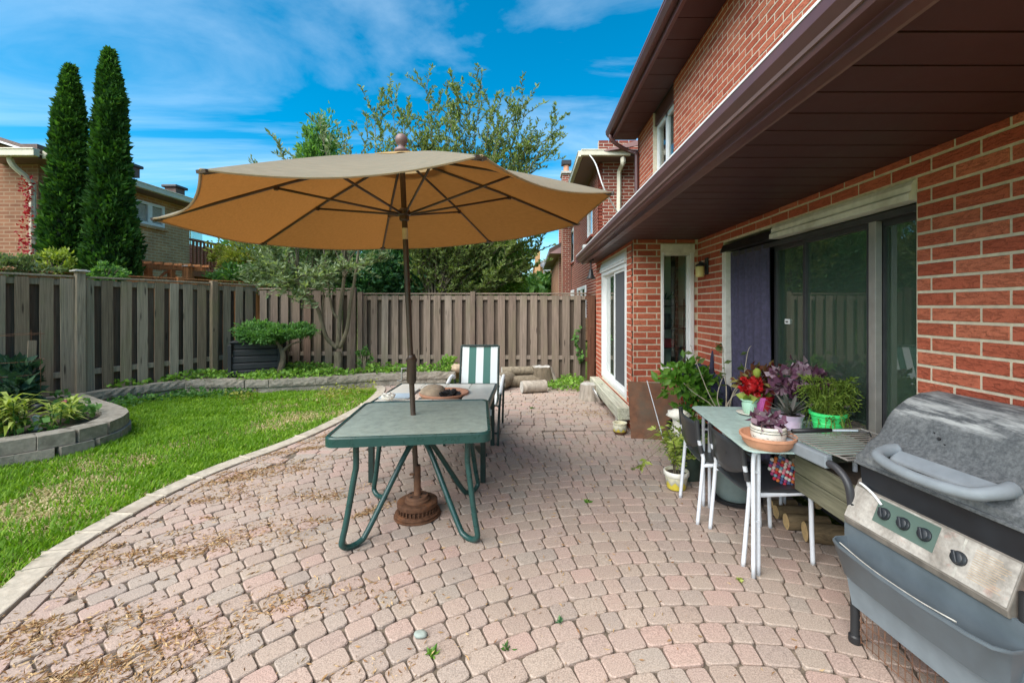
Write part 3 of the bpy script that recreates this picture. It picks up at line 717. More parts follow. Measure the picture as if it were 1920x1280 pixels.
# ------------------------------------------------------------------ brickwork
BL, BH = .232, .075
def brick_shape(L, hgt=.061, pr=.005, c=.002):          # seen from outside: x along the wall, -y outwards
    return ([(-L / 2, 0, -hgt / 2), (L / 2, 0, -hgt / 2), (L / 2, 0, hgt / 2), (-L / 2, 0, hgt / 2),
             (-L / 2 + c, -pr, -hgt / 2 + c), (L / 2 - c, -pr, -hgt / 2 + c), (L / 2 - c, -pr, hgt / 2 - c), (-L / 2 + c, -pr, hgt / 2 - c)],
            [(4, 5, 6, 7), (0, 1, 5, 4), (1, 2, 6, 5), (2, 3, 7, 6), (3, 0, 4, 7)])
def courses(length, z0, z1, holes, ph=0.0, zoff=0.0):
    """bricks of a wall in running bond: list of (u centre, z centre, length); holes are (u0,u1,z0,z1)"""
    r = []; i = 0; z = z0 + BH / 2
    while z < z1:
        cuts = [(0, length)]
        for (a, b, c, d) in holes:
            if c - .03 < z < d + .03:
                n = []
                for s, e in cuts:
                    if b <= s or a >= e: n.append((s, e))
                    else:
                        if a > s: n.append((s, a))
                        if b < e: n.append((b, e))
                cuts = n
        for s, e in cuts:
            u = -BL * 2 + ph + (BL / 2 if i % 2 else 0)
            while u < e:
                a, b = max(u, s), min(u + BL, e); u += BL
                if b - a > .035: r.append(((a + b) / 2, z, b - a - .014))
        z += BH; i += 1
    return r
def brick_wall(parent, name, org, udir, nrm, length, z0, z1, holes=(), mat='brick', mort='mortar', ph=0.0, singles=0, score=None):
    """mortar sheet with openings, bricks proud of it; the largest in view are objects of their own"""
    org = Vector(org); u = Vector(udir); n = Vector(nrm); m = MB()
    us = sorted({0, length, *[h[0] for h in holes], *[h[1] for h in holes]}); zs = sorted({z0, z1, *[min(max(h[2], z0), z1) for h in holes], *[min(max(h[3], z0), z1) for h in holes]})
    for i in range(len(us) - 1):
        for j in range(len(zs) - 1):
            uc, zc = (us[i] + us[i + 1]) / 2, (zs[j] + zs[j + 1]) / 2
            if any(h[0] < uc < h[1] and h[2] < zc < h[3] for h in holes): continue
            q = [org + u * a + Vector((0, 0, b)) for a, b in ((us[i], zs[j]), (us[i + 1], zs[j]), (us[i + 1], zs[j + 1]), (us[i], zs[j + 1]))]
            back = [p - n * .09 for p in q]; m.add(q + back, [(0, 1, 2, 3), (7, 6, 5, 4), (0, 4, 5, 1), (1, 5, 6, 2), (2, 6, 7, 3), (3, 7, 4, 0)])
    wall = m.build(name, mort, parent)
    lst = courses(length, z0, z1, holes, ph)
    if score: lst.sort(key=score, reverse=True)
    ang = math.atan2(u.y, u.x); rest = MB(); cache = {}
    R = Matrix.Rotation(ang, 4, 'Z')
    for k, (uc, zc, L) in enumerate(lst):
        p = org + u * uc + Vector((0, 0, zc))
        if k < singles:
            key = round(L, 2)
            if key not in cache:
                b = MB(); b.add(*brick_shape(key)); cache[key] = mesh_of(b, 'brick', mat)
            piece('brick', cache[key], wall, p, (0, 0, ang))
        else:
            v, f = brick_shape(L, pr=.004 + random.uniform(-.001, .001)); rest.add([R @ Vector(q) + p for q in v], f, random.random())
    if rest.v: props(rest.build('brickwork', mat, wall, tone=True), kind='stuff')
    return wall

# ------------------------------------------------------------------ our house
WX = 2.02; BX = 1.25; BY = 5.02; EY = 7.74                # wall plane, bump-out plane and corner, far end
house = thing('brick_house', 'red brick house with dark brown eaves along the right of the patio', 'house', (WX, 3.0, 0))
D0, D1, DZ = 2.19, 4.35, 2.045                            # patio door opening
def vis_score(b):
    uc, zc, L = b; Y = BY - uc                             # u runs from the bump-out corner towards the camera
    if Y < 1.55 or zc < .75 * (Y < 2.2): return -1
    return L / Y
brick_wall(house, 'wall', (WX, BY, 0), (0, -1, 0), (-1, 0, 0), 6.0, 0, 2.33, [(BY - D1, BY - D0, .0, 2.16)], singles=300, score=vis_score, ph=.012)
brick_wall(house, 'upper_wall', (WX, EY, 0), (0, -1, 0), (-1, 0, 0), 8.4, 2.55, 4.62, [(EY - 6.80, EY - 5.84, 3.60, 4.63)])
brick_wall(house, 'bay_wall', (BX, BY, 0), (1, 0, 0), (0, -1, 0), WX - BX, 0, 2.33, [(.335, .725, .74, 2.23)], ph=.05)
brick_wall(house, 'bay_side_wall', (BX, EY - .02, 0), (0, -1, 0), (-1, 0, 0), EY - .02 - BY, 0, 2.33, [(EY - .02 - 7.12, EY - .02 - 5.33, .30, 2.20)])
brick_wall(house, 'end_wall', (WX + 5, EY, 0), (-1, 0, 0), (0, 1, 0), 5.0, 0, 4.62)
m = MB(); m.box(WX + .1, WX + 5, -.9, EY - .1, 4.5, 4.6); m.box(WX + 4.8, WX + 5, -.9, EY - .1, 0, 4.6); m.box(BX + .1, WX + .3, BY + .1, EY - .12, 2.25, 2.32); m.build('inner_structure', 'dark_interior', house)
# lower eave: soffit boards, fascia, gutter, roof
SZ = 2.295; SX0 = .985
EAVE0, EAVE1 = -1.0, 7.62
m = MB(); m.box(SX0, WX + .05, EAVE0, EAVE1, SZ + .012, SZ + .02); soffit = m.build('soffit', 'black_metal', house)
msh = {}
yy = EAVE0; k = 0
while yy < EAVE1 - .02:
    x1 = WX - .012 if yy + .085 < BY else BX - .012
    key = round(x1, 2)
    if key not in msh:
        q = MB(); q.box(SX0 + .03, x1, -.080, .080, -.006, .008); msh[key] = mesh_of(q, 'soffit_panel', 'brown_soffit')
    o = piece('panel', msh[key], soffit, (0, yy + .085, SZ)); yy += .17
def profile(pts, y0, y1): q = MB(); q.prism(pts, y0, y1, 'y'); return q
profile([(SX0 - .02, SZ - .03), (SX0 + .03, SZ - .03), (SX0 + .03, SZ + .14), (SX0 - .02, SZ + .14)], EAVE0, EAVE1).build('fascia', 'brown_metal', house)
profile([(SX0 + .002, SZ - .022), (SX0 + .055, SZ - .022), (SX0 + .055, SZ - .008), (SX0 + .002, SZ - .008)], EAVE0, EAVE1 - .01).build('soffit_trim', 'brown_light', house)
gp = [(SX0 - .025, SZ + .005), (SX0 - .075, SZ + .005), (SX0 - .085, SZ + .035), (SX0 - .115, SZ + .07), (SX0 - .115, SZ + .115), (SX0 - .10, SZ + .115), (SX0 - .10, SZ + .075), (SX0 - .07, SZ + .04), (SX0 - .06, SZ + .016), (SX0 - .025, SZ + .016)]
gut = profile(gp, EAVE0, EAVE1 + .02).build('gutter', 'brown_metal', house)
profile([(SX0 - .118, SZ + .112), (SX0 - .098, SZ + .112), (SX0 - .098, SZ + .122), (SX0 - .118, SZ + .122)], EAVE0, EAVE1 + .02).build('gutter_bead', 'white_vinyl', gut)  # white stands for the bright highlight line on the brown gutter lip
profile([(SX0 - .089, SZ + .026), (SX0 - .077, SZ + .026), (SX0 - .083, SZ + .04), (SX0 - .092, SZ + .04)], EAVE0, EAVE1 + .02).build('gutter_bead', 'brown_light', gut)  # paler brown for the lower highlight line of the gutter
m = MB(); m.add([(SX0 - .12, EAVE1 + .022, SZ), (SX0 - .02, EAVE1 + .022, SZ), (SX0 - .02, EAVE1 + .022, SZ + .12), (SX0 - .12, EAVE1 + .022, SZ + .12)], [(0, 1, 2, 3)]); m.build('gutter_end', 'brown_metal', gut)
m = MB(); m.add([(SX0 - .03, EAVE0, SZ + .13), (WX, EAVE0, SZ + .62), (WX, EAVE1, SZ + .62), (SX0 - .03, EAVE1, SZ + .13), (SX0 - .03, EAVE0, SZ + .14), (WX, EAVE0, SZ + .63), (WX, EAVE1, SZ + .63), (SX0 - .03, EAVE1, SZ + .14)], [(0, 1, 2, 3), (7, 6, 5, 4), (0, 4, 5, 1), (3, 2, 6, 7), (0, 3, 7, 4)]); m.build('lower_roof', 'roof_shingle', house)
# upper eave
UZ = 4.61; UX = 1.57; UY1 = 7.82
m = MB(); m.box(UX, WX + .05, -1.0, UY1, UZ + .012, UZ + .02); us_ = m.build('upper_soffit', 'black_metal', house)
q = MB(); q.box(UX + .02, WX - .01, -.18, .18, -.006, .008); qm = mesh_of(q, 'soffit_panel', 'brown_soffit'); yy = 1.2
while yy < UY1 - .3: piece('panel', qm, us_, (0, yy + .185, UZ)); yy += .37
profile([(UX - .02, UZ - .04), (UX + .02, UZ - .04), (UX + .02, UZ + .16), (UX - .02, UZ + .16)], -1, UY1).build('upper_fascia', 'brown_metal', house)
ug = profile([(UX - .025, UZ + .03), (UX - .09, UZ + .03), (UX - .125, UZ + .09), (UX - .125, UZ + .14), (UX - .025, UZ + .14)], -1, UY1 + .02).build('upper_gutter', 'brown_metal', house)
profile([(UX - .13, UZ + .125), (UX - .118, UZ + .125), (UX - .118, UZ + .143), (UX - .13, UZ + .143)], -1, UY1 + .02).build('gutter_bead', 'brown_light', ug)
m = MB(); m.prism([(UX - .05, UZ + .15), (WX + 3, UZ + 2.3), (WX + 5.2, UZ + .15)], -1, UY1 + .05, 'y'); m.build('roof', 'roof_shingle', house)
m = MB(); m.tube(spline([(UX - .06, UY1 - .12, UZ + .04), (UX - .05, UY1 - .12, UZ - .05), (UX + .10, UY1 - .09, UZ - .16), (WX - .16, UY1 - .05, UZ - .24), (WX - .05, EY - .10, UZ - .34), (WX - .05, EY - .10, UZ - .5), (WX - .05, EY - .10, 2.7)], 5), .038, 8); m.build('downspout', 'brown_metal', house, smooth=True)
# upper window, recessed between brick jambs
m = MB(); m.box(WX + .085, WX + .10, 5.86, 6.78, 3.64, 4.36); wn = m.build('window', 'window_glass', house)
m = MB()
for a, b, c, d in ((5.85, 5.91, 3.61, 4.4), (6.73, 6.79, 3.61, 4.4), (6.28, 6.36, 3.61, 4.4), (5.91, 6.73, 3.61, 3.67), (5.91, 6.73, 4.34, 4.4)): m.box(WX + .06, WX + .12, a, b, c, d)
m.build('frame', 'white_vinyl', wn)
m = MB(); m.box(WX + .03, WX + .15, 5.845, 6.795, 4.4, 4.63); m.build('window_trim', 'brown_metal', house)
m = MB(); m.box(WX + .25, WX + .27, 5.84, 6.8, 3.6, 4.6); m.build('blind', 'off_white', wn)
q = MB(); v, f = brick_shape(.068, .10, .03); q.add(v, f); qm = mesh_of(q, 'sill_brick', 'brick'); 
for k in range(13): piece('sill_brick', qm, wn, (WX, 5.86 + k * .075, 3.56), (0, 0, -math.pi / 2))

# patio door
def part_box(name, mat, parent, x0, x1, y0, y1, z0, z1, bevel=0): q = MB(); q.box(x0, x1, y0, y1, z0, z1); return q.build(name, mat, parent, bevel=bevel)
def frame_yz(name, mat, parent, x0, x1, y0, y1, z0, z1, wv, wh):
    q = MB(); q.box(x0, x1, y0, y0 + wv, z0, z1); q.box(x0, x1, y1 - wv, y1, z0, z1); q.box(x0 + .001, x1 - .001, y0 + wv, y1 - wv, z0, z0 + wh); q.box(x0 + .001, x1 - .001, y0 + wv, y1 - wv, z1 - wh, z1); return q.build(name, mat, parent, bevel=.003)
door = part_box('patio_door', 'dark_frame', house, WX + .03, WX + .16, D0, D1, .08, .14)
frame_yz('door_frame', 'dark_frame', door, WX + .03, WX + .15, D0 + .005, D1 - .005, .14, DZ, .03, .04)
part_box('jamb', 'off_white', door, WX - .02, WX + .12, D1 - .085, D1 - .002, .1, DZ + .05, .004)
for nm, (a, b, x) in {'a': (3.13, 3.60, .10), 'b': (2.545, 3.17, .065), 'c': (2.215, 2.52, .10)}.items():
    leaf = part_box('glass_pane', 'door_glass', door, WX + x, WX + x + .006, a + .02, b - .02, .16, DZ - .05)
    frame_yz('stile', 'dark_frame', leaf, WX + x - .018, WX + x + .022, a, b, .15, DZ - .035, .03, .035)
part_box('meeting_stile', 'aluminium', door, WX + .035, WX + .075, 2.492, 2.544, .15, DZ - .036, .003)
m = MB(); pr = [(WX - .04, DZ + .01), (WX + .05, DZ + .01), (WX + .05, DZ + .115), (WX - .012, DZ + .115), (WX - .024, DZ + .09), (WX - .024, DZ + .06), (WX - .04, DZ + .045)]; m.prism(pr, D0 + .003, 3.46, 'y'); m.build('door_header', 'off_white', door)
m = MB(); m.prism([(WX - .04, DZ + .01), (WX + .05, DZ + .01), (WX + .05, DZ + .10), (WX - .01, DZ + .085)], 3.462, D1, 'y'); m.build('torn_header', 'black_metal', door)
def curtain(name, mat, parent, x, y0, y1, z0, z1, amp, waves, n=60):
    V = []; 
    for j in (0, 1, 2, 3, 4, 5):
        z = z0 + (z1 - z0) * j / 5
        for i in range(n + 1):
            t = i / n; V.append((x + amp * math.sin(t * waves * 6.283 + .5 * math.sin(j)) * (1.1 - .1 * j) + .3 * amp * math.sin(t * waves * 15), y0 + (y1 - y0) * t, z))
    Fc = [(j * (n + 1) + i, j * (n + 1) + i + 1, (j + 1) * (n + 1) + i + 1, (j + 1) * (n + 1) + i) for j in range(5) for i in range(n)]
    return np_obj(name, V, Fc, M(mat), parent, smooth=True)
curtain('door_screen', 'purple_cloth', door, WX + .04, 3.585, D1 - .09, .16, DZ, .02, 5, 90)
curtain('sheer_curtain', 'sheer_cloth', door, WX + .19, 2.42, 3.62, .16, DZ, .03, 7, 120)
curtain('inner_curtain', 'blue_cloth', door, WX + .14, 2.20, 2.40, .16, DZ, .02, 3)
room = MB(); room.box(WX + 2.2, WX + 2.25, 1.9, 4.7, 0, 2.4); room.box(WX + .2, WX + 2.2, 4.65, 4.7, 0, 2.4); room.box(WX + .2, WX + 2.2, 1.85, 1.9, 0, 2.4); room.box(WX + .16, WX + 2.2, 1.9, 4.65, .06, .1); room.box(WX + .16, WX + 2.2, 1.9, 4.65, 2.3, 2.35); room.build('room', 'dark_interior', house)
m = MB(); q0 = P(1470, 604, 3.44); m.box(WX + .088, WX + .096, 3.40, 3.46, 1.36, 1.40); m.build('sticker', 'white_vinyl', door)
m = MB()
for k in range(3): m.box(WX + .085, WX + .0875, 3.415 + k * .011, 3.423 + k * .011, 1.372, 1.384)
m.build('sticker_print', 'black_metal', door)

# bay window with its sill, and the white sliding door on the bay's side
wx0, wx1, wz0, wz1 = BX + .335, BX + .725, .74, 2.23
m = MB(); m.box(wx0 + .02, wx1 - .03, BY + .045, BY + .051, wz0 + .06, wz1 - .13); bw_ = m.build('bay_window', 'window_glass', house)
m = MB()
for a, b, c, d in ((wx0, wx0 + .032, wz0, wz1), (wx1 - .05, wx1, wz0, wz1), (wx0 + .032, wx1 - .05, wz0, wz0 + .05)): m.box(a, b, BY - .015, BY + .07, c, d)
m.build('frame', 'white_vinyl', bw_, bevel=.006)
m = MB(); m.box(wx0 + .032, wx1 - .05, BY - .012, BY + .065, wz1 - .12, wz1); m.box(wx0 - .01, wx1 + .004, BY - .03, BY - .018, wz1 - .09, wz1 + .012); m.build('frame_head', 'off_white', bw_, bevel=.004)
m = MB(); m.box(wx1 - .075, wx1 - .051, BY + .01, BY + .06, wz0 + .056, wz1 - .122); m.build('frame_stile', 'white_vinyl', bw_, bevel=.003)
q = MB(); v, f = brick_shape(.07, .085, .05); q.add(v, f); qm = mesh_of(q, 'sill_brick', 'brick')
for k in range(7): piece('sill_brick', qm, bw_, (wx0 - .06 + k * .079, BY, wz0 - .045))
# what the bay window shows: a kitchen corner with shelves and pots
room2 = MB(); room2.box(BX + .25, WX + .6, BY + .44, BY + .47, .3, 2.25); room2.box(BX + .18, BX + .23, BY + .12, BY + 1.0, .3, 2.25); room2.box(WX + .55, WX + .6, BY + .1, BY + 1.0, .3, 2.25); room2.build('kitchen_wall', 'room_wall', house)
sh = thing('window_shelf', 'dark wire shelf inside the narrow bay window', 'shelf', (BX + .5, BY + .3, .76))
for z in (.98, 1.22, 1.50):
    m = MB(); m.box(BX + .36, BX + .78, BY + .2, BY + .42, z, z + .012); m.build('shelf_board', 'black_metal', sh)
m = MB()
for x in (BX + .38, BX + .76):
    for y_ in (BY + .21, BY + .41): m.box(x - .006, x + .006, y_ - .006, y_ + .006, .76, 1.6)
m.build('shelf_post', 'black_metal', sh)
m = MB(); m.lathe([(.05, 0), (.062, .02), (.07, .10), (.05, .14), (.055, .17), (.045, .18)], 18, (BX + .50, BY + .3, 1.233)); o = m.build('glass_jar', 'dark_glaze', smooth=True); props(o, 'large dark jar on the shelf inside the bay window', 'jar')
m = MB(); m.box(BX + .43, BX + .57, BY + .22, BY + .36, .993, 1.10); o = m.build('red_box', 'red_plastic', bevel=.006); props(o, 'red box on the lower shelf inside the bay window', 'box')
ip = thing('orchid_pot', 'small potted orchid on the top shelf inside the bay window', 'plant', (BX + .48, BY + .28, 1.513))
m = MB(); m.lathe([(.03, 0), (.045, .07), (.048, .075), (.04, .075)], 16, (BX + .48, BY + .28, 1.513)); m.build('pot', 'white_glaze', ip, smooth=True)
pts = np.array([[BX + .48, BY + .28, 1.59]] * 9); leaves('foliage', pts, np.full(9, .13), 'leaf_deep', ip, .28, np.array([[math.cos(a), .3 * math.sin(a), .45] for a in np.linspace(0, 6, 9)]), .15)
sd = part_box('sliding_door', 'white_vinyl', house, BX + .02, BX + .12, 5.345, 7.115, .30, .345)
frame_yz('door_frame', 'white_vinyl', sd, BX - .01, BX + .10, 5.34, 7.12, .345, 2.06, .075, .05)
m = MB(); m.prism([(BX - .035, 2.065), (BX + .08, 2.065), (BX + .08, 2.20), (BX - .02, 2.20)], 5.335, 7.125, 'y'); m.prism([(BX - .036, 2.10), (BX - .045, 2.10), (BX - .045, 2.115), (BX - .036, 2.115)], 5.335, 7.125, 'y'); m.build('door_header', 'white_vinyl', sd)
for a, b, x in ((5.42, 6.20, .03), (6.16, 7.04, .06)):
    gl = part_box('glass_pane', 'screen_mesh' if a < 6 else 'door_glass', sd, BX + x, BX + x + .006, a + .03, b - .03, .42, 2.0); frame_yz('stile', 'white_vinyl', gl, BX + x - .016, BX + x + .022, a, b, .397, 2.012, .03, .04)
m = MB(); m.box(BX + .14, BX + .15, 5.35, 6.15, .35, 2.1); m.build('screen', 'dark_interior', sd)
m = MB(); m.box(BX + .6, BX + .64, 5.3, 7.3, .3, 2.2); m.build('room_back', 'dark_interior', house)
m = MB(); m.box(BX - .17, BX - .012, 5.06, 7.36, .14, .285); o = m.build('door_step', 'pale_plank', bevel=.008); props(o, 'pale weathered timber step under the white sliding door', 'step')
for y_ in (5.2, 7.1): m = MB(); m.box(BX - .15, BX - .03, y_, y_ + .1, 0, .14); m.build('support', 'cut_grey', o)
# lamp on the wall and bell under the eave
lw = thing('wall_lamp', 'black wall lamp with a cream glass shade beside the bay window', 'lamp', (WX, 4.80, 1.9))
q = P(1311, 511, 4.78)
m = MB(); m.box(WX - .022, WX - .008, 4.69, 4.77, 1.86, 2.05); m.build('back_plate', 'black_metal', lw, bevel=.006)
m = MB(); m.tube(spline([(WX - .02, 4.73, 1.97), (WX - .08, 4.74, 2.0), (q.x, 4.76, 1.99), (q.x, 4.76, 1.96)], 5), .012, 8); m.lathe([(.045, 0), (.05, .012), (.03, .03)], 18, (q.x, 4.76, 1.955)); m.build('arm', 'black_metal', lw, smooth=True)
m = MB(); m.lathe([(.036, 0), (.047, .01), (.047, .115), (.044, .12)], 20, (q.x, 4.76, 1.835)); m.build('shade', 'yellow_glass', lw, smooth=True, autos=True)
q = P(1108, 517, 7.0)
bl = thing('hanging_bell', 'black bell hanging under the far end of the eave', 'bell', (q.x, 7.0, q.z - .06))
m = MB(); m.lathe([(.085, 0), (.07, .02), (.045, .06), (.035, .11), (.03, .15), (.01, .165)], 20, (q.x, 7.0, q.z - .05)); m.build('bell_body', 'black_metal', bl, smooth=True)
m = MB(); m.tube([(q.x, 7.0, q.z + .1), (q.x, 7.0, SZ)], .012, 6); m.lathe([(.05, 0), (.05, .03)], 12, (q.x, 7.0, SZ - .035)); m.build('hanger', 'black_metal', bl)

# ------------------------------------------------------------------ neighbouring houses
NX, NY = 1.62, 9.68
nb = thing('brick_house', 'dark red brick house with cream gutters beyond the back fence at right', 'house', (NX, NY, 0))
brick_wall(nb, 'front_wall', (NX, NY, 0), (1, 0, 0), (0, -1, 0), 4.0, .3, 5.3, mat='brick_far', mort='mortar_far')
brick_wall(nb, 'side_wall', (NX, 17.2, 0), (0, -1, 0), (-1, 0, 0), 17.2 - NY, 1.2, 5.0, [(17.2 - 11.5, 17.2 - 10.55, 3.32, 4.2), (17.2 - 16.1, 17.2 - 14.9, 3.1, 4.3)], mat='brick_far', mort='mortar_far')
def nb_window(y0, y1, z0, z1, sub=True):
    q = MB(); q.box(NX + .04, NX + .05, y0 + .03, y1 - .03, z0 + .03, z1 - .03); g = q.build('window', 'window_glass', nb); frame_yz('frame', 'white_vinyl', g, NX - .005, NX + .07, y0, y1, z0, z1, .07, .06)
    q = MB(); q.box(NX - .05, NX, y0 - .05, y1 + .05, z0 - .07, z0 - .005); q.build('sill', 'brick_far', g); q = MB(); q.box(NX + .15, NX + .16, y0, y1, z0, z1); q.build('blind', 'blue_white', g)
nb_window(10.55, 11.5, 3.32, 4.2); nb_window(14.9, 16.1, 3.1, 4.3)
for a, b in ((11.6, 13.6), (14.6, 15.6)):
    q = MB(); q.box(NX - .02, NX - .012, a, b, 1.3, 2.05); g = q.build('window', 'window_glass', nb); frame_yz('frame', 'white_vinyl', g, NX - .045, NX - .011, a, b, 1.2, 2.1, .16, .1); q = MB(); q.box(NX - .045, NX - .011, (a + b) / 2 - .06, (a + b) / 2 + .06, 1.3, 2.0); q.build('mullion', 'white_vinyl', g)
EZ = 4.86
m = MB(); m.box(NX - .40, NX + 1.05, NY - .40, 17.6, EZ - .05, EZ - .02); m.build('soffit', 'brown_brick' if False else 'brown_light', nb)
def gutter_run(parent, a, b, mat='cream_gutter', sz=.12):
    a = Vector(a); b = Vector(b); q = MB(); q.bar(a, b, sz * .8, sz); q.bar(a + Vector((0, 0, sz * .5)), b + Vector((0, 0, sz * .5)), sz * 1.0, sz * .25); return q.build('gutter', mat, parent, bevel=.012)
gutter_run(nb, (NX - .46, NY - .45, EZ), (NX + .62, NY - .45, EZ)); gutter_run(nb, (NX - .46, NY - .40, EZ), (NX - .46, 17.6, EZ))
m = MB(); xa, ya = NX - .42, NY - .42; m.add([(xa, ya, EZ + .05), (xa + 9, ya, EZ + .05), (xa + 9, 18, EZ + .05), (xa, 18, EZ + .05), (xa + 3.4, ya + 3.4, EZ + 1.75), (xa + 3.4, 15, EZ + 1.75)], [(0, 1, 4), (0, 4, 5, 3), (1, 2, 5, 4), (2, 3, 5), (0, 3, 2, 1)]); m.build('roof', 'roof_shingle', nb)
m = MB(); m.add([P(1106, 289, 9.3), P(1200, 262, 8.9), P(1200, 272, 8.9), P(1140, 289, 9.3), P(1106, 289, 9.8), P(1200, 262, 9.4), P(1200, 272, 9.4), P(1140, 289, 9.8)], [(0, 1, 2, 3), (4, 7, 6, 5), (0, 4, 5, 1), (1, 5, 6, 2), (2, 6, 7, 3), (3, 7, 4, 0)]); m.build('rake_board', 'maroon_trim', nb)
m = MB(); a = P(1168, 296, 9.25); m.tube(spline([a, a + Vector((0, 0, -.12)), P(1164, 315, 9.5), P(1161, 325, 9.6), P(1161, 345, 9.61), P(1160, 420, 9.61), P(1160, 470, 9.61)], 4), .055, 4); m.build('downspout', 'cream_gutter', nb)
m = MB(); cx0, cx1 = 1.27, 1.60; m.box(cx0, cx1, 15.6, 16.1, .5, 6.45); ch = m.build('chimney', 'brown_brick', nb)
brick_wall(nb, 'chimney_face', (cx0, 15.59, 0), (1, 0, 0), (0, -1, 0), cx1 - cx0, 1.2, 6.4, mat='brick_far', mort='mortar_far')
m = MB(); m.box(cx0 - .04, cx1 + .04, 15.5, 16.15, 6.42, 6.5); m.build('chimney_cap', 'cut_grey', ch); m = MB(); m.lathe([(.11, 0), (.10, .28)], 12, ((cx0 + cx1) / 2, 15.8, 6.5)); m.build('flue', 'terracotta', ch); m = MB(); m.box((cx0 + cx1) / 2 - .18, (cx0 + cx1) / 2 + .18, 15.65, 15.95, 6.80, 6.95); m.build('cowl', 'black_metal', ch)
m = MB(); q = P(1105, 464, 11.2); m.box(NX - .18, NX - .012, 11.0, 11.25, q.z - .03, q.z + .05); m.build('flood_light', 'white_vinyl', nb, bevel=.01)
m = MB(); m.tube(spline([P(1104, 289, 9.2), P(1117, 308, 9.15), P(1131, 350, 9.1), P(1147, 380, 9.3), P(1160, 402, 9.5)], 6), .014, 6); o = m.build('cable', 'white_vinyl'); props(o, 'white cable hanging from the neighbouring gutter to its downspout', 'cable')
fb = thing('brick_house', 'farther brick house whose grey eave shows left of the tall chimney', 'house', (1.5, 19, 0))
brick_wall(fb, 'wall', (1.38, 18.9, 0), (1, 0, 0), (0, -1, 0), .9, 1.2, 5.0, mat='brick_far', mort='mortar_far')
m = MB(); m.box(1.38, 5, 18.92, 25, 0, 4.3); m.build('side_wall', 'brown_brick', fb)
m = MB(); a = P(1030, 475, 18.0); m.add([(a.x, 18.0, a.z), (a.x + .55, 18.0, a.z), (a.x + .55, 26, a.z), (a.x, 26, a.z), (a.x, 18.0, a.z + .2), (a.x + 3, 20, a.z + 2), (a.x + 3, 26, a.z + 2), (a.x, 26, a.z + .2)], [(3, 2, 1, 0), (0, 1, 5, 4), (4, 5, 6, 7), (0, 4, 7, 3), (1, 2, 6, 5)]); m.build('eave', 'brown_light', fb)
# distant tan house seen past the trees
dh = thing('tan_house', 'distant orange-tan brick house with grey roof behind the trees', 'house', (1.0, 32, 0))
Yd = 32.0
def dbox(px0, px1, py0, py1, Y, dep, name, mat, parent): a = P(px0, py1, Y); b = P(px1, py0, Y); q = MB(); q.box(a.x, b.x, Y, Y + dep, a.z, b.z); return q.build(name, mat, parent)
dbox(1003, 1075, 500, 600, Yd, 8, 'wall', 'orange_brick', dh); dbox(940, 1003, 527, 600, Yd + .5, 7, 'wing_wall', 'orange_brick', dh)
a = P(1000, 500, Yd - .4); b = P(1080, 500, Yd - .4); m = MB(); m.add([a, b, b + Vector((0, 9, 0)), a + Vector((0, 9, 0)), a + Vector((1.4, 2.5, 1.15)), b + Vector((0, 4, 1.4)), a + Vector((1.4, 6.5, 1.15)), b + Vector((0, 5, 1.4))], [(0, 1, 5, 4), (0, 4, 6, 3), (4, 5, 7, 6), (3, 6, 7, 2), (0, 3, 2, 1), (1, 2, 7, 5)]); m.build('roof', 'roof_grey', dh)
g = dbox(1020, 1031, 506, 523, Yd - .02, .05, 'window', 'window_glass', dh); dbox(1019, 1032, 505, 507, Yd - .06, .08, 'frame', 'white_vinyl', g); dbox(1019, 1032, 522, 524, Yd - .06, .08, 'frame', 'white_vinyl', g); dbox(1024.6, 1026, 507, 522, Yd - .06, .06, 'frame', 'white_vinyl', g); dbox(1019, 1020, 507, 522, Yd - .06, .06, 'frame', 'white_vinyl', g); dbox(1031, 1032, 507, 522, Yd - .06, .06, 'frame', 'white_vinyl', g)
ch = dbox(1003, 1013, 470, 590, Yd - .5, .5, 'chimney', 'orange_brick', dh)
a = P(1010, 541, Yd - 2); b = P(1050, 533, Yd); m = MB(); m.add([a, P(1050, 541, Yd - 2), b, P(1012, 533, Yd), a - Vector((0, 0, .1)), P(1050, 543.5, Yd - 2), b - Vector((0, 0, .1)), P(1012, 535.5, Yd)], [(0, 1, 2, 3), (7, 6, 5, 4), (0, 4, 5, 1), (1, 5, 6, 2), (2, 6, 7, 3), (3, 7, 4, 0)]); m.build('awning', 'off_white', dh); dbox(1016, 1048, 544, 560, Yd - 1.5, .1, 'conservatory', 'white_vinyl', dh)

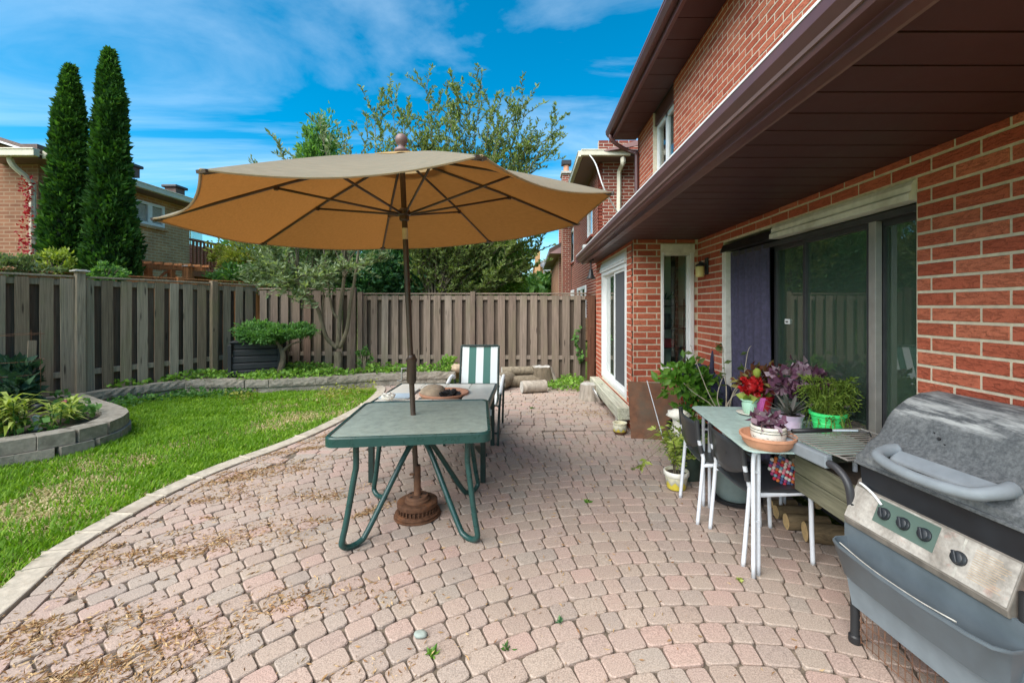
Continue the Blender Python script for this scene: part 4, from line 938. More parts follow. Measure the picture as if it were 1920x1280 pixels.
# the house to the left, gable towards us
lh = thing('tan_brick_house', 'brown and tan brick house with cream gutters behind the two cedars', 'house', (-9.6, 8.26, 0))
LX, LY0, LY1 = -9.6, 8.26, 11.95; LE = 4.36
m = MB(); m.prism([(LX - 6.4, 0), (LX, 0), (LX, LE + .1), (LX - 3.2, LE + 1.0), (LX - 6.4, LE + .1)], LY0, LY0 + .2, 'y'); m.build('gable_wall', 'brown_brick', lh)
m = MB(); m.box(LX - .2, LX, LY0 + .201, LY1, 0, LE + .1); m.build('side_wall', 'tan_brick', lh)
m = MB(); m.box(LX - 4, LX - .2, LY1 - .2, LY1, 0, LE); m.box(LX - 4, LX - 1.6, LY1 + .0, LY1 + 5, 0, LE - .8); m.build('rear_wall', 'brown_brick', lh)
th_ = .1
for sgn in (1, -1):
    m = MB(); ex = LX + .42 if sgn > 0 else LX - 6.82; rx = LX - 3.2; ez = LE - .02; rz_ = LE + 1.15
    m.add([(ex, LY0 - .35, ez), (rx, LY0 - .35, rz_), (rx, LY1 + .3, rz_), (ex, LY1 + .3, ez), (ex, LY0 - .35, ez + th_), (rx, LY0 - .35, rz_ + th_), (rx, LY1 + .3, rz_ + th_), (ex, LY1 + .3, ez + th_)], [(0, 1, 2, 3), (7, 6, 5, 4), (0, 4, 5, 1), (1, 5, 6, 2), (2, 6, 7, 3), (3, 7, 4, 0)]); rf = m.build('roof', 'roof_shingle', lh)
    m = MB(); m.bar((ex, LY0 - .37, ez + .02), (rx, LY0 - .37, rz_ + .02), .03, .18, (0, 1, 0)) ; m.build('rake_board', 'white_vinyl', rf)
gutter_run(lh, (LX + .46, LY0 - .3, LE), (LX + .46, LY1 + .3, LE), 'cream_gutter', .13); gutter_run(lh, (LX - .75, LY0 - .42, LE), (LX + .46, LY0 - .42, LE), 'cream_gutter', .13)
m = MB(); m.box(LX - .2, LX + .40, LY0 + .2, LY1 + .2, LE - .07, LE - .05); m.box(LX - .7, LX + .4, LY0 - .36, LY0 + .19, LE - .07, LE - .05); m.build('soffit', 'brown_light', lh)
m = MB(); m.tube(spline([(LX - .12, LY0 - .36, LE - .05), (LX - .12, LY0 - .3, LE - .2), (LX - .03, LY0 - .1, LE - .45), (LX - .03, LY0 - .07, LE - .7), (LX - .03, LY0 - .07, 1.2)], 4), .05, 6); m.build('downspout', 'cream_gutter', lh)
def wy(px): return F * LX / (px - VX)
y0_, y1_ = wy(248), wy(305); zt_ = H + (575 - 372) * y0_ / F; zb_ = H + (575 - 428) * y1_ / F
m = MB(); m.box(LX + .005, LX + .012, y0_, y1_, zb_, zt_); g = m.build('window', 'window_glass', lh)
frame_yz('frame', 'white_vinyl', g, LX + .013, LX + .06, y0_ - .05, y1_, zb_, zt_, .07, .07); m = MB(); m.box(LX + .014, LX + .058, (y0_ + y1_) / 2 - .06, (y0_ + y1_) / 2 + .06, zb_ + .07, zt_ - .07); m.build('mullion', 'white_vinyl', g)
for k in range(14): m = MB(); z_ = zb_ + .1 + k * (zt_ - zb_ - .2) / 13; m.bar((LX + .0135, y0_, z_), (LX + .0135, y1_, z_), .004, .03); m.build('blind_slat', 'cut_grey', g)
m = MB(); m.box(LX + .001, LX + .08, y0_ - .12, y1_ + .08, zb_ - .08, zb_ - .005); m.build('sill', 'tan_brick', g)
for px, py in ((258, 322), (344, 362)):
    q = P(px, py, wy(px) + .6); m = MB(); q.x -= .25; m.box(q.x - .16, q.x + .16, q.y - .16, q.y + .16, q.z - .12, q.z + .12); v_ = m.build('roof_vent', 'roof_shingle', lh); m = MB(); m.box(q.x - .22, q.x + .22, q.y - .22, q.y + .22, q.z + .12, q.z + .2); m.build('vent_cap', 'black_metal', v_, bevel=.02)
q = P(62, 278, 8.6); m = MB(); m.box(q.x - .2, q.x + .2, 8.5, 8.9, q.z - .1, q.z + .05); m.build('roof_vent', 'roof_shingle', lh)
m = MB(); a = P(372, 441, 12.6); m.box(a.x - .18, a.x + .16, 12.5, 12.55, a.z - .3, a.z + .2); m.build('rear_window', 'window_glass', lh)
# red creeper climbing the downspout
vn = []
for k in range(260):
    t = random.random(); z = 1.9 + 2.1 * t; s = .07 + .05 * math.sin(z * 5)
    vn.append((LX - .02 + random.gauss(0, s), LY0 - .12 - abs(random.gauss(0, .05)), z))
o = leaves('creeper', np.array(vn), .065, 'leaf_red', None, .7); props(o, 'red creeper climbing the downspout of the left house', 'creeper')
# deck of the left house
dk = thing('wooden_deck', 'raised reddish wooden deck with baluster railing behind the left house', 'deck', (-9.3, 12, 0))
dz0 = H + (575 - 504) * 12.0 / F; dz1 = H + (575 - 447) * 12.0 / F; DX = -9.58
m = MB(); m.box(DX - 3, DX, 12.0, 16.5, dz0 - .2, dz0 - .02); m.build('floor', 'deck_wood', dk)
m = MB(); m.box(DX - .12, DX + .02, 12.0, 16.5, dz1 - .05, dz1); m.build('rail', 'deck_wood', dk); m = MB(); m.box(DX - .06, DX - .02, 12.0, 16.5, dz0 + .08, dz0 + .16); m.build('rail', 'deck_wood', dk)
q = MB(); q.box(-.02, .02, -.02, .02, 0, dz1 - dz0 - .1); qm = mesh_of(q, 'baluster', 'deck_wood')
for k in range(32): piece('baluster', qm, dk, (DX - .0, 12.06 + k * .135, dz0 + .04))
q = MB(); q.box(-.06, .06, -.06, .06, 0, dz0); qm = mesh_of(q, 'deck_post', 'deck_wood')
for y_ in (12.1, 14, 16.3): piece('post', qm, dk, (DX - .1, y_, 0))
# garden arbour over the neighbour's fence
ab = thing('garden_arbour', 'orange wooden arbour with curved braces behind the left fence', 'arbour', (P(285, 530, 8.9).x, 8.9, 0))
m = MB(); a = P(218, 497, 8.6); b = P(352, 505, 9.6); m.bar(a, b, .06, .09); m.bar(a + Vector((.4, .0, 0)), b + Vector((.4, 0, 0)), .06, .09); m.build('beam', 'orange_wood', ab)
for t in np.linspace(.02, .98, 8): p = a.lerp(b, t); m = MB(); m.bar(p + Vector((-.15, .1, .06)), p + Vector((.6, -.1, .06)), .04, .05); m.build('rafter', 'orange_wood', ab)
for t in (.08, .42, .75): p = a.lerp(b, t); m = MB(); m.box(p.x - .05, p.x + .05, p.y - .05, p.y + .05, 0, p.z); m.build('post', 'orange_wood', ab)
for t0 in (.15, .50):
    p0 = a.lerp(b, t0); p1 = a.lerp(b, t0 + .42); m = MB(); m.tube([p0.lerp(p1, s) + Vector((0, 0, -.42 + .34 * math.sin(math.pi * s))) for s in np.linspace(0, 1, 14)], .028, 6); m.build('brace', 'orange_wood', ab)
m = MB(); p = P(352, 500, 9.3); m.box(p.x - .07, p.x + .07, p.y - .07, p.y + .07, 0, p.z); m.build('gate_post', 'orange_wood', ab); m = MB(); m.box(p.x - .09, p.x + .09, p.y - .09, p.y + .09, p.z, p.z + .03); m.build('post_cap', 'cut_grey', ab)

# ------------------------------------------------------------------ trees and shrubs
def cedar(label, px, ytop, Y, wpx, base_px, zb, seedv, n):
    base = P(base_px, 600, Y); top = P(px, ytop, Y); th = thing('columnar_cedar', label, 'tree', (base.x, Y, zb), group='pair of columnar cedars'); Rm = wpx / 2 * Y / F * .79; hh = top.z - zb
    m = MB(); m.tube([(base.x, Y, zb), (base.x + (top.x - base.x) * .8, Y, zb + hh * .8)], [.09, .02], 8); m.build('trunk', 'bark', th)
    def rr(t, a):
        prof = np.interp(t, [0, .06, .15, .3, .42, .55, .7, .85, .93, 1], [.62, .9, 1.0, 1.03, .92, .66, .52, .42, .22, .01])
        return Rm * prof * (1 + .30 * mnoise.noise(Vector((math.cos(a) * 1.2, math.sin(a) * 1.2, t * 9 + seedv))) + .26 * mnoise.noise(Vector((math.cos(a) * 3, math.sin(a) * 3, t * 22 + seedv))))
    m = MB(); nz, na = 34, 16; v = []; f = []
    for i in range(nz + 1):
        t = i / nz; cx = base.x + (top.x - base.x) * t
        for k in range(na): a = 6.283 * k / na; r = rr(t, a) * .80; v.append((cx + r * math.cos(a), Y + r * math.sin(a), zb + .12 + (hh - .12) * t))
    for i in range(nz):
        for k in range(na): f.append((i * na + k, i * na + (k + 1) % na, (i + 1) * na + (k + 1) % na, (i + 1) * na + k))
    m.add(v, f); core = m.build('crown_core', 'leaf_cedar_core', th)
    Pt = []; D = []
    for _ in range(n):
        t = random.random() ** 1.15; a = random.uniform(0, 6.283); r = rr(t, a) * random.uniform(.74, 1.0) * (1.0 + .35 * max(0, mnoise.noise(Vector((math.cos(a) * 4, math.sin(a) * 4, t * 34 + seedv))))); cx = base.x + (top.x - base.x) * t
        Pt.append((cx + r * math.cos(a), Y + r * math.sin(a), zb + .1 + (hh - .1) * t)); D.append((math.cos(a) * .8, math.sin(a) * .8, .75))
    Pt = np.array(Pt); tn = np.clip(.42 + .75 * np.array([mnoise.noise(Vector(p) * 4.6) for p in Pt]) + rng.normal(size=n) * .2, 0, .99)
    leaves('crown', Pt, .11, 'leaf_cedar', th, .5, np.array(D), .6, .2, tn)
cedar('left and shorter of the two tall columnar cedars behind the left fence', 133, 128, 7.75, 92, 122, .15, 1.3, 15000)
cedar('right and taller of the two tall columnar cedars behind the left fence', 206, 98, 7.95, 98, 212, .15, 8.8, 17000)

def branching(th, base, tips, r0, bark, leafmat, leaf=.085, aspect=.34, twigs=9, tw_len=.7, per=16, bend=.25, fork=.35, tmin=.35, seedv=0, droop=0.0, pair=True):
    """a stem from the base to every tip, side twigs along it and leaves along the twigs"""
    base = Vector(base); m = MB(); LP = []; LD = []
    for i, tp in enumerate(tips):
        tp = Vector(tp); d = tp - base; Ln = d.length
        jn = Vector((random.gauss(0, 1), random.gauss(0, 1), 0)) * bend * Ln * .18
        pth = spline([base, base + d * .28 + Vector((d.x * -.10, d.y * -.10, Ln * .05)) + jn * .4, base + d * .62 + jn, tp], 7)
        n = len(pth); m.tube(pth, [max(.004, r0 * (1 - .93 * (k / (n - 1)) ** .8) * (1.0 if i == 0 else .75)) for k in range(n)], 6)
        for q in range(twigs):
            t = tmin + (1 - tmin) * (q + random.random()) / twigs; k = min(int(t * (n - 1)), n - 2); p = pth[k].lerp(pth[k + 1], t * (n - 1) - k)
            ax = (pth[k + 1] - pth[k]).normalized(); rd = Vector((random.gauss(0, 1), random.gauss(0, 1), random.gauss(.25, .6))).normalized()
            dr = (ax * 1.0 + rd * .95 + Vector((0, 0, -droop))).normalized(); L = tw_len * random.uniform(.45, 1.15) * (1.15 - .55 * t)
            e = p + dr * L; mid = p.lerp(e, .5) + Vector((random.gauss(0, .04), random.gauss(0, .04), .05)) * L; tw = spline([p, mid, e], 4); m.tube(tw, [.007, .006, .005, .005, .004, .004, .003, .003, .002], 3, False)
            for s in range(per):
                tt = .12 + .88 * (s + random.random()) / per; kk = min(int(tt * 8), 7); pp = tw[kk].lerp(tw[kk + 1], tt * 8 - kk); LP.append(pp); LD.append(dr * .6 + Vector((random.gauss(0, .6), random.gauss(0, .6), .35)))
        for s in range(int(per * 1.6)):
            t = .6 + .4 * random.random(); k = min(int(t * (n - 1)), n - 2); LP.append(pth[k].lerp(pth[k + 1], t * (n - 1) - k)); LD.append(Vector((random.gauss(0, .6), random.gauss(0, .6), .6)))
    m.build('branches', bark, th, smooth=True)
    LP = np.array(LP); tn = np.clip(.45 + .35 * np.array([mnoise.noise(Vector(p) * 2.2 + Vector((seedv, 0, 0))) for p in LP]) + rng.normal(size=len(LP)) * .22, 0, .99)
    leaves('crown', LP, leaf, leafmat, th, aspect, np.array([tuple(x) for x in LD]), .5, .12, tn)

# yard tree with several stems in the bed
tb = G(633, 690, .2); tb.y = 8.25; tb.x = (633 - VX) / F * 8.25
ta = thing('fruit_tree', 'multi-stemmed small tree growing in the bed before the back fence', 'tree', (tb.x, tb.y, .2))
fk = tb + Vector((0, 0, .42)); m = MB(); m.tube(spline([tb, tb + Vector((.01, 0, .2)), fk], 4), [.10, .092, .085, .08, .078, .076, .075, .07, .065], 12)
def stem(pts, r): m.tube(spline([P(x, y, Yd_) for x, y, Yd_ in pts], 6), [r * (1 - .6 * k / (6 * (len(pts) - 1))) for k in range(6 * (len(pts) - 1) + 1)], 8)
stem([(633, 652, 8.25), (612, 632, 8.2), (600, 590, 8.1), (588, 565, 8.05), (565, 545, 8.0), (545, 500, 7.95), (540, 470, 7.9)], .045)
stem([(634, 650, 8.25), (636, 610, 8.25), (641, 560, 8.28), (648, 500, 8.3), (655, 440, 8.3), (652, 380, 8.3)], .05)
stem([(636, 652, 8.25), (650, 620, 8.2), (657, 570, 8.1), (664, 530, 8.0), (672, 470, 8.0), (680, 400, 8.0)], .042)
stem([(637, 598, 8.25), (625, 585, 8.3), (617, 545, 8.35), (610, 490, 8.4), (600, 420, 8.4)], .028)
stem([(602, 590, 8.1), (606, 560, 8.15), (606, 520, 8.2)], .02)
m.build('trunk', 'twig', ta, smooth=True)
branching(ta, P(560, 520, 8.0), [P(500, 400, 7.6), P(505, 470, 7.5), P(490, 330, 8.0), P(525, 275, 8.1), P(560, 300, 8.0), P(540, 530, 7.4), P(580, 540, 7.4), P(520, 500, 7.5), P(555, 555, 7.6), P(610, 520, 7.6), P(640, 505, 7.7), P(670, 500, 7.7)], .02, 'twig', 'leaf_silver', .105, .36, 13, .65, 16, .3, seedv=2)
branching(ta, P(645, 520, 8.2), [P(600, 230, 8.3), P(640, 250, 8.2), P(690, 255, 8.4), P(655, 300, 8.0), P(610, 340, 7.9), P(690, 420, 7.9), P(720, 480, 8.0), P(580, 380, 8.0)], .024, 'twig', 'leaf_silver', .105, .36, 14, .7, 16, .3, seedv=5)
# bushy tree beyond the back fence, stems fanning out
tB = thing('willow_tree', 'tall leafy many-stemmed tree fanning out behind the lower fence', 'tree', (P(815, 600, 10.3).x, 10.3, 0))
b0 = Vector((P(815, 600, 10.3).x, 10.3, .9))
tipsB = [(703, 212, 10.6), (735, 188, 10.2), (758, 215, 10), (800, 158, 10.4), (822, 190, 10.9), (853, 163, 10.2), (880, 185, 10.6), (905, 160, 10.8), (925, 200, 10.1), (955, 195, 10.4), (985, 215, 10.7), (1050, 222, 10.2), (1020, 262, 10.5), (1030, 292, 10.1), (985, 300, 10.4), (1000, 345, 10), (860, 260, 9.8), (790, 260, 10), (930, 290, 10.2), (940, 350, 10), (975, 400, 10.1), (1010, 470, 10.2), (1005, 440, 9.9), (990, 505, 10), (955, 470, 9.8), (900, 440, 9.7), (850, 430, 9.8), (770, 420, 10)]
tipsB += [(random.uniform(705, 1000), random.uniform(175, 330), random.uniform(9.9, 10.9)) for _ in range(18)]
branching(tB, b0, [P(*t) for t in tipsB], .05, 'twig', 'leaf_olive', .105, .36, 32, 1.05, 28, .35, tmin=.26, seedv=9)
def shrub(name, label, px, py, Y, rpx, rpy, mat, n, leaf=.09, aspect=.5, zb=0.0, cl=40, rd=None, group=None, D=None, spread=.3):
    c = P(px, py, Y); rx, rz = rpx * Y / F, rpy * Y / F; rd = rd or rx * .7; th = thing(name, label, 'shrub', (c.x, Y, zb), group=group)
    m = MB()
    for k in range(6): a = random.uniform(0, 6.28); m.tube([(c.x + .04 * math.cos(a), Y + .04 * math.sin(a), zb), (c.x + rx * .35 * math.cos(a), Y + rd * .35 * math.sin(a), c.z), (c.x + rx * .6 * math.cos(a), Y + rd * .6 * math.sin(a), c.z + rz * .5)], [.022, .014, .006], 5)
    m.build('stems', 'twig', th); pt, dd = clump_points(n, c, (rx, rd, rz), cl, spread); pt[:, 2] = np.maximum(pt[:, 2], zb + .02)
    tn = np.clip(.45 + .45 * np.array([mnoise.noise(Vector(p) * 2.6) for p in pt]) + rng.normal(size=n) * .2, 0, .99)
    leaves('crown', pt, leaf, mat, th, aspect, dd + np.array([0, 0, .4]), .8, .15, tn); return th
shrub('conifer', 'dark pointed conifer top showing above the left of the umbrella', 594, 330, 11.8, 40, 105, 'leaf_mid', 7000, .14, .35, 0, 90)
shrub('leafy_shrub', 'dense grey-green shrub behind the fence left of the yard tree', 560, 490, 9.8, 92, 74, 'leaf_silver', 9000, .10, .42, 0, 60)
shrub('leafy_shrub', 'deep green broad-leaved shrub behind the fence by the pole', 715, 500, 10.6, 85, 76, 'leaf_deep', 9000, .14, .42, 0, 60)
shrub('leafy_shrub', 'mid green shrub behind the fence right of the umbrella pole', 840, 505, 11.6, 105, 78, 'leaf_mid', 10000, .12, .42, 0, 60)
shrub('leafy_shrub', 'bright yellow-green shrub at the right end behind the fence', 945, 505, 11.0, 66, 76, 'leaf_bright', 8500, .105, .40, 0, 55)
shrub('leafy_shrub', 'yellowing shrub beside the deck behind the left fence', 462, 485, 10.9, 58, 48, 'leaf_yellow', 3800, .10, .45, 0, 40)
shrub('leafy_shrub', 'green hedge clump below the deck beyond the fence corner', 450, 518, 10.4, 46, 20, 'leaf_mid', 2200, .09, .5, 0, 30)
shrub('leafy_shrub', 'yellow-green bush in front of the left cedar', 104, 497, 6.95, 26, 30, 'leaf_lime', 1100, .075, .45, 0, 26)
shrub('leafy_shrub', 'pale flowering bush above the far left end of the fence', 30, 505, 6.6, 60, 24, 'leaf_silver', 1900, .06, .5, 0, 30)
shrub('leafy_shrub', 'small green bush between the right cedar and the arbour', 200, 514, 7.2, 32, 18, 'leaf_mid', 800, .075, .5, 0, 20)
for px, py, Y_, rx, rz, mt, lb in ((560, 470, 19, 110, 95, 'leaf_mid', 'distant green tree far behind the fence left of the pole'), (800, 480, 21, 120, 90, 'leaf_olive', 'distant olive tree far behind the fence right of the pole'), (915, 505, 24, 60, 55, 'leaf_mid', 'small distant tree left of the tan house')):
    shrub('distant_tree', lb, px, py, Y_, rx, rz, mt, 6500, .30, .5, 0, 70)
hx = rng.uniform(-22, 3.2, 26000); hz_ = rng.uniform(0, 1, 26000); top_ = 3.4 + .9 * np.array([mnoise.noise(Vector((a * .5, 2.2, 0))) for a in hx]); hp_ = np.stack([hx, 27 + rng.normal(size=26000) * 1.2, hz_ ** .8 * top_], 1)
o = leaves('distant_hedge', hp_, .42, 'leaf_mid', None, .6); props(o, 'mass of distant greenery closing the gaps beyond the fences', 'hedge', kind='stuff')
# trees that stand left of the picture; the patio door mirrors them
for k, (x, y_, z, rx, rz, mt, lb) in enumerate([(-10.5, 3.0, 3.6, 2.3, 2.4, 'leaf_mid', 'round green tree left of the yard mirrored in the patio door'), (-11.5, 6.2, 3.4, 1.6, 2.6, 'leaf_olive', 'olive green tree left of the yard mirrored in the patio door'), (-10.2, .2, 3.4, 2.2, 2.6, 'leaf_deep', 'dark green tree left of the yard mirrored in the patio door')]):
    if y_ > 5: continue
    th = thing('garden_tree', lb, 'tree', (x, y_, 0)); m = MB(); m.tube([(x, y_, 0), (x + .1, y_, 2), (x, y_ + .1, z)], [.16, .12, .05], 8); m.build('trunk', 'bark', th)
    pt, dd = clump_points(9000, (x, y_, z), (rx, 2.0, rz), 70, .35); leaves('crown', pt, .24, mt, th, .5, dd, .8)

# ------------------------------------------------------------------ bed plants, compost bin, topiary
cb = thing('compost_bin', 'black plastic compost bin in the corner of the planting bed', 'compost bin', (-5.27, 8.25, .2), rad(24))
for i in range(5):
    m = MB(); w0 = .40 - .012 * i; m.box(-w0, w0, -w0, w0, .125 * i + .006, .125 * (i + 1)); m.build('panel', 'bin_black', cb, world=False, bevel=.018)
    m = MB(); w1 = w0 - .02; m.box(-w1, w1, -w1, w1, .125 * i - .004, .125 * i + .008); m.build('seam', 'bin_black', cb, world=False)
for sx_ in (-1, 1):
    for sy_ in (-1, 1): m = MB(); m.box(sx_ * .395 - .03, sx_ * .395 + .03, sy_ * .395 - .03, sy_ * .395 + .03, 0, .60); m.build('corner_post', 'bin_black', cb, world=False, bevel=.01)
m = MB(); m.prism([(-.40, -.40), (.40, -.40), (.40, .40), (-.40, .40)], .625, .66); m.prism([(-.3, -.3), (.3, -.3), (.3, .3), (-.3, .3)], .66, .68); m.build('lid', 'bin_black', cb, world=False, bevel=.015)
tp = Vector((P(522, 690, 7.85).x, 7.85, .2)); ty = thing('topiary_yew', 'flat-topped clipped yew on a bare trunk beside the compost bin', 'shrub', tp)
m = MB(); m.tube(spline([tp, tp + Vector((.05, 0, .15)), tp + Vector((.09, 0, .38)), tp + Vector((.02, 0, .58)), tp + Vector((-.1, 0, .68))], 5), [.075, .07, .065, .06, .06, .058, .055, .055, .05, .05, .05, .045, .045, .04, .04, .035, .03, .03, .025, .025, .02], 8)
m.tube(spline([tp + Vector((.07, 0, .45)), tp + Vector((.2, 0, .58)), tp + Vector((.42, 0, .66))], 5), [.03] * 6 + [.015] * 5, 6); m.build('trunk', 'bark', ty, smooth=True)
pp, dd = [], []
for c_, r_, k_ in ((P(500, 628, 7.85), (.46, .45, .17), 4200), (P(548, 622, 7.85), (.36, .40, .13), 2600), (P(478, 618, 7.8), (.26, .34, .16), 1700)):
    a, b = clump_points(k_, c_, r_, 40, .34, .6); a[:, 2] = np.maximum(a[:, 2], c_.z - r_[2] * .75); pp.append(a); dd.append(b)
pp = np.concatenate(pp); tn = np.clip((pp[:, 2] - .95) * 1.6 + rng.normal(size=len(pp)) * .18, 0, .95); leaves('crown', pp, .065, 'leaf_mid', ty, .4, np.concatenate(dd) + [0, 0, .5], .7, .15, tn)
# ivy and other ground cover on the beds
def ground_cover(name, label, poly, n, mat, z, leaf, dens):
    xs = [p[0] for p in poly]; ys = [p[1] for p in poly]; x = rng.uniform(min(xs), max(xs), n); y = rng.uniform(min(ys), max(ys), n); ok = inside(poly, x, y); x, y = x[ok], y[ok]
    nn = np.array([mnoise.noise(Vector((a * 1.7, b * 1.7, 4.4))) for a, b in zip(x, y)]); ok = nn > dens; x, y, nn = x[ok], y[ok], nn[ok]
    zz = z + rng.uniform(0, .11, len(x)) * (1 + nn); D = np.stack([rng.normal(size=len(x)), rng.normal(size=len(x)), np.full(len(x), .5)], 1)
    o = leaves(name, np.stack([x, y, zz], 1), leaf, mat, None, .8, D, .2, .12, np.clip(.5 + nn * .6 + rng.normal(size=len(x)) * .2, 0, .99)); props(o, label, 'ground cover', kind='stuff')
bedp = [(p.x, p.y - .10) for p in rear_path[4:]] + [(-1.3, 8.62), (-3.6, 8.7), (-5.6, 8.7), (-6.2, 7.6)]
ground_cover('ground_ivy', 'green ivy and weeds covering the bed along the back fence', bedp, 12000, 'leaf_bright', .205, .062, -.25)
ground_cover('ground_ivy', 'creeping weeds along the foot of the garden wall', [(-6.3, 6.2), (-5.9, 7.05), (-4.7, 7.2), (-4.7, 6.9), (-5.6, 6.7), (-5.9, 6.0)], 1500, 'leaf_mid', .0, .055, -.05)
ground_cover('fallen_leaves', 'yellow fallen leaves lying on the lawn edge below the bed', [(-5.0, 6.9), (-2.7, 7.8), (-2.8, 6.4), (-4.2, 6.2)], 900, 'leaf_yellow', .02, .05, .0)
ground_cover('planter_cover', 'low green leaves over the planter soil', [(p.x - .22, p.y) for p in pl_path] + [(-7.0, 5.5), (-7.7, 2.6)], 4200, 'leaf_mid', .21, .07, -.1)
ground_cover('corner_weeds', 'weeds growing around the stumps by the house corner', [(.3, 7.6), (1.1, 7.3), (1.15, 8.6), (.2, 8.6)], 1400, 'leaf_bright', .0, .055, -.1)
def rosette(name, label, c, n, L, mat, aspect=.16, up=.7, h=.3, group=None, stems_=6):
    th = thing(name, label, 'plant', c, group=group); Pt, D = [], []; m = MB()
    for s in range(stems_):
        a = random.uniform(0, 6.28); r0 = random.uniform(0, .12); bx, by = c[0] + r0 * math.cos(a), c[1] + r0 * math.sin(a); m.tube([(bx, by, c[2]), (bx + .03 * math.cos(a), by + .03 * math.sin(a), c[2] + h)], [.006, .004], 5)
        for k in range(n // stems_):
            t = .15 + .85 * random.random(); an = random.uniform(0, 6.28); Pt.append((bx + .03 * math.cos(a) * t, by + .03 * math.sin(a) * t, c[2] + h * t)); D.append((math.cos(an), math.sin(an), up * t))
    m.build('stems', 'leaf_mid', th)
    n = len(Pt); Pt = np.array(Pt); D = np.array(D); D /= np.linalg.norm(D, axis=1)[:, None]; S = np.cross(D, [0, 0, 1]); S /= np.linalg.norm(S, axis=1)[:, None]; ls = (L * rng.uniform(.6, 1.15, n))[:, None]; w_ = ls * aspect * .5
    mid = Pt + D * ls * .5 + np.array([0, 0, .06]) * ls; tip = Pt + D * ls - np.array([0, 0, .28]) * ls
    V = np.stack([Pt - S * w_ * .4, Pt + S * w_ * .4, mid + S * w_, mid - S * w_, tip], 1).reshape(-1, 3); i = np.arange(n)[:, None] * 5
    np_obj('foliage', V, np.concatenate([i + [0, 1, 2], i + [0, 2, 3], i + [3, 2, 4]], 0), M(mat), th, np.repeat(rng.uniform(0, .99, n), 5)); return th
def gp_(px, py, z=.21): q = G(px, py, z); return (q.x, q.y, z)
rosette('lily_plant', 'large yellow-green lily clump in the planter, nearest the camera', gp_(40, 812), 130, .26, 'leaf_lime', .14, .6, .34)
rosette('lily_plant', 'smaller yellow-green lily clump beside the pink flower in the planter', gp_(105, 795), 90, .22, 'leaf_lime', .14, .6, .22)
rosette('lily_plant', 'yellow-green lily clump against the left edge of the picture', gp_(4, 818), 70, .24, 'leaf_yellow', .14, .6, .28)
shrub('hydrangea_shrub', 'dark green large-leaved shrub at the left edge in the planter', 22, 722, 5.35, 42, 42, 'leaf_hosta', 420, .17, .55, .2, 26)
fl = thing('pink_flower', 'single pink flower at the back of the planter', 'flower', gp_(126, 770)); c_ = Vector(gp_(126, 770)); m = MB(); m.tube([c_, c_ + Vector((0, 0, .10))], .004, 5); m.build('stem', 'leaf_mid', fl)
leaves('petals', np.array([c_ + Vector((0, 0, .10))] * 14), .055, 'petal_pink', fl, .8)
c_ = Vector(gp_(67, 806)); sl = thing('solar_light', 'small white-topped garden light standing in the planter', 'garden light', c_)
m = MB(); m.lathe([(.045, 0), (.05, .012), (.022, .016), (.022, .12), (.03, .125), (.03, .145), (.012, .155)], 16, c_); m.build('lamp_body', 'white_vinyl', sl, smooth=True, autos=True); m = MB(); m.lathe([(.06, -.02), (.06, 0), (.05, .002)], 16, c_); m.build('foot', 'black_metal', sl)
cg = Vector(gp_(38, 780)); wc = thing('plant_cage', 'thin wire plant cage against the left fence', 'plant cage', (P(30, 700, 5.3).x, 5.3, .2))
cc_ = Vector((P(30, 700, 5.3).x, 5.3, .2))
for zz_ in (.45, .62, .95):
    m = MB(); m.tube([cc_ + Vector((.24 * math.cos(a), .24 * math.sin(a), zz_)) for a in np.linspace(0, 6.283, 25)[:-1]], .0025, 5, closed=True); m.build('ring', 'rust', wc)
for a in (0.3, 1.9, 3.5, 5.0): m = MB(); m.tube([cc_ + Vector((.24 * math.cos(a), .24 * math.sin(a), z)) for z in (0, 1.0)], .0025, 5); m.build('wire', 'rust', wc)
c_ = Vector(gp_(72, 770)); m = MB(); m.lathe([(.05, 0), (.06, .06), (.05, .085), (0.02, .09)], 16, c_); o = m.build('black_pot', 'black_metal', smooth=True); props(o, 'small black pot among the lilies in the planter', 'pot')
shrub('small_shrub', 'small round green shrub in the bed beside the tall fence post', 683, 668, 8.45, 15, 20, 'leaf_mid', 420, .05, .5, .2, 16)
shrub('small_shrub', 'leafy weed clump in the bed left of the lounge chair', 832, 690, 8.4, 26, 20, 'leaf_bright', 420, .07, .6, .2, 18)
vy = []
for k in range(60): t = random.random(); vy.append((1.02 + .05 * math.sin(t * 7) + random.gauss(0, .02), 8.60, .35 + .75 * t))
o = leaves('ivy_vine', np.array(vy), .085, 'leaf_mid', None, .85); props(o, 'ivy vine climbing the fence near the house corner', 'vine')

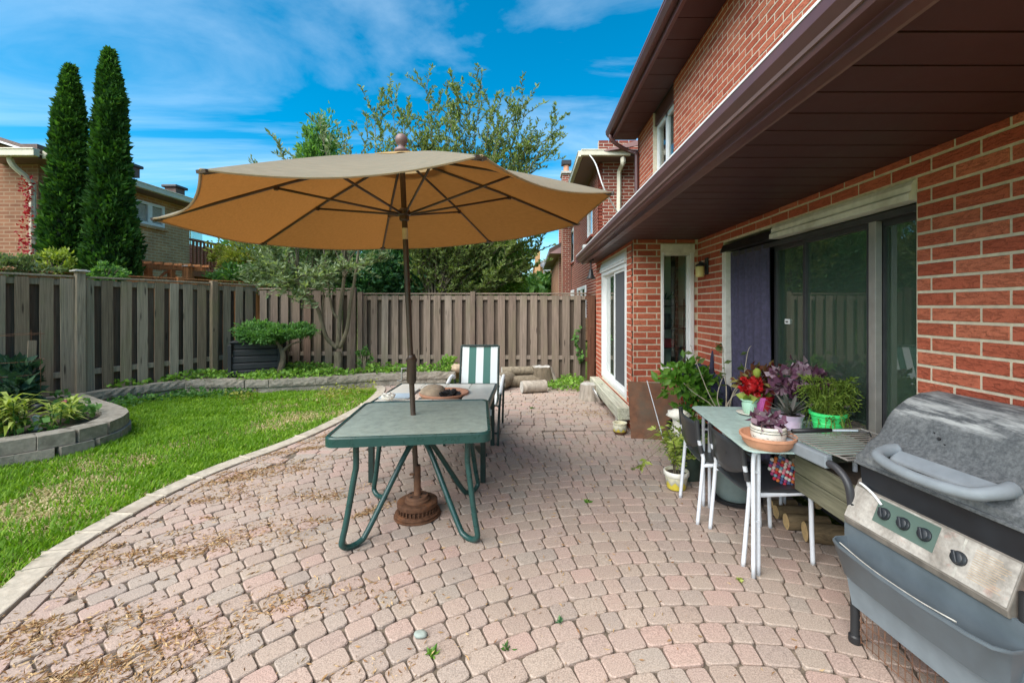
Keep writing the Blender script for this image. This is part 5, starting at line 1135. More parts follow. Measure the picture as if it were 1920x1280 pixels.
# ------------------------------------------------------------------ logs and stumps
def log(name, label, a, b, r, mat, cut, cat='log', seedv=0.0, group=None):
    a = Vector(a); b = Vector(b); th = thing(name, label, cat, a, group=group); n = 18; m = MB(); d = (b - a); Ln = d.length; d.normalize(); s = d.orthogonal().normalized(); u = d.cross(s); v = []
    for i in range(7):
        t = i / 6
        for k in range(n):
            an = 6.283 * k / n; q = 1 + .10 * mnoise.noise(Vector((math.cos(an) * 1.6, math.sin(an) * 1.6, t * 2 + seedv))) + .05 * mnoise.noise(Vector((math.cos(an) * 5, math.sin(an) * 5, t + seedv))); v.append(a + d * Ln * t + (s * math.cos(an) + u * math.sin(an)) * r * q)
    m.add(v, [(i * n + k, i * n + (k + 1) % n, (i + 1) * n + (k + 1) % n, (i + 1) * n + k) for i in range(6) for k in range(n)]); m.build('bark', mat, th, smooth=True)
    for idx, p in ((0, a - d * .001), (6, b + d * .001)):
        m = MB(); ring = [Vector(v[idx * n + k]) for k in range(n)]; ring = [p + (q - (a if idx == 0 else b)) * .97 for q in ring]; m.add([p] + ring, [(0, 1 + k, 1 + (k + 1) % n) for k in range(n)]); m.build('cut_end', cut, th)
    return th
def stump(label, px, py, r, h, seedv, mat='stump_bark', lean=0.0):
    c = G(px, py); th = thing('tree_stump', label, 'stump', c); n = 48; v = []; m = MB()
    prof = [(1.12, 0), (1.03, .18), (1.0, .5), (.97, .82), (.95, 1.0)]
    for f_, t in prof:
        for k in range(n):
            an = 6.283 * k / n; q = f_ * (1 + .10 * mnoise.noise(Vector((math.cos(an) * 2, math.sin(an) * 2, seedv))) + .15 * mnoise.noise(Vector((math.cos(an) * 6, math.sin(an) * 6, seedv)))); v.append(c + Vector((r * q * math.cos(an) + lean * t * h, r * q * math.sin(an), h * t * (1 + .06 * mnoise.noise(Vector((math.cos(an) * 2, math.sin(an) * 2, seedv + 5)))))))
    m.add(v, [(i * n + k, i * n + (k + 1) % n, (i + 1) * n + (k + 1) % n, (i + 1) * n + k) for i in range(4) for k in range(n)]); m.build('bark', mat, th, smooth=True)
    m = MB(); tpc = c + Vector((lean * h, 0, h * .99)); m.add([tpc] + v[4 * n:5 * n], [(0, 1 + k, 1 + (k + 1) % n) for k in range(n)]); m.build('top', 'cut_grey', th); return th
stump('pale split stump standing beside the timber step', 1107, 748, .165, .25, 3.0)
stump('tall grey stump behind the lying logs by the fence', 1021, 722, .19, .36, 9.0, 'bark', -.2)
c = G(1021, 722); m = MB(); m.add([c + Vector((.14, .05, .36)), c + Vector((.24, .05, .1)), c + Vector((.42, 0, .0)), c + Vector((.30, -.05, 0)), c + Vector((.10, -.05, .34)), c + Vector((.2, -.1, .0))], [(0, 1, 4), (1, 2, 3), (1, 3, 4), (3, 5, 4), (0, 4, 5), (0, 5, 1), (1, 5, 3), (1, 3, 2)]); o = m.build('wood_slab', 'stump_bark'); props(o, 'pale wood slab leaning on the tall grey stump', 'wood')
a = G(978, 737); log('firewood_log', 'short thick pale log lying on its side nearest on the pavers', a + Vector((0, 0, .105)), a + Vector((.42, .14, .105)), .105, 'stump_bark', 'cut_grey', seedv=1)
a = G(952, 728); log('firewood_log', 'brown log lying behind the short pale log', a + Vector((0, .1, .11)), a + Vector((.66, .25, .11)), .10, 'bark', 'cut_grey', seedv=2)
a = G(952, 728); log('firewood_log', 'thin log resting on top of the brown log', a + Vector((-.12, .17, .29)), a + Vector((.5, .32, .285)), .085, 'bark', 'cut_grey', seedv=4)
a = G(942, 731); log('firewood_log', 'dark log with sawn end next to the lounge chair', a + Vector((-.08, -.08, .15)), a + Vector((.1, .35, .15)), .15, 'bark', 'cut_grey', seedv=6)
a = G(1000, 724); log('firewood_log', 'grey log end between the pale log and the stump', a + Vector((-.02, .05, .09)), a + Vector((.22, .25, .09)), .09, 'bark', 'charcoal', seedv=7)
a = P(1001, 706, 8.0); m = MB(); R_ = Matrix.Rotation(rad(105), 4, 'Y') @ Matrix.Rotation(.4, 4, 'Z'); m.lathe([(.045, 0), (.05, .1), (.052, .105), (.044, .105), (.04, .01)], 18, a, mat=R_); o = m.build('white_cup', 'white_glaze', smooth=True, autos=True); props(o, 'white cup tipped over on the log beside the stump', 'cup')
a = G(858, 712); log('tree_round', 'round wood block standing beside the lounge chair armrest', (a.x, a.y, .14), (a.x + .18, a.y + .2, .14), .13, 'stump_bark', 'cut_wood', seedv=11)
m = MB(); m.lump(P(857, 690, 8.35) , (.13, .12, .09), 3, .3); o = m.build('garden_stone', 'rock_tan', smooth=True); props(o, 'tan stone on the garden wall left of the lounge chair', 'stone')
a = Vector((.955, 6.55, 0)); m = MB(); R_ = Matrix.Rotation(rad(62), 4, 'Y') @ Matrix.Rotation(.3, 4, 'Z'); m.lathe([(.012, .02), (.12, .0), (.14, .02), (.145, .03), (.135, .03), (.118, .012), (.01, .03)], 24, (a.x + .08, a.y - .1, .13), mat=R_); o = m.build('metal_basin', 'silver', smooth=True); props(o, 'shallow grey metal dish leaning against the timber step', 'dish')
a = Vector((1.085, 4.98, 0)); sp_ = thing('small_planter', 'small cream and rust patterned pot on the pavers by the timber step', 'pot', a)
m = MB(); m.lathe([(.055, 0), (.075, .03), (.082, .09), (.075, .115), (.085, .125), (.085, .135), (.07, .135), (.068, .10)], 22, a); m.build('pot', 'zigzag_glaze', sp_, smooth=True, autos=True); m = MB(); m.lathe([(.057, -.002), (.077, .03), (.08, .035)], 22, a + Vector((0, 0, .002)), cap=False); m.build('rust_band', 'rust', sp_)

# ------------------------------------------------------------------ rusty plate and rod against the bay
m = MB(); a0 = Vector((1.175, 4.80, .0)); a1 = Vector((1.765, 4.74, .0)); tpv = Vector((0, .17, .60)); n_ = Vector((0, .006, .0)); m.add([a0, a1, a1 + tpv, a0 + tpv + Vector((0, 0, .02)), a0 + n_, a1 + n_, a1 + tpv + n_, a0 + tpv + n_ + Vector((0, 0, .02))], [(0, 1, 2, 3), (7, 6, 5, 4), (0, 4, 5, 1), (1, 5, 6, 2), (2, 6, 7, 3), (3, 7, 4, 0)]); o = m.build('rusty_plate', 'rust_plate'); props(o, 'rusty steel sheet leaning on the brick bay under the window', 'metal sheet')
m = MB(); m.tube([P(1213, 713, 4.9), G(1246, 832)], .005, 6); o = m.build('metal_rod', 'white_paint_metal'); props(o, 'thin pale metal rod leaning on the rusty sheet', 'rod')

# ------------------------------------------------------------------ patio umbrella
UB = Vector((-.797, 3.04, 0)); UT = Vector((-.905, 3.0, 2.70)); UC = Vector((-.842, 3.03, 2.11)); UR = 1.443
ua = (UT - UB).normalized()
def on_pole(z): return UB + (UT - UB) * (z / UT.z)
um = thing('patio_umbrella', 'large tan octagonal patio umbrella standing through the green glass table', 'umbrella', UB)
TILT = Matrix.Rotation(-.0746, 4, 'Y') @ Matrix.Rotation(.0269, 4, 'X')
apex = on_pole(2.595)
cor = [UC + (TILT @ Vector((UR * math.cos(3.60817 + k * math.pi / 4), UR * math.sin(3.60817 + k * math.pi / 4), 0))) for k in range(8)]
def rib_pt(k, s, lift=0.0):                              # along a rib from the apex to its corner, slightly arched
    p = apex.lerp(cor[k % 8], s); p = p + Vector((0, 0, .018 * math.sin(math.pi * s) + lift)); return p
nS, nT = 14, 12
V = []; Fc = []
s0 = .17
for k in range(8):
    b = len(V)
    for i in range(nS + 1):
        s = s0 + (1 - s0) * i / nS
        for j in range(nT + 1):
            t = j / nT; p = rib_pt(k, s).lerp(rib_pt(k + 1, s), t); q = 4 * t * (1 - t)
            c_in = apex + Vector((0, 0, UC.z - apex.z)) * s
            p = p + (c_in - p) * (.048 * q * s ** 1.5) + Vector((0, 0, -.038 * q * s ** .9 + .006 * q * math.sin(s * 9 + k)))
            V.append(tuple(p))
    for i in range(nS):
        for j in range(nT): Fc.append((b + i * (nT + 1) + j, b + i * (nT + 1) + j + 1, b + (i + 1) * (nT + 1) + j + 1, b + (i + 1) * (nT + 1) + j))
canopy = np_obj('canopy', V, Fc, M('canopy_fabric'), um, smooth=True)
np_obj('underglow_layer', np.array(V) - [0, 0, .004], Fc, M('canopy_underglow'), canopy, smooth=True)  # added under-layer that colours the underside like light through the cloth
V = []; Fc = []
for k in range(8):
    b = len(V)
    for i in range(5):
        s = .012 + .20 * i / 4
        for j in range(7):
            t = j / 6; p = rib_pt(k, s, .006 - .003 * i / 4).lerp(rib_pt(k + 1, s, .006 - .003 * i / 4), t); V.append(tuple(p + Vector((0, 0, .004 * math.sin(t * math.pi) * i / 4))))
    for i in range(4):
        for j in range(6): Fc.append((b + i * 7 + j, b + i * 7 + j + 1, b + (i + 1) * 7 + j + 1, b + (i + 1) * 7 + j))
np_obj('vent', V, Fc, M('canopy_fabric'), canopy, smooth=True)
m = MB()
for k in range(8):                                       # hem tape round the edge and the pocket at each corner
    path = []
    for j in range(nT + 1):
        t = j / nT; q = 4 * t * (1 - t); p = cor[k].lerp(cor[(k + 1) % 8], t); c_in = apex + Vector((0, 0, UC.z - apex.z)); p = p + (c_in - p) * (.048 * q) + Vector((0, 0, -.038 * q + .006 * q * math.sin(9 + k))); path.append(p)
    m.tube(path, .006, 5, False)
m.build('hem', 'canopy_fabric', canopy)
for k in range(8):
    a, b = rib_pt(k, .97, -.016), rib_pt(k, 1.0, -.006); m = MB(); m.bar(a, b, .05, .014); m.build('corner_pocket', 'umbrella_brown', canopy)
hub = on_pole(2.16)
for k in range(8):
    m = MB(); m.tube([rib_pt(k, .02, -.025), rib_pt(k, .5, -.02), rib_pt(k, .99, -.014)], .0095, 6); r_ = m.build('rib', 'umbrella_brown', um, smooth=True)
    e = rib_pt(k, .56, -.03); st = hub + (Vector((cor[k].x, cor[k].y, hub.z)) - hub).normalized() * .035; m = MB(); m.tube([st, e], .0085, 6); m.build('strut', 'umbrella_brown', r_, smooth=True); m = MB(); m.lathe([(.014, -.014), (.014, .014)], 10, e); m.build('joint', 'umbrella_brown', r_)
m = MB(); m.lathe([(.026, -.05), (.034, -.04), (.034, -.012), (.045, -.005), (.045, .02), (.032, .035), (.026, .04)], 18, hub); m.build('runner', 'umbrella_brown', um, smooth=True, autos=True)
m = MB(); m.tube([UB + Vector((0, 0, .05)), on_pole(.98)], .0185, 14); m.build('lower_pole', 'umbrella_brown', um, smooth=True, autos=True)
m = MB(); m.tube([on_pole(.98), on_pole(2.58)], .0195, 14); m.build('upper_pole', 'umbrella_brown', um, smooth=True, autos=True)
cz = .97
m = MB(); c_ = on_pole(cz); m.lathe([(.024, -.02), (.034, 0), (.034, .13), (.040, .14), (.040, .155), (.030, .165), (.026, .185), (.02, .19)], 18, c_); crank = m.build('crank_housing', 'umbrella_brown', um, smooth=True, autos=True)
m = MB(); m.tube(spline([c_ + Vector((-.03, -.01, .09)), c_ + Vector((-.062, -.015, .09)), c_ + Vector((-.066, -.015, .08)), c_ + Vector((-.066, -.015, .02)), c_ + Vector((-.07, -.015, .005)), c_ + Vector((-.095, -.02, .002))], 4), .0065, 6); m.build('crank_handle', 'aluminium', crank, smooth=True)
m = MB(); m.tube([on_pole(1.98), on_pole(2.06)], .0202, 14); m.build('pole_label', 'beige_cloth', um)
m = MB(); m.tube([on_pole(1.94), on_pole(2.115)], .0198, 14); m.build('tilt_joint', 'umbrella_brown', um)
f0 = on_pole(2.615); m = MB(); m.lathe([(.05, -.02), (.048, .005), (.026, .018), (.022, .03), (.034, .042), (.042, .06), (.043, .075), (.038, .095), (.024, .11), (.006, .116)], 20, f0); m.build('finial', 'brown_light', um, smooth=True)
# stack of old brake discs holding the pole
bs = thing('umbrella_base', 'stack of rusty brake discs weighing down the umbrella pole', 'umbrella base', UB)
m = MB(); m.lathe([(.160, 0), (.165, .004), (.165, .012), (.15, .015), (.15, .02), (.158, .022), (.158, .03), (.143, .034), (.143, .04), (.10, .042)], 40, UB); m.build('lower_disc', 'disc_rust', bs, autos=True, smooth=True)
m = MB()
for k in range(30): a = 6.283 * k / 30; d = Vector((math.cos(a), math.sin(a), 0)); m.bar(UB + d * .085 + Vector((0, 0, .058)), UB + d * .138 + Vector((0, 0, .058)), .007, .034)
props(m.build('vanes', 'disc_rust', bs), kind='stuff')
m = MB(); m.lathe([(.06, .042), (.12, .042), (.12, .062), (.14, .075), (.142, .078), (.142, .105), (.138, .108), (.088, .108)], 40, UB); m.build('upper_disc', 'disc_rust', bs, autos=True, smooth=True)
m = MB(); m.lathe([(.088, .108), (.088, .122), (.08, .126), (.078, .126), (.078, .140), (.074, .146), (.03, .147)], 36, UB); m.build('disc_hat', 'rust', bs, autos=True, smooth=True)
for k in range(5): a = 6.283 * k / 5 + .3; m = MB(); m.lathe([(.008, 0), (.008, .003)], 10, UB + Vector((.055 * math.cos(a), .055 * math.sin(a), .1465))); m.build('bolt_hole', 'black_metal', bs)
m = MB(); m.tube([UB + Vector((0, 0, .147)), UB + Vector((-.004, 0, .36))], .025, 14); m.build('socket', 'rust', bs, smooth=True, autos=True); m = MB(); m.tube([UB + Vector((-.02, -.02, .30)), UB + Vector((-.05, -.02, .30))], .008, 8); m.build('set_screw', 'rust', bs)

# ------------------------------------------------------------------ green glass table
TC = Vector((-.77, 3.0, 0)); trz = rad(6.6)
gt = thing('glass_table', 'square green metal patio table with a textured glass top around the umbrella pole', 'table', TC, trz)
def rrect(hx, hy, r, n=6):
    p = []
    for cx, cy, a0_ in ((hx - r, hy - r, 0), (-hx + r, hy - r, 90), (-hx + r, -hy + r, 180), (hx - r, -hy + r, 270)):
        for k in range(n + 1): a = rad(a0_ + 90 * k / n); p.append((cx + r * math.cos(a), cy + r * math.sin(a)))
    return p
m = MB(); o_ = rrect(.497, .485, .075); lv = [(o_, .672), (o_, .722), (rrect(.490, .478, .07), .730), (rrect(.474, .462, .06), .730), (rrect(.472, .460, .06), .722), (rrect(.472, .46, .06), .672)]
n = len(o_); v = [(x, y, z) for ring, z in lv for x, y in ring]; m.add(v, [(i * n + k, i * n + (k + 1) % n, ((i + 1) % 6) * n + (k + 1) % n, ((i + 1) % 6) * n + k) for i in range(6) for k in range(n)]); m.build('rim', 'green_metal', gt, world=False, smooth=True, autos=True)
m = MB(); m.prism(rrect(.4715, .4595, .06), .717, .7235); m.build('glass_top', 'rain_glass', gt, world=False)
m = MB(); m.box(-.47, .47, -.02, .02, .68, .705); m.build('cross_rail', 'green_metal', gt, world=False); m = MB(); m.box(-.02, .02, -.458, -.021, .68, .704); m.box(-.02, .02, .021, .458, .68, .704); m.build('cross_rail', 'green_metal', gt, world=False)
m = MB(); m.lathe([(.06, .56), (.06, .672), (.03, .672), (.03, .56), (.06, .56)], 20, cap=False); m.build('collar', 'green_metal', gt, world=False, smooth=True, autos=True)
for sx_, sy_ in ((-1, -1), (1, -1), (1, 1), (-1, 1)):
    ox, oy = sx_ * .345, sy_ * .33; ix, iy = sx_ * .036, sy_ * .034; fx, fy = sx_ * .40, sy_ * .385
    path = spline([(ox, oy, .675), (ox, oy, .60), (ox, oy, .50), (ox + sx_ * .01, oy + sy_ * .01, .43), (fx - sx_ * .01, fy - sy_ * .01, .18), (fx + sx_ * .006, fy + sy_ * .006, .09), (fx + sx_ * .008, fy + sy_ * .008, .05), (fx - sx_ * .022, fy - sy_ * .022, .020), (fx - sx_ * .075, fy - sy_ * .07, .026), (fx - sx_ * .12, fy - sy_ * .112, .085), (sx_ * .098, sy_ * .09, .46), (sx_ * .05, sy_ * .045, .54), (ix, iy, .60), (ix, iy, .67)], 5)
    m = MB(); m.tube(path, .0185, 10); m.build('leg', 'green_metal', gt, world=False, smooth=True, autos=True)

# ------------------------------------------------------------------ tiled fire table behind it
tx0, tx1, ty0, ty1, tz = -1.39, -.335, 3.56, 4.62, .66
tt = thing('tile_table', 'square tile-topped table with a sunken fire bowl behind the glass table', 'table', ((tx0 + tx1) / 2, (ty0 + ty1) / 2, 0))
ts = (tx1 - tx0 - .04) / 4
q = MB(); q.box(-ts / 2 + .004, ts / 2 - .004, -ts / 2 + .004, ts / 2 - .004, -.012, 0); qm = mesh_of(q, 'tile', 'ceramic_tile')
for i in range(4):
    for j in range(4):
        if i in (1, 2) and j in (1, 2): continue
        piece('tile', qm, tt, (tx0 + .02 + ts * (i + .5), ty0 + .02 + ts * (j + .5), tz), scale=(1, 1, 1))
m = MB(); wf = .02
for a, b, c, d in ((tx0, tx1, ty0, ty0 + wf), (tx0, tx1, ty1 - wf, ty1), (tx0, tx0 + wf, ty0 + wf, ty1 - wf), (tx1 - wf, tx1, ty0 + wf, ty1 - wf)): m.box(a, b, c, d, tz - .05, tz + .003)
m.build('rim', 'dark_green_metal', tt)
m = MB(); px0, px1, py0, py1 = tx0 + .02 + ts, tx0 + .02 + 3 * ts, ty0 + .02 + ts, ty0 + .02 + 3 * ts
for a, b, c, d in ((tx0 + wf, tx1 - wf, ty0 + wf, py0), (tx0 + wf, tx1 - wf, py1, ty1 - wf), (tx0 + wf, px0, py0, py1), (px1, tx1 - wf, py0, py1)): m.box(a, b, c, d, tz - .03, tz - .0125)
m.build('grout_bed', 'cut_grey', tt)
m = MB(); m.box(px0, px1, py0, py1, tz - .10, tz - .095); m.build('pit_floor', 'blue_white', tt)
m = MB(); cB = Vector(((px0 + px1) / 2 + .05, (py0 + py1) / 2, tz - .09)); m.lathe([(.06, 0), (.17, .03), (.235, .09), (.24, .105), (.225, .105), (.16, .045), (.05, .02)], 28, cB); m.build('fire_bowl', 'terracotta', tt, smooth=True)
for x_ in (tx0 + .05, tx1 - .05):
    for y_ in (ty0 + .05, ty1 - .05): m = MB(); m.box(x_ - .022, x_ + .022, y_ - .022, y_ + .022, 0, tz - .05); m.build('leg', 'dark_green_metal', tt, bevel=.004)
m = MB(); q0 = G(900, 848); m.bar((q0.x - .05, q0.y + .15, .012), (q0.x + .06, q0.y - .12, .012), .05, .024); m.build('foot_bar', 'dark_green_metal', tt)
m = MB(); m.lump(P(812, 737, 4.05), (.125, .10, .085), 5, .25); o = m.build('fire_rock', 'rock_tan', smooth=True); props(o, 'smooth tan rock lying in the fire bowl of the tiled table', 'rock')
m = MB(); m.lump(P(845, 741, 3.98), (.10, .07, .05), 9, .8, 20, 14, 4); o = m.build('charred_wood', 'charcoal'); props(o, 'charred black wood in the fire bowl of the tiled table', 'charred wood')
m = MB(); m.lump(P(727, 743, 3.72) + Vector((0, 0, .0)), (.06, .05, .03), 12, .6, 16, 10, 3); o = m.build('crumpled_paper', 'white_glaze'); props(o, 'crumpled white paper on the near corner of the tiled table', 'paper')
m = MB(); a = P(748, 741, 3.95); m.box(a.x - .16, a.x + .12, 3.86, 4.06, tz + .003, tz + .009); o = m.build('pale_slate', 'blue_white'); props(o, 'flat pale blue sheet lying on the left side of the tiled table', 'sheet')

# ------------------------------------------------------------------ striped lounge chair
lc = thing('lounge_chair', 'green and white striped sling lounge chair behind the tiled table', 'chair', (-.615, 5.0, 0))
hw = .27
def sling(x0, x1, path, name, parent, mat):
    V = []; n = len(path)
    for y_, z_ in path:
        for k in range(21):
            t = k / 20; V.append((x0 + (x1 - x0) * t, y_, z_ - .018 * 4 * t * (1 - t)))
    return np_obj(name, V, [(i * 21 + k, i * 21 + k + 1, (i + 1) * 21 + k + 1, (i + 1) * 21 + k) for i in range(n - 1) for k in range(20)], M(mat), parent, smooth=True, world=False)
backp = [(.42 - .17 * t + .0, 1.0 - .62 * t) for t in np.linspace(0, 1, 10)]; backp = [(y_, z_) for y_, z_ in backp]
seatp = [(.25, .38), (.15, .345), (0.0, .34), (-.15, .365), (-.32, .40), (-.42, .405), (-.47, .385), (-.50, .34)]
sling(-.225, .225, backp + seatp[1:], 'sling', lc, 'stripe_fabric')
for s in (-1, 1):
    x = s * .24; m = MB(); m.tube(spline([(x, y_, z_) for y_, z_ in backp[::3] + seatp[1:]], 4), .013, 8); m.build('side_rail', 'dark_green_metal', lc, world=False, smooth=True)
    m = MB(); m.tube(spline([(s * .29, .38, .02), (s * .30, .36, .35), (s * .31, .32, .58), (s * .315, .2, .635), (s * .315, -.05, .61), (s * .31, -.22, .56), (s * .30, -.34, .40), (s * .295, -.42, .2), (s * .29, -.45, .0)], 5), .014, 8); m.build('leg', 'dark_green_metal', lc, world=False, smooth=True)
    m = MB(); m.tube(spline([(s * .312, .30, .612), (s * .315, .18, .652), (s * .315, -.05, .632), (s * .312, -.2, .585), (s * .308, -.28, .52)], 5), .021, 8); m.build('armrest', 'white_vinyl', lc, world=False, smooth=True)
    m = MB(); m.tube([(s * .24, -.1, .36), (s * .30, -.34, .39)], .011, 6); m.tube([(s * .24, .29, .5), (s * .30, .35, .5)], .011, 6); m.build('bracket', 'dark_green_metal', lc, world=False)
m = MB(); m.tube([(-.235, .42, 1.0), (.235, .42, 1.0)], .013, 8); m.build('top_rail', 'dark_green_metal', lc, world=False); m = MB(); m.tube([(-.29, -.40, .12), (.29, -.40, .12)], .010, 8); m.build('stretcher', 'dark_green_metal', lc, world=False)

# ------------------------------------------------------------------ frosted glass table with plants, two chairs
PT = Vector((1.575, 2.73, 0)); prz = rad(-5)
pt_ = thing('plant_table', 'frosted glass table with white tube legs carrying the potted plants', 'table', PT, prz)
m = MB(); m.prism(rrect(.36, .52, .06), .722, .730); m.build('glass_top', 'frosted_glass', pt_, world=False, bevel=.002)
for sx_, sy_ in ((-1, -1), (1, -1), (1, 1), (-1, 1)):
    x, y_ = sx_ * .29, sy_ * .41
    for nm, (ax, ay, tx_, ty_) in enumerate(((0, 0, -sx_ * .25, 0), (.035 * 1, -.0, 0, -sy_ * .33))):
        xx, y2 = x + (sx_ * -.036 if nm else 0), y_ - (sy_ * .012 if nm else -.012 * sy_)
        m = MB(); m.tube(spline([(xx, y2, .0), (xx, y2, .4), (xx, y2, .655), (xx + tx_ * .06, y2 + ty_ * .06, .692), (xx + tx_ * .2, y2 + ty_ * .2, .706), (xx + tx_, y2 + ty_, .706)], 4), .0125, 8); m.build('leg', 'white_paint_metal', pt_, world=False, smooth=True)
    m = MB(); m.box(min(x, x - sx_ * .036), max(x, x - sx_ * .036), y_ - .004, y_ + .004, .30, .312); m.box(min(x, x - sx_ * .036), max(x, x - sx_ * .036), y_ - .004, y_ + .004, .575, .587); m.build('leg_clip', 'white_paint_metal', pt_, world=False)
def cafe_chair(label, loc, rz):                           # faces local +x
    th = thing('cafe_chair', label, 'chair', loc, rz, group='black chairs at the plant table')
    for s in (-1, 1):
        yb, yf = s * .205, s * .205
        m = MB(); m.tube(spline([(-.215, yb, 0), (-.195, yb, .22), (-.178, yb, .42), (-.178, yb * .98, .47), (-.20, yb * .97, .56), (-.21, yb * .96, .64), (-.215, yb * .95, .710)], 5), .0132, 8); lg = m.build('back_leg', 'white_paint_metal', th, world=False, smooth=True)
        m = MB(); m.tube([(-.2045, yb * .97, .58), (-.2155, yb * .95, .713)], .0165, 10); m.build('sleeve', 'chair_black', lg, world=False, smooth=True, autos=True); m = MB(); m.tube([(-.1855, yb * .98, .49), (-.196, yb * .975, .545)], .016, 10); m.build('sleeve', 'chair_black', lg, world=False, smooth=True, autos=True)
        m = MB(); m.tube(spline([(.20, yf, 0), (.192, yf, .2), (.185, yf, .395), (.165, yf * .99, .412), (.05, yf * .96, .408), (-.178, yf, .405)], 5), .0132, 8); m.build('front_leg', 'white_paint_metal', th, world=False, smooth=True)
    V = []; nx, ny = 9, 11
    for top in (0, 1):
        for i in range(nx):
            for j in range(ny):
                x = -.175 + .385 * i / (nx - 1); t = j / (ny - 1) * 2 - 1; wy_ = .195 + .02 * i / (nx - 1); z = .415 + .010 * t * t + (.012 * (i / (nx - 1)) ** 2 if i < nx - 1 else -.006) - (0 if top else .013); V.append((x + (0.012 * (1 - t * t) if i == nx - 1 else 0), t * wy_, z))
    Fq = []; N = nx * ny
    for i in range(nx - 1):
        for j in range(ny - 1): a = i * ny + j; Fq += [(a, a + 1, a + ny + 1, a + ny), (N + a, N + a + ny, N + a + ny + 1, N + a + 1)]
    for i in range(nx - 1):
        for j in (0, ny - 1): a = i * ny + j; Fq.append((a, a + ny, N + a + ny, N + a))
    for j in range(ny - 1):
        for i in (0, nx - 1): a = i * ny + j; Fq.append((a, N + a, N + a + 1, a + 1))
    np_obj('seat', V, Fq, M('chair_black'), th, smooth=False, world=False)
    V = []; nz = 7
    for front in (0, 1):
        for i in range(nz):
            for j in range(13):
                t = j / 12 * 2 - 1; z0_ = .485 + .055 * t * t; z1_ = .708 - .012 * t * t; z = z0_ + (z1_ - z0_) * i / (nz - 1); xx = -.195 - .03 * (z - .5) / .24 - .030 * (1 - t * t) + (.004 if front else -.004); V.append((xx, t * .188, z))
    Fq = []; N = nz * 13
    for i in range(nz - 1):
        for j in range(12): a = i * 13 + j; Fq += [(a, a + 1, a + 14, a + 13), (N + a, N + a + 13, N + a + 14, N + a + 1)]
    for j in range(12): Fq += [(j, N + j, N + j + 1, j + 1), ((nz - 1) * 13 + j, (nz - 1) * 13 + j + 1, N + (nz - 1) * 13 + j + 1, N + (nz - 1) * 13 + j)]
    np_obj('backrest', V, Fq, M('chair_black'), th, smooth=True, world=False)
    return th
cafe_chair('black seat chair with white legs nearest the camera at the plant table', (1.455, 2.655, 0), rad(2))
cafe_chair('black seat chair with white legs at the far end of the plant table', (1.40, 3.10, 0), rad(-4))

# ------------------------------------------------------------------ potted plants
def pot(th, prof, c, mat, soil_r, soil_z, n=28):
    m = MB(); m.lathe(prof, n, c); p = m.build('pot', mat, th, smooth=True, autos=True)
    if soil_r: m = MB(); m.lathe([(0.001, soil_z + .004), (soil_r, soil_z)], 20, c, cap=False); m.build('soil', 'soil', th)
    return p
def potprof(r0, r1, h, lip=.006): return [(r0, 0), (r1, h * .86), (r1 + lip, h * .87), (r1 + lip, h), (r1 - .006, h), (r1 - .012, h * .8)]
TZ = .731
def on_table(px, py, z=TZ): q = G(px, py, z); return Vector((q.x, q.y, z))
c = on_table(1437, 838); c.y = 2.33; c.x = 1.325
ds = thing('terracotta_dish', 'wide terracotta saucer at the near corner of the plant table', 'dish', c)
m = MB(); m.lathe([(.105, 0), (.125, .022), (.135, .052), (.142, .054), (.142, .068), (.134, .068), (.118, .03), (.1, .01), (.02, .009)], 40, c); m.build('saucer', 'terracotta', ds, smooth=True, autos=True)
c2 = c + Vector((.012, .015, .0095)); wp = thing('white_pot', 'white pot with green leaf print and small purple plant in the terracotta saucer', 'potted plant', c2)
m = MB(); m.lathe([(.07, 0), (.082, .02), (.089, .05), (.087, .072), (.090, .074), (.090, .083), (.086, .086), (.089, .089), (.089, .098), (.084, .103), (.08, .10), (.078, .09)], 36, c2); m.build('pot', 'leaf_print_glaze', wp, smooth=True, autos=True)
for z_ in (.0735, .0865): m = MB(); m.lathe([(.0905, z_ - .0014), (.0918, z_), (.0905, z_ + .0014)], 36, c2, cap=False); m.build('band', 'dark_glaze', wp)
m = MB(); m.lathe([(.001, .098), (.079, .094)], 20, c2, cap=False); m.build('soil', 'soil', wp)
pts, dd = clump_points(150, c2 + Vector((0, 0, .125)), (.075, .075, .032), 22, .4); leaves('foliage', pts, .045, 'leaf_purple', wp, .8, dd, .6)
c = on_table(1405, 776); mp_ = thing('mint_pot', 'pale green pot on a white saucer holding a red cockscomb flower', 'potted plant', c)
m = MB(); m.lathe([(.04, 0), (.06, .004), (.085, .012), (.086, .015), (.06, .01), (.03, .006)], 28, c); m.build('saucer', 'white_glaze', mp_, smooth=True)
pot(mp_, [(.032, .007), (.045, .03), (.05, .075), (.046, .09), (.058, .1), (.058, .106), (.046, .104)], c, 'mint_glaze', .045, .095)
m = MB(); m.tube(spline([c + Vector((0, 0, .09)), c + Vector((.01, 0, .15)), c + Vector((.01, 0, .2))], 4), .005, 6); m.build('stem', 'leaf_mid', mp_)
m = MB(); m.lump(c + Vector((.005, -.01, .195)), (.045, .032, .042), 2, .45, 22, 16, 3.5); m.lump(c + Vector((.04, .0, .225)), (.03, .025, .03), 5, .4, 18, 12, 3.5); m.build('flower_core', 'petal_red', mp_, smooth=True)
q1, d1 = clump_points(150, c + Vector((.005, -.01, .195)), (.06, .042, .052), 20, .3, .7); q2, d2 = clump_points(80, c + Vector((.042, 0, .225)), (.04, .035, .04), 14, .3, .7); leaves('flower_head', np.concatenate([q1, q2]), .028, 'petal_red', mp_, .9, np.concatenate([d1, d2]), .5)
m = MB(); m.lump(c + Vector((.06, .01, .292)), (.026, .026, .036), 8, .15); m.build('seed_pod', 'leaf_lime', mp_, smooth=True)
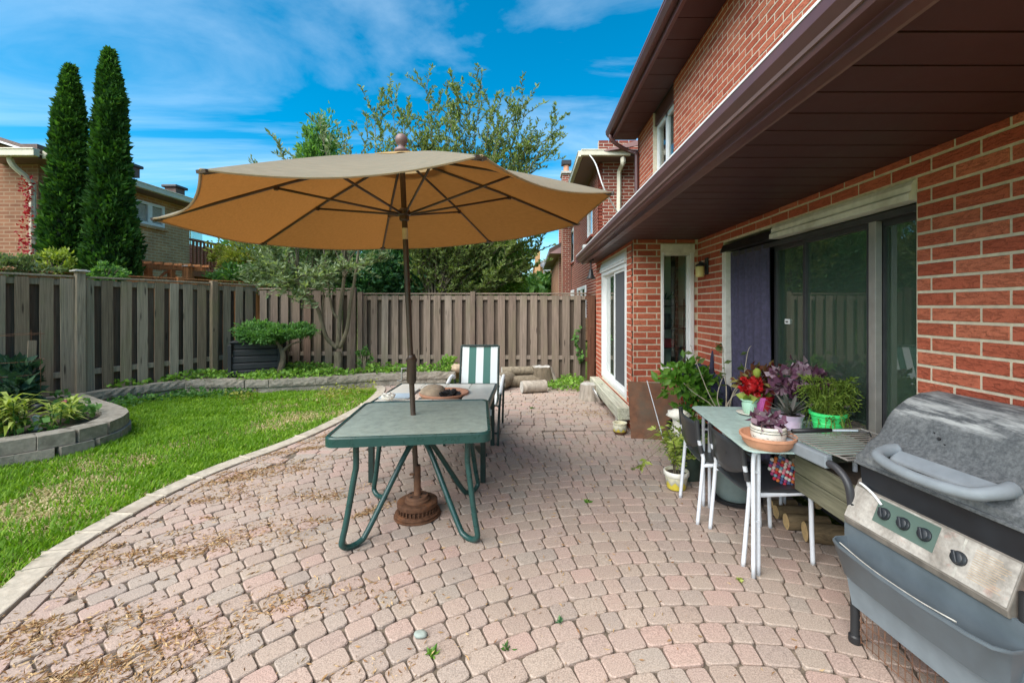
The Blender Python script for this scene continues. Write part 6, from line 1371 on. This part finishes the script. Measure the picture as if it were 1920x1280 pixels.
pts = np.array([c + Vector((0, 0, .11))] * 12); leaves('foliage', pts, .085, 'leaf_lime', mp_, .7, np.array([[math.cos(a), math.sin(a), .3] for a in np.linspace(0, 6, 12)]), .2)
c = on_table(1430, 775); c += Vector((.0, .06, 0)); pk = thing('pink_pot', 'bright pink pot with yellowing leaves on the plant table', 'potted plant', c); pot(pk, potprof(.048, .072, .115), c, 'pink_plastic', .06, .095); leaves('foliage', np.array([c + Vector((0, 0, .1))] * 16), .09, 'leaf_yellow', pk, .55, np.array([[math.cos(a), math.sin(a), .55] for a in np.linspace(0, 6, 16)]), .3)
c = Vector((1.72, 3.10, TZ)); rp = thing('coleus_pot', 'red pot of coleus with red and green leaves behind the pink pot', 'potted plant', c); pot(rp, potprof(.055, .075, .12), c, 'red_plastic', .062, .1); pts, dd = clump_points(240, c + Vector((-.02, 0, .22)), (.14, .12, .10), 26, .4); leaves('foliage', pts, .058, 'leaf_coleus', rp, .6, dd, .7)
c = Vector((1.84, 2.90, TZ)); ox_ = thing('oxalis_pot', 'dark pot overflowing with purple oxalis leaves in the middle of the table', 'potted plant', c); pot(ox_, potprof(.06, .08, .13), c, 'dark_glaze', .068, .11); pts, dd = clump_points(270, c + Vector((.02, 0, .255)), (.17, .15, .085), 34, .4); leaves('foliage', pts, .058, 'leaf_purple', ox_, .85, dd + np.array([0, 0, .3]), .6)
m = MB()
for k in range(26): a = random.uniform(0, 6.28); r_ = random.uniform(.05, .14); m.tube(spline([c + Vector((0, 0, .11)), c + Vector((r_ * .4 * math.cos(a), r_ * .4 * math.sin(a), .18)), c + Vector((r_ * math.cos(a), r_ * math.sin(a), .25))], 3), .0015, 3)
m.build('stems', 'leaf_purple', ox_)
c = Vector((1.655, 2.66, TZ)); al = thing('aloe_pot', 'lilac ribbed pot with a spiky striped succulent on the plant table', 'potted plant', c); pot(al, [(.055, 0), (.064, .02), (.062, .025), (.067, .045), (.065, .05), (.070, .07), (.074, .08), (.078, .092), (.07, .092), (.066, .075)], c, 'lavender_glaze', .066, .082)
rosP = []; V = []; Fc = []
for k in range(26):
    a = 6.283 * k / 26 + random.random() * .3; el = random.uniform(.45, 1.35); L = random.uniform(.13, .20); d = Vector((math.cos(a) * math.cos(el), math.sin(a) * math.cos(el), math.sin(el))); s = Vector((-math.sin(a), math.cos(a), 0)); b_ = c + Vector((0, 0, .085)); i = len(V); wv = .012
    for t, ww in ((0, .7), (.35, 1), (.7, .7), (1, .03)):
        p = b_ + d * L * t + Vector((0, 0, -.03 * t * t)); up_ = s.cross(d) * (.006 * (1 - t)); V += [tuple(p - s * wv * ww), tuple(p + up_ * -1), tuple(p + s * wv * ww)]
    for j in range(3): q = i + j * 3; Fc += [(q, q + 1, q + 4, q + 3), (q + 1, q + 2, q + 5, q + 4)]
np_obj('foliage', V, Fc, M('leaf_aloe'), al, np.repeat(rng.uniform(0, .99, 26), 12))
c = Vector((1.85, 2.60, TZ)); gr_ = thing('bright_green_pot', 'bright green pot with a feathery trailing green plant near the door glass', 'potted plant', c); pot(gr_, [(.072, 0), (.078, .02), (.076, .024), (.085, .06), (.083, .064), (.092, .10), (.101, .105), (.101, .122), (.09, .122), (.085, .10)], c, 'green_plastic', .085, .105)
m = MB(); LP, LD = [], []
for k in range(150):
    a = random.uniform(0, 6.28); r_ = random.uniform(.06, .17); hh = random.uniform(.03, .22) if random.random() < .75 else random.uniform(-.16, .02)
    e = c + Vector((r_ * math.cos(a), r_ * math.sin(a), .12 + hh)); st = c + Vector((.05 * math.cos(a), .05 * math.sin(a), .11)); mid = st.lerp(e, .55) + Vector((0, 0, .07)); tw = spline([st, mid, e], 4); m.tube(tw, .0022, 3, False)
    for t in range(8):
        p = tw[t + 1]; LP.append(p); LD.append((tw[t + 1] - tw[t]).normalized()); LP.append(p); LD.append(Vector((random.gauss(0, 1), random.gauss(0, 1), random.gauss(.3, .6))))
m.build('stems', 'leaf_feather', gr_); leaves('foliage', np.array([tuple(x) for x in LP]), .026, 'leaf_feather', gr_, .3, np.array([tuple(x) for x in LD]), .5)
# floor pots
c = G(1268, 915); yp = thing('zigzag_pot', 'white pot with yellow zigzag pattern holding a leafy stem beside the far chair', 'potted plant', c); pot(yp, [(.062, 0), (.075, .01), (.092, .11), (.098, .115), (.100, .145), (.093, .15), (.087, .146), (.084, .12)], c, 'zigzag_glaze', .085, .125); m = MB(); m.lathe([(.0975, .114), (.1015, .118), (.1025, .146), (.098, .152), (.092, .1525)], 28, c, cap=False); m.build('rim_band', 'white_glaze', yp, smooth=True)
m = MB(); LP, LD = [], []
for k in range(9):
    a = random.uniform(0, 6.28); r_ = random.uniform(.04, .2); hh = random.uniform(.18, .42); tw = spline([c + Vector((.02 * math.cos(a), .02 * math.sin(a), .12)), c + Vector((r_ * .3 * math.cos(a), r_ * .3 * math.sin(a), .12 + hh * .6)), c + Vector((r_ * math.cos(a), r_ * math.sin(a), .12 + hh))], 5); m.tube(tw, .003, 4, False)
    for t in range(3, 11):
        for _ in range(3): LP.append(tw[t]); LD.append(Vector((random.gauss(0, 1), random.gauss(0, 1), .1)))
tw = spline([c + Vector((0, 0, .12)), c + Vector((-.1, -.02, .33)), c + Vector((-.24, -.05, .27)), c + Vector((-.31, -.05, .20))], 5); m.tube(tw, .003, 4, False)
for t in range(11, 16):
    for _ in range(4): LP.append(tw[t]); LD.append(Vector((random.gauss(-.3, .6), random.gauss(0, .6), -.4)))
m.build('stems', 'twig', yp); leaves('foliage', np.array([tuple(x) for x in LP]), .062, 'leaf_lime', yp, .36, np.array([tuple(x) for x in LD]), .4)
c = Vector((1.41, 3.72, 0)); sp2 = thing('spider_plant', 'green grassy plant in a dark pot behind the far chair', 'potted plant', c); pot(sp2, potprof(.11, .14, .24), c, 'dark_glaze', .125, .2)
V = []; Fc = []
for k in range(110):
    a = random.uniform(0, 6.28); L = random.uniform(.28, .50); d = Vector((math.cos(a), math.sin(a), 0)); s = Vector((-d.y, d.x, 0)) * .007; i = len(V)
    for t in (0, .3, .65, 1): p = c + Vector((0, 0, .22)) + d * (L * t * .8 + .03) + Vector((0, 0, L * (1.1 * t - 1.0 * t * t))); V += [tuple(p - s * (1 - .9 * t)), tuple(p + s * (1 - .9 * t))]
    for j in range(3): q = i + 2 * j; Fc.append((q, q + 1, q + 3, q + 2))
np_obj('foliage', V, Fc, M('leaf_glossy'), sp2, np.repeat(rng.uniform(0, .99, 110), 8))
c = Vector((1.62, 3.30, 0)); tb_ = thing('grey_tub', 'large grey-green tub on a dark tray under the plant table', 'tub', c); m = MB(); m.lathe([(.13, .02), (.15, .05), (.175, .30), (.18, .305), (.18, .32), (.165, .32), (.15, .1), (.1, .06)], 32, c); m.build('tub', 'grey_tank', tb_, smooth=True, autos=True); m = MB(); m.lathe([(.17, 0), (.19, .012), (.195, .035), (.188, .035), (.17, .018)], 32, c); m.build('tray', 'black_metal', tb_, smooth=True, autos=True)
c = G(1285, 838); c = Vector((1.56, 4.12, 0)); bp = thing('leafy_bush_pot', 'bushy bright green potted plant in a dark tub beside the bay', 'potted plant', c); pot(bp, potprof(.14, .19, .36), c, 'black_metal', .17, .32)
pp, dd = [], []
for c_, r_, k_ in ((P(1290, 715, 4.1), (.20, .18, .17), 170), (P(1275, 700, 4.1), (.13, .13, .12), 70), (P(1315, 735, 4.15), (.16, .16, .18), 110), (P(1300, 765, 4.1), (.14, .14, .14), 80)):
    a, b = clump_points(k_, c_, r_, 22, .45); pp.append(a); dd.append(b)
m = MB()
for k in range(14): e = pp[k % 4][k * 3]; m.tube(spline([c + Vector((random.gauss(0, .03), random.gauss(0, .03), .3)), c.lerp(Vector(e), .5) + Vector((0, 0, .2)), e], 4), .005, 5)
m.build('stems', 'leaf_mid', bp); leaves('foliage', np.concatenate(pp), .10, 'leaf_glossy', bp, .58, np.concatenate(dd) + [0, -.1, .25], .6)
c = Vector((1.74, 3.85, 0)); br = thing('bare_shrub_pot', 'nearly bare pale-branched shrub in a pot before the door jamb', 'potted plant', c); pot(br, potprof(.10, .14, .26), c, 'terracotta', .12, .22)
m = MB(); LP, LD = [], []
for pts in ([(1358, 790), (1330, 740), (1310, 690), (1296, 650)], [(1360, 790), (1362, 735), (1358, 690), (1354, 648), (1357, 660)], [(1362, 790), (1375, 735), (1392, 715), (1402, 660), (1409, 648)], [(1362, 760), (1380, 733), (1392, 712), (1400, 690)], [(1360, 770), (1372, 745), (1390, 735), (1400, 733)], [(1352, 790), (1335, 760), (1300, 735), (1282, 718)], [(1352, 770), (1345, 745), (1352, 715), (1362, 700)]):
    tw = spline([P(x, y_, 3.8) for x, y_ in pts], 5); n_ = len(tw); m.tube(tw, [.006 * (1 - .7 * k / n_) for k in range(n_)], 6)
    for t in range(n_ // 2, n_):
        if random.random() < .45: LP.append(tw[t]); LD.append(Vector((random.gauss(0, 1), random.gauss(0, .5), .3)))
m.build('branches', 'pale_twig', br, smooth=True); leaves('foliage', np.array([tuple(x) for x in LP]), .075, 'leaf_olive', br, .5, np.array([tuple(x) for x in LD]), .4)
# things left by the bay: jacket, folded umbrella, vase, gloves
m = MB(); m.lump(P(1302, 697, 4.5) + Vector((0, .1, -.08)), (.17, .12, .18), 3, .5, 24, 18, 2.2); m.lump(P(1330, 745, 4.4), (.15, .11, .22), 6, .5, 24, 18, 2.2); o = m.build('navy_jacket', 'navy_cloth', smooth=True); o.location.y = -.12; props(o, 'dark navy jacket draped behind the green bush by the bay', 'jacket')
fu = thing('folded_umbrella', 'dark folded umbrella leaning upright against the brick wall', 'umbrella', P(1337, 800, 4.5)); a = P(1339, 628, 4.62); b = P(1332, 735, 4.55)
m = MB(); m.tube([a, a.lerp(b, .3)], .007, 6); m.tube(spline([a, a + Vector((.01, 0, .02)), a + Vector((.03, 0, .01)), a + Vector((.03, 0, -.03))], 3), .009, 6); m.build('handle', 'bark', fu, smooth=True)
m = MB(); m.tube([a.lerp(b, .28), a.lerp(b, .4), a.lerp(b, .7), b], [.014, .024, .026, .012], 9); m.build('canopy', 'navy_cloth', fu, smooth=True)
c = Vector((1.42, 3.98, 0)); vs_ = thing('white_vase', 'tall white patterned vase beside the rusty sheet', 'vase', c); m = MB(); m.lathe([(.06, 0), (.075, .05), (.085, .2), (.07, .34), (.05, .42), (.075, .50), (.07, .5), (.045, .42)], 24, c); m.build('vase_body', 'leaf_print_glaze', vs_, smooth=True)
m = MB(); m.lump(c + Vector((0, 0, .49)), (.10, .08, .05), 4, .5); m.build('white_bag', 'white_glaze', vs_, smooth=True)
m = MB(); m.box(wx0 + .12, wx0 + .30, BY - .075, BY - .03, wz0 + .002, wz0 + .05); o = m.build('red_box', 'red_plastic', bevel=.012); props(o, 'small red object on the brick window sill', 'box')

# ------------------------------------------------------------------ planks, firewood and felt mat under the table
wb = thing('timber_trough', 'weathered greenish timber trough between the plant table and the grill', 'planter', (1.75, 2.18, 0))
for k in range(2):
    m = MB(); m.box(1.555, 1.578, 1.93, 2.46, .44 + k * .103, .44 + k * .103 + .098); m.build('plank', 'grey_plank', wb, bevel=.004)
for k in range(2):
    m = MB(); m.box(1.579, 1.96, 2.437, 2.46, .44 + k * .103, .44 + k * .103 + .098); m.build('end_plank', 'grey_plank', wb, bevel=.004)
m = MB(); m.box(1.58, 1.96, 1.93, 2.435, .445, .46); m.build('bottom', 'grey_plank', wb); m = MB(); m.box(1.58, 1.96, 1.93, 2.435, .58, .60); m.build('soil', 'soil', wb)
for x in (1.93,):
    for y_ in (1.97, 2.40): m = MB(); m.box(x - .025, x + .025, y_ - .025, y_ + .025, 0, .44); m.build('leg', 'grey_plank', wb)
for k, (px, py, L, r_, lb) in enumerate([(1509, 1014, .42, .062, 'thick firewood log lying nearest below the trough'), (1474, 992, .40, .052, 'middle firewood log with pale sawn end under the near chair'), (1455, 972, .38, .046, 'firewood log with sawn end farthest under the table'), (1446, 952, .3, .03, 'thin crooked firewood branch at the back of the pile')]):
    a = G(px, py); log('firewood_log', lb, (a.x, a.y, r_ + .002), (1.995, a.y - .06 + .02 * k, r_ + .002), r_, 'bark_x', 'cut_wood', seedv=20 + k, group='firewood under the plant table')
a = G(1490, 950); log('firewood_log', 'short bark-covered log resting on top of the firewood', (a.x - .02, a.y - .24, .155), (1.99, a.y - .28, .155), .038, 'bark_x', 'cut_wood', seedv=31, group='firewood under the plant table')
fm = thing('felt_ball_mat', 'multicoloured felt ball mat propped below the plant table', 'mat', P(1478, 888, 2.55)); q = MB(); q.lump((0, 0, 0), (.0115, .0115, .0115), 1, .05, 10, 7)
cols = [(.55, .03, .06), (.72, .60, .52), (.08, .10, .22), (.75, .25, .30), (.60, .16, .04), (.20, .35, .42), (.70, .68, .62), (.35, .05, .15)]; bm_ = []
for i, cl in enumerate(cols): simple('felt_%d' % i, cl, .95, .2, 60, .4); bm_.append(mesh_of(q, 'felt_ball', 'felt_%d' % i, True))
for i in range(11):
    for j in range(8):
        u_, v_ = (i - 5) * .0205, (j - 3.5) * .0195; 
        if (u_ / .12) ** 2 + (v_ / .082) ** 2 > 1.05: continue
        p = P(1476, 887, 2.56) + Vector((u_ * .9 + v_ * .25, -.12 * u_ - .35 * v_ * 0, v_ * .95 - u_ * .5)); piece('felt_ball', random.choice(bm_), fm, p)
m = MB(); a = P(1500, 875, 2.5); m.bar(a + Vector((-.05, 0, .06)), a + Vector((.10, -.05, -.16)), .07, .03); o = m.build('bark_slab', 'bark'); props(o, 'dark bark slab leaning beside the felt ball mat', 'wood')

# ------------------------------------------------------------------ the grill
GO = Vector((1.445, 1.885, 0)); ga = rad(6.0)
grl = thing('gas_grill', 'weathered grey gas grill with closed hood in the right foreground', 'grill', GO)
GM = Matrix.Translation(GO) @ Matrix(((math.sin(ga), math.cos(ga), 0, 0), (-math.cos(ga), math.sin(ga), 0, 0), (0, 0, 1, 0), (0, 0, 0, 1)))   # local u (towards us), v (to the wall), z
def gq(u, v, z): return GM @ Vector((u, v, z))
def gprism(prof, u0, u1, name, mat, parent=grl, bevel=0, smooth=False):   # profile in (v, z), extruded along u
    m = MB(); n = len(prof); v = [gq(u0, a, b) for a, b in prof] + [gq(u1, a, b) for a, b in prof]
    m.add(v, [tuple(range(n)), tuple(range(2 * n - 1, n - 1, -1))] + [(i, n + i, n + (i + 1) % n, (i + 1) % n) for i in range(n)]); return m.build(name, mat, parent, bevel=bevel, smooth=smooth, autos=smooth)
def gbox(u0, u1, v0, v1, z0, z1, name, mat, parent=grl, bevel=0): return gprism([(v0, z0), (v1, z0), (v1, z1), (v0, z1)], u0, u1, name, mat, parent, bevel)
GU = .60
# hood: rounded cross section that narrows a little at the ends
hp = [(.028, .815), (.030, .842), (.055, .862), (.075, .893), (.100, .908), (.130, .928), (.155, .965), (.175, 1.002), (.200, 1.034), (.235, 1.062), (.28, 1.09), (.33, 1.110), (.42, 1.118), (.48, 1.105), (.53, 1.06), (.555, 1.0), (.56, .9), (.56, .815)]
us = [(-.005, .94, 0), (.0, .975, 0), (.012, 1.0, 0), (.05, 1.0, 0), (GU * .5, 1.0, 0), (GU - .05, 1.0, 0), (GU - .012, 1.0, 0), (GU, .975, 0), (GU + .005, .94, 0)]
m = MB(); n = len(hp); v = []
for u_, s_, _ in us: v += [gq(u_, .29 + (a - .29) * (s_ if b > .85 else 1), .815 + (b - .815) * s_) for a, b in hp]
f = [(i * n + k, (i + 1) * n + k, (i + 1) * n + k + 1, i * n + k + 1) for i in range(len(us) - 1) for k in range(n - 1)] + [tuple(range(n)), tuple((len(us) - 1) * n + k for k in range(n - 1, -1, -1))]
m.add(v, f); hood = m.build('hood', 'grill_hood', grl, smooth=True, autos=True)
gbox(-.006, GU + .006, .018, .57, .802, .816, 'hood_rim', 'grill_hood', hood, .003)
for u_, v_, z_, r_ in ((.235, .158, .978, .006), (.21, .166, .994, .0022), (.262, .150, .964, .0022)):
    nrm = (GM.to_3x3() @ Vector((0, -.85, .52))).normalized(); p = gq(u_, v_, z_) ; m = MB(); m.lathe([(r_, -.004), (r_, .003)], 12, p, mat=nrm.to_track_quat('Z', 'Y').to_matrix().to_4x4()); m.build('bolt_hole', 'black_metal', hood)
# handle: a chunky loop standing off the hood
hz = .885; path = spline([gq(.135, .085, .905), gq(.13, .045, .90), gq(.14, -.005, .892), gq(.17, -.035, .885), gq(.24, -.052, .878), gq(.33, -.058, .874), gq(.42, -.052, .876), gq(.49, -.03, .882), gq(.515, .005, .892), gq(.525, .045, .90), gq(.52, .085, .905)], 4); nP = len(path)
m = MB(); rs_ = [  .021 + .006 * abs(2 * k / (nP - 1) - 1) ** 2 for k in range(nP)]; m.tube(path, rs_, 10); m.build('handle', 'grill_handle', hood, smooth=True)
m = MB(); pl_ = [gq(.14, .075, .91), gq(.515, .075, .91), gq(.505, .03, .878), gq(.15, .03, .878)]; pl2 = [p + Vector((0, 0, -.016)) for p in pl_]; m.add(pl_ + pl2, [(0, 1, 2, 3), (7, 6, 5, 4), (0, 4, 5, 1), (1, 5, 6, 2), (2, 6, 7, 3), (3, 7, 4, 0)]); m.build('handle_plate', 'grill_handle', hood, bevel=.005)
gprism([(.055, .62), (.53, .62), (.55, .801), (.035, .801)], .01, GU - .01, 'firebox', 'grill_black')
# control panel, leaning back
pnl = [(-.012, .535), (-.004, .525), (.10, .525), (.13, .70), (.075, .735), (.05, .715)]
panel = gprism([(-.018, .556), (-.012, .530), (.13, .530), (.15, .752), (.115, .752), (.055, .720)], -.02, GU - .02, 'control_panel', 'grill_frame', bevel=.004)
pd = (Vector((0, .055, .720)) - Vector((0, -.018, .556))); pn = Vector((0, -pd.z, pd.y)).normalized()
def on_panel(u_, t, o_=0.0): q = Vector((u_, -.018, .556)) + pd * t + pn * o_; return gq(*q)
def plate(u0, u1, t0, t1, o0, o1, name, mat, parent):
    m = MB(); v = [on_panel(a, b, o_) for o_ in (o0, o1) for a, b in ((u0, t0), (u1, t0), (u1, t1), (u0, t1))]; m.add(v, [(0, 1, 2, 3), (7, 6, 5, 4), (0, 4, 5, 1), (1, 5, 6, 2), (2, 6, 7, 3), (3, 7, 4, 0)]); return m.build(name, mat, parent)
face = plate(-.016, GU - .024, .04, .84, .001, .0035, 'panel_face', 'grill_panel', panel)
plate(.105, .345, .26, .80, .0037, .005, 'green_label', 'green_metal' if False else 'stone_grey', panel)
NT('label_green'); k_ = MATS['label_green']; MATS['label_green'].node_tree.nodes['Principled BSDF'].inputs['Base Color'].default_value = (.085, .13, .11, 1)
for o_ in panel.children:
    if o_.name.startswith('green_label'): o_.data.materials[0] = M('label_green')
for u_, t in ((.145, .52), (.225, .52), (.305, .52), (.425, .42)):
    p = on_panel(u_, t, .004); R4 = ((GM.to_3x3() @ pn).normalized()).to_track_quat('Z', 'Y').to_matrix().to_4x4(); m = MB(); m.lathe([(.024, 0), (.024, .007), (.020, .011), (.019, .017), (.016, .019), (.001, .019)], 24, p, mat=R4); kb = m.build('knob', 'knob_black', panel, smooth=True, autos=True)
    m = MB(); m.box(-.006, .006, -.021, .021, .012, .028, mat=Matrix.Translation(p) @ R4 @ Matrix.Rotation(.5, 4, 'Z')); m.build('grip', 'knob_black', kb, bevel=.003)
plate(.421, .429, .05, .25, .0037, .0045, 'mark', 'cut_grey', panel); plate(.421, .429, .60, .82, .0037, .0045, 'mark', 'cut_grey', panel)
for t_ in np.linspace(.18, .72, 13): plate(.46, .46 + .105 * random.uniform(.7, 1), t_ - .008, t_ + .006, .0037, .0041, 'print_line', 'rock_tan', panel)
m = MB(); m.tube(spline([on_panel(.0, .93, .006), on_panel(.03, .91, .014), on_panel(.08, .82, .014), on_panel(.125, .68, .012)], 5), .0055, 6); m.build('ignition_cover', 'white_vinyl', panel, smooth=True)
# condiment trough hung on the front
rim_o = [(-.03, -.115), (-.008, -.14), (.05, -.155), (GU - .06, -.155), (GU, -.135), (GU + .02, -.10)]
def trough():
    m = MB(); zt, zb = .468, .322; rows = []
    outer = [(-.02, -.005), (-.02, -.055), (-.002, -.085), (.05, -.105), (.25, -.125), (GU - .2, -.125), (GU - .06, -.112), (GU - .005, -.095), (GU + .02, -.06), (GU + .02, -.005)]
    n = len(outer); cu, cv = GU / 2, -.06
    def ring(sc, sv, z, ins=0.0): return [gq(cu + (u_ - cu) * sc, -.005 + (v_ + .005) * sv, z) for u_, v_ in outer]
    rings = [ring(.93, .55, zb), ring(1.0, 1.0, zt - .012), ring(1.004, 1.03, zt - .010), ring(1.004, 1.03, zt), ring(.994, .95, zt), ring(.925, .50, zb + .01)]
    v = [p for r_ in rings for p in r_]; f = [(i * n + k, i * n + k + 1, (i + 1) * n + k + 1, (i + 1) * n + k) for i in range(5) for k in range(n - 1)]
    f += [tuple(range(n - 1, -1, -1)), tuple(5 * n + k for k in range(n))]; m.add(v, f); return m.build('trough', 'blue_grey_plastic', grl, smooth=True, autos=True)
tg = trough(); gbox(-.03, GU + .015, -.004, .012, .33, .535, 'trough_back', 'blue_grey_plastic', tg); 
m = MB(); m.tube(spline([gq(.03, -.082, .468), gq(.2, -.105, .462), gq(.38, -.108, .464), gq(GU - .10, -.098, .471)], 8), .0028, 5); m.build('worn_ledge_highlight', 'cut_grey', tg)  # pale strip: worn ledge, plus the whitish highlight painted along the rim
gprism([(.0, .175), (.012, .175), (.012, .325), (-.03, .325)], .005, GU - .005, 'front_panel', 'pale_blue_grey')
for u_, v_ in ((.0, .02), (GU, .02), (.0, .50), (GU, .50)):
    m = MB(); m.tube([gq(u_, v_, .012), gq(u_, v_, .62)], .0175, 12); lg = m.build('leg', 'bin_black', grl, smooth=True, autos=True); m = MB(); m.lathe([(.024, 0), (.026, .006), (.025, .03), (.019, .036)], 14, gq(u_, v_, 0)); m.build('foot', 'black_metal', lg, smooth=True, autos=True)
m = MB()
for k in range(int((GU - .04) / .028)): u_ = .025 + k * .028; m.tube([gq(u_, .025, .012), gq(u_, .025, .185)], .0022, 4)
for z_ in (.02, .065, .11, .155, .18): m.tube([gq(.015, .0265, z_), gq(GU - .015, .0265, z_)], .0022, 4)
props(m.build('wire_grid', 'rust', grl), kind='stuff')
gbox(.02, GU - .02, .06, .48, .20, .215, 'lower_shelf', 'grill_black')
# side rack
sb = gbox(-.47, -.135, -.005, .035, .722, .786, 'side_bar', 'grill_handle', bevel=.008)
m = MB(); m.tube(spline([gq(-.135, .012, .75), gq(-.09, .012, .745), gq(-.045, .014, .715), (gq(-.022, .015, .67)), gq(-.015, .018, .60)], 5), .017, 10); m.build('rack_arm', 'dark_frame', sb, smooth=True)
m = MB(); m.tube([gq(-.135, .48, .76), gq(-.02, .48, .76), gq(-.01, .48, .60)], .015, 8); m.build('rack_arm', 'dark_frame', sb)
for k in range(13): u_ = -.455 + k * .0345; m = MB(); m.tube([gq(u_, .02, .797), gq(u_, .50, .797)], .0038, 6); m.build('rack_wire', 'aluminium', sb)
m = MB(); m.tube([gq(-.47, .012, .803), gq(-.03, .012, .803), gq(-.03, .51, .803), gq(-.47, .51, .803)], .005, 6, closed=True); m.build('rack_frame', 'aluminium', sb)
bt = thing('grill_brush', 'black-handled grill tool lying across the wire side rack', 'grill tool', gq(-.40, .25, .806)); m = MB(); m.tube([gq(-.44, .06, .815), gq(-.43, .20, .817), gq(-.42, .28, .818)], [.010, .014, .010], 8); m.build('grip', 'black_metal', bt, smooth=True); m = MB(); m.tube([gq(-.42, .28, .816), gq(-.40, .42, .816)], .005, 6); m.build('shaft', 'blue_white', bt); m = MB(); m.tube([gq(-.40, .42, .816), gq(-.36, .45, .818), gq(-.30, .40, .816)], .004, 5); m.build('hook', 'black_metal', bt)

# ------------------------------------------------------------------ small things on the pavers
a = G(789, 1193); m = MB(); m.lump(a + Vector((0, 0, .012)), (.032, .022, .014), 2, .2); o = m.build('grey_pebble', 'stone_grey', smooth=True); props(o, 'pale green-grey pebble on the pavers in the foreground', 'pebble')
for (px, py, n, s, lb, mt) in ((810, 1228, 14, .035, 'fresh green leaf sprig on the pavers below the table', 'leaf_glossy'), (950, 1215, 16, .028, 'small weed tuft growing in a paver joint in the foreground', 'leaf_mid'), (1048, 1165, 16, .022, 'dark weed tuft in a joint right of the pebble', 'leaf_deep'), (1103, 942, 10, .035, 'green leaf scrap on the pavers right of the table', 'leaf_glossy'), (1386, 1088, 14, .026, 'yellow-green weed beside the plant table legs', 'leaf_lime'), (880, 1011, 12, .022, 'weed tuft at the right table foot', 'leaf_olive'), (1187, 880, 12, .03, 'green leaf scrap near the zigzag pot', 'leaf_olive'), (998, 765, 14, .04, 'weed tuft on the far pavers near the logs', 'leaf_bright')):
    a = G(px, py); q = np.tile(np.array([a.x, a.y, .002]), (n, 1)) + rng.normal(size=(n, 3)) * [.007, .007, 0]; o = leaves('weed_tuft', q, s, mt, None, .4, np.stack([rng.normal(size=n), rng.normal(size=n), np.full(n, .6)], 1), .2); props(o, lb, 'weed', 'weeds on the pavers')
for px, py, Y_, mt, lb in ((864, 538, 12.5, 'beige_cloth', 'closed beige parasol behind the lower fence'), (908, 540, 12.5, 'blue_white', 'closed white and blue parasol behind the lower fence')):
    a = P(px, py - 14, Y_); th = thing('closed_parasol', lb, 'parasol', (a.x, Y_, 0), group='parasols behind the fence'); m = MB(); m.tube([(a.x, Y_, 0), (a.x, Y_, a.z)], .02, 8); m.build('pole', 'white_vinyl', th)
    m = MB(); m.lathe([(.16, -.62), (.19, -.5), (.13, -.25), (.07, -.08), (.02, .0)], 12, a, sx=1.0); cn = m.build('canopy', mt, th);
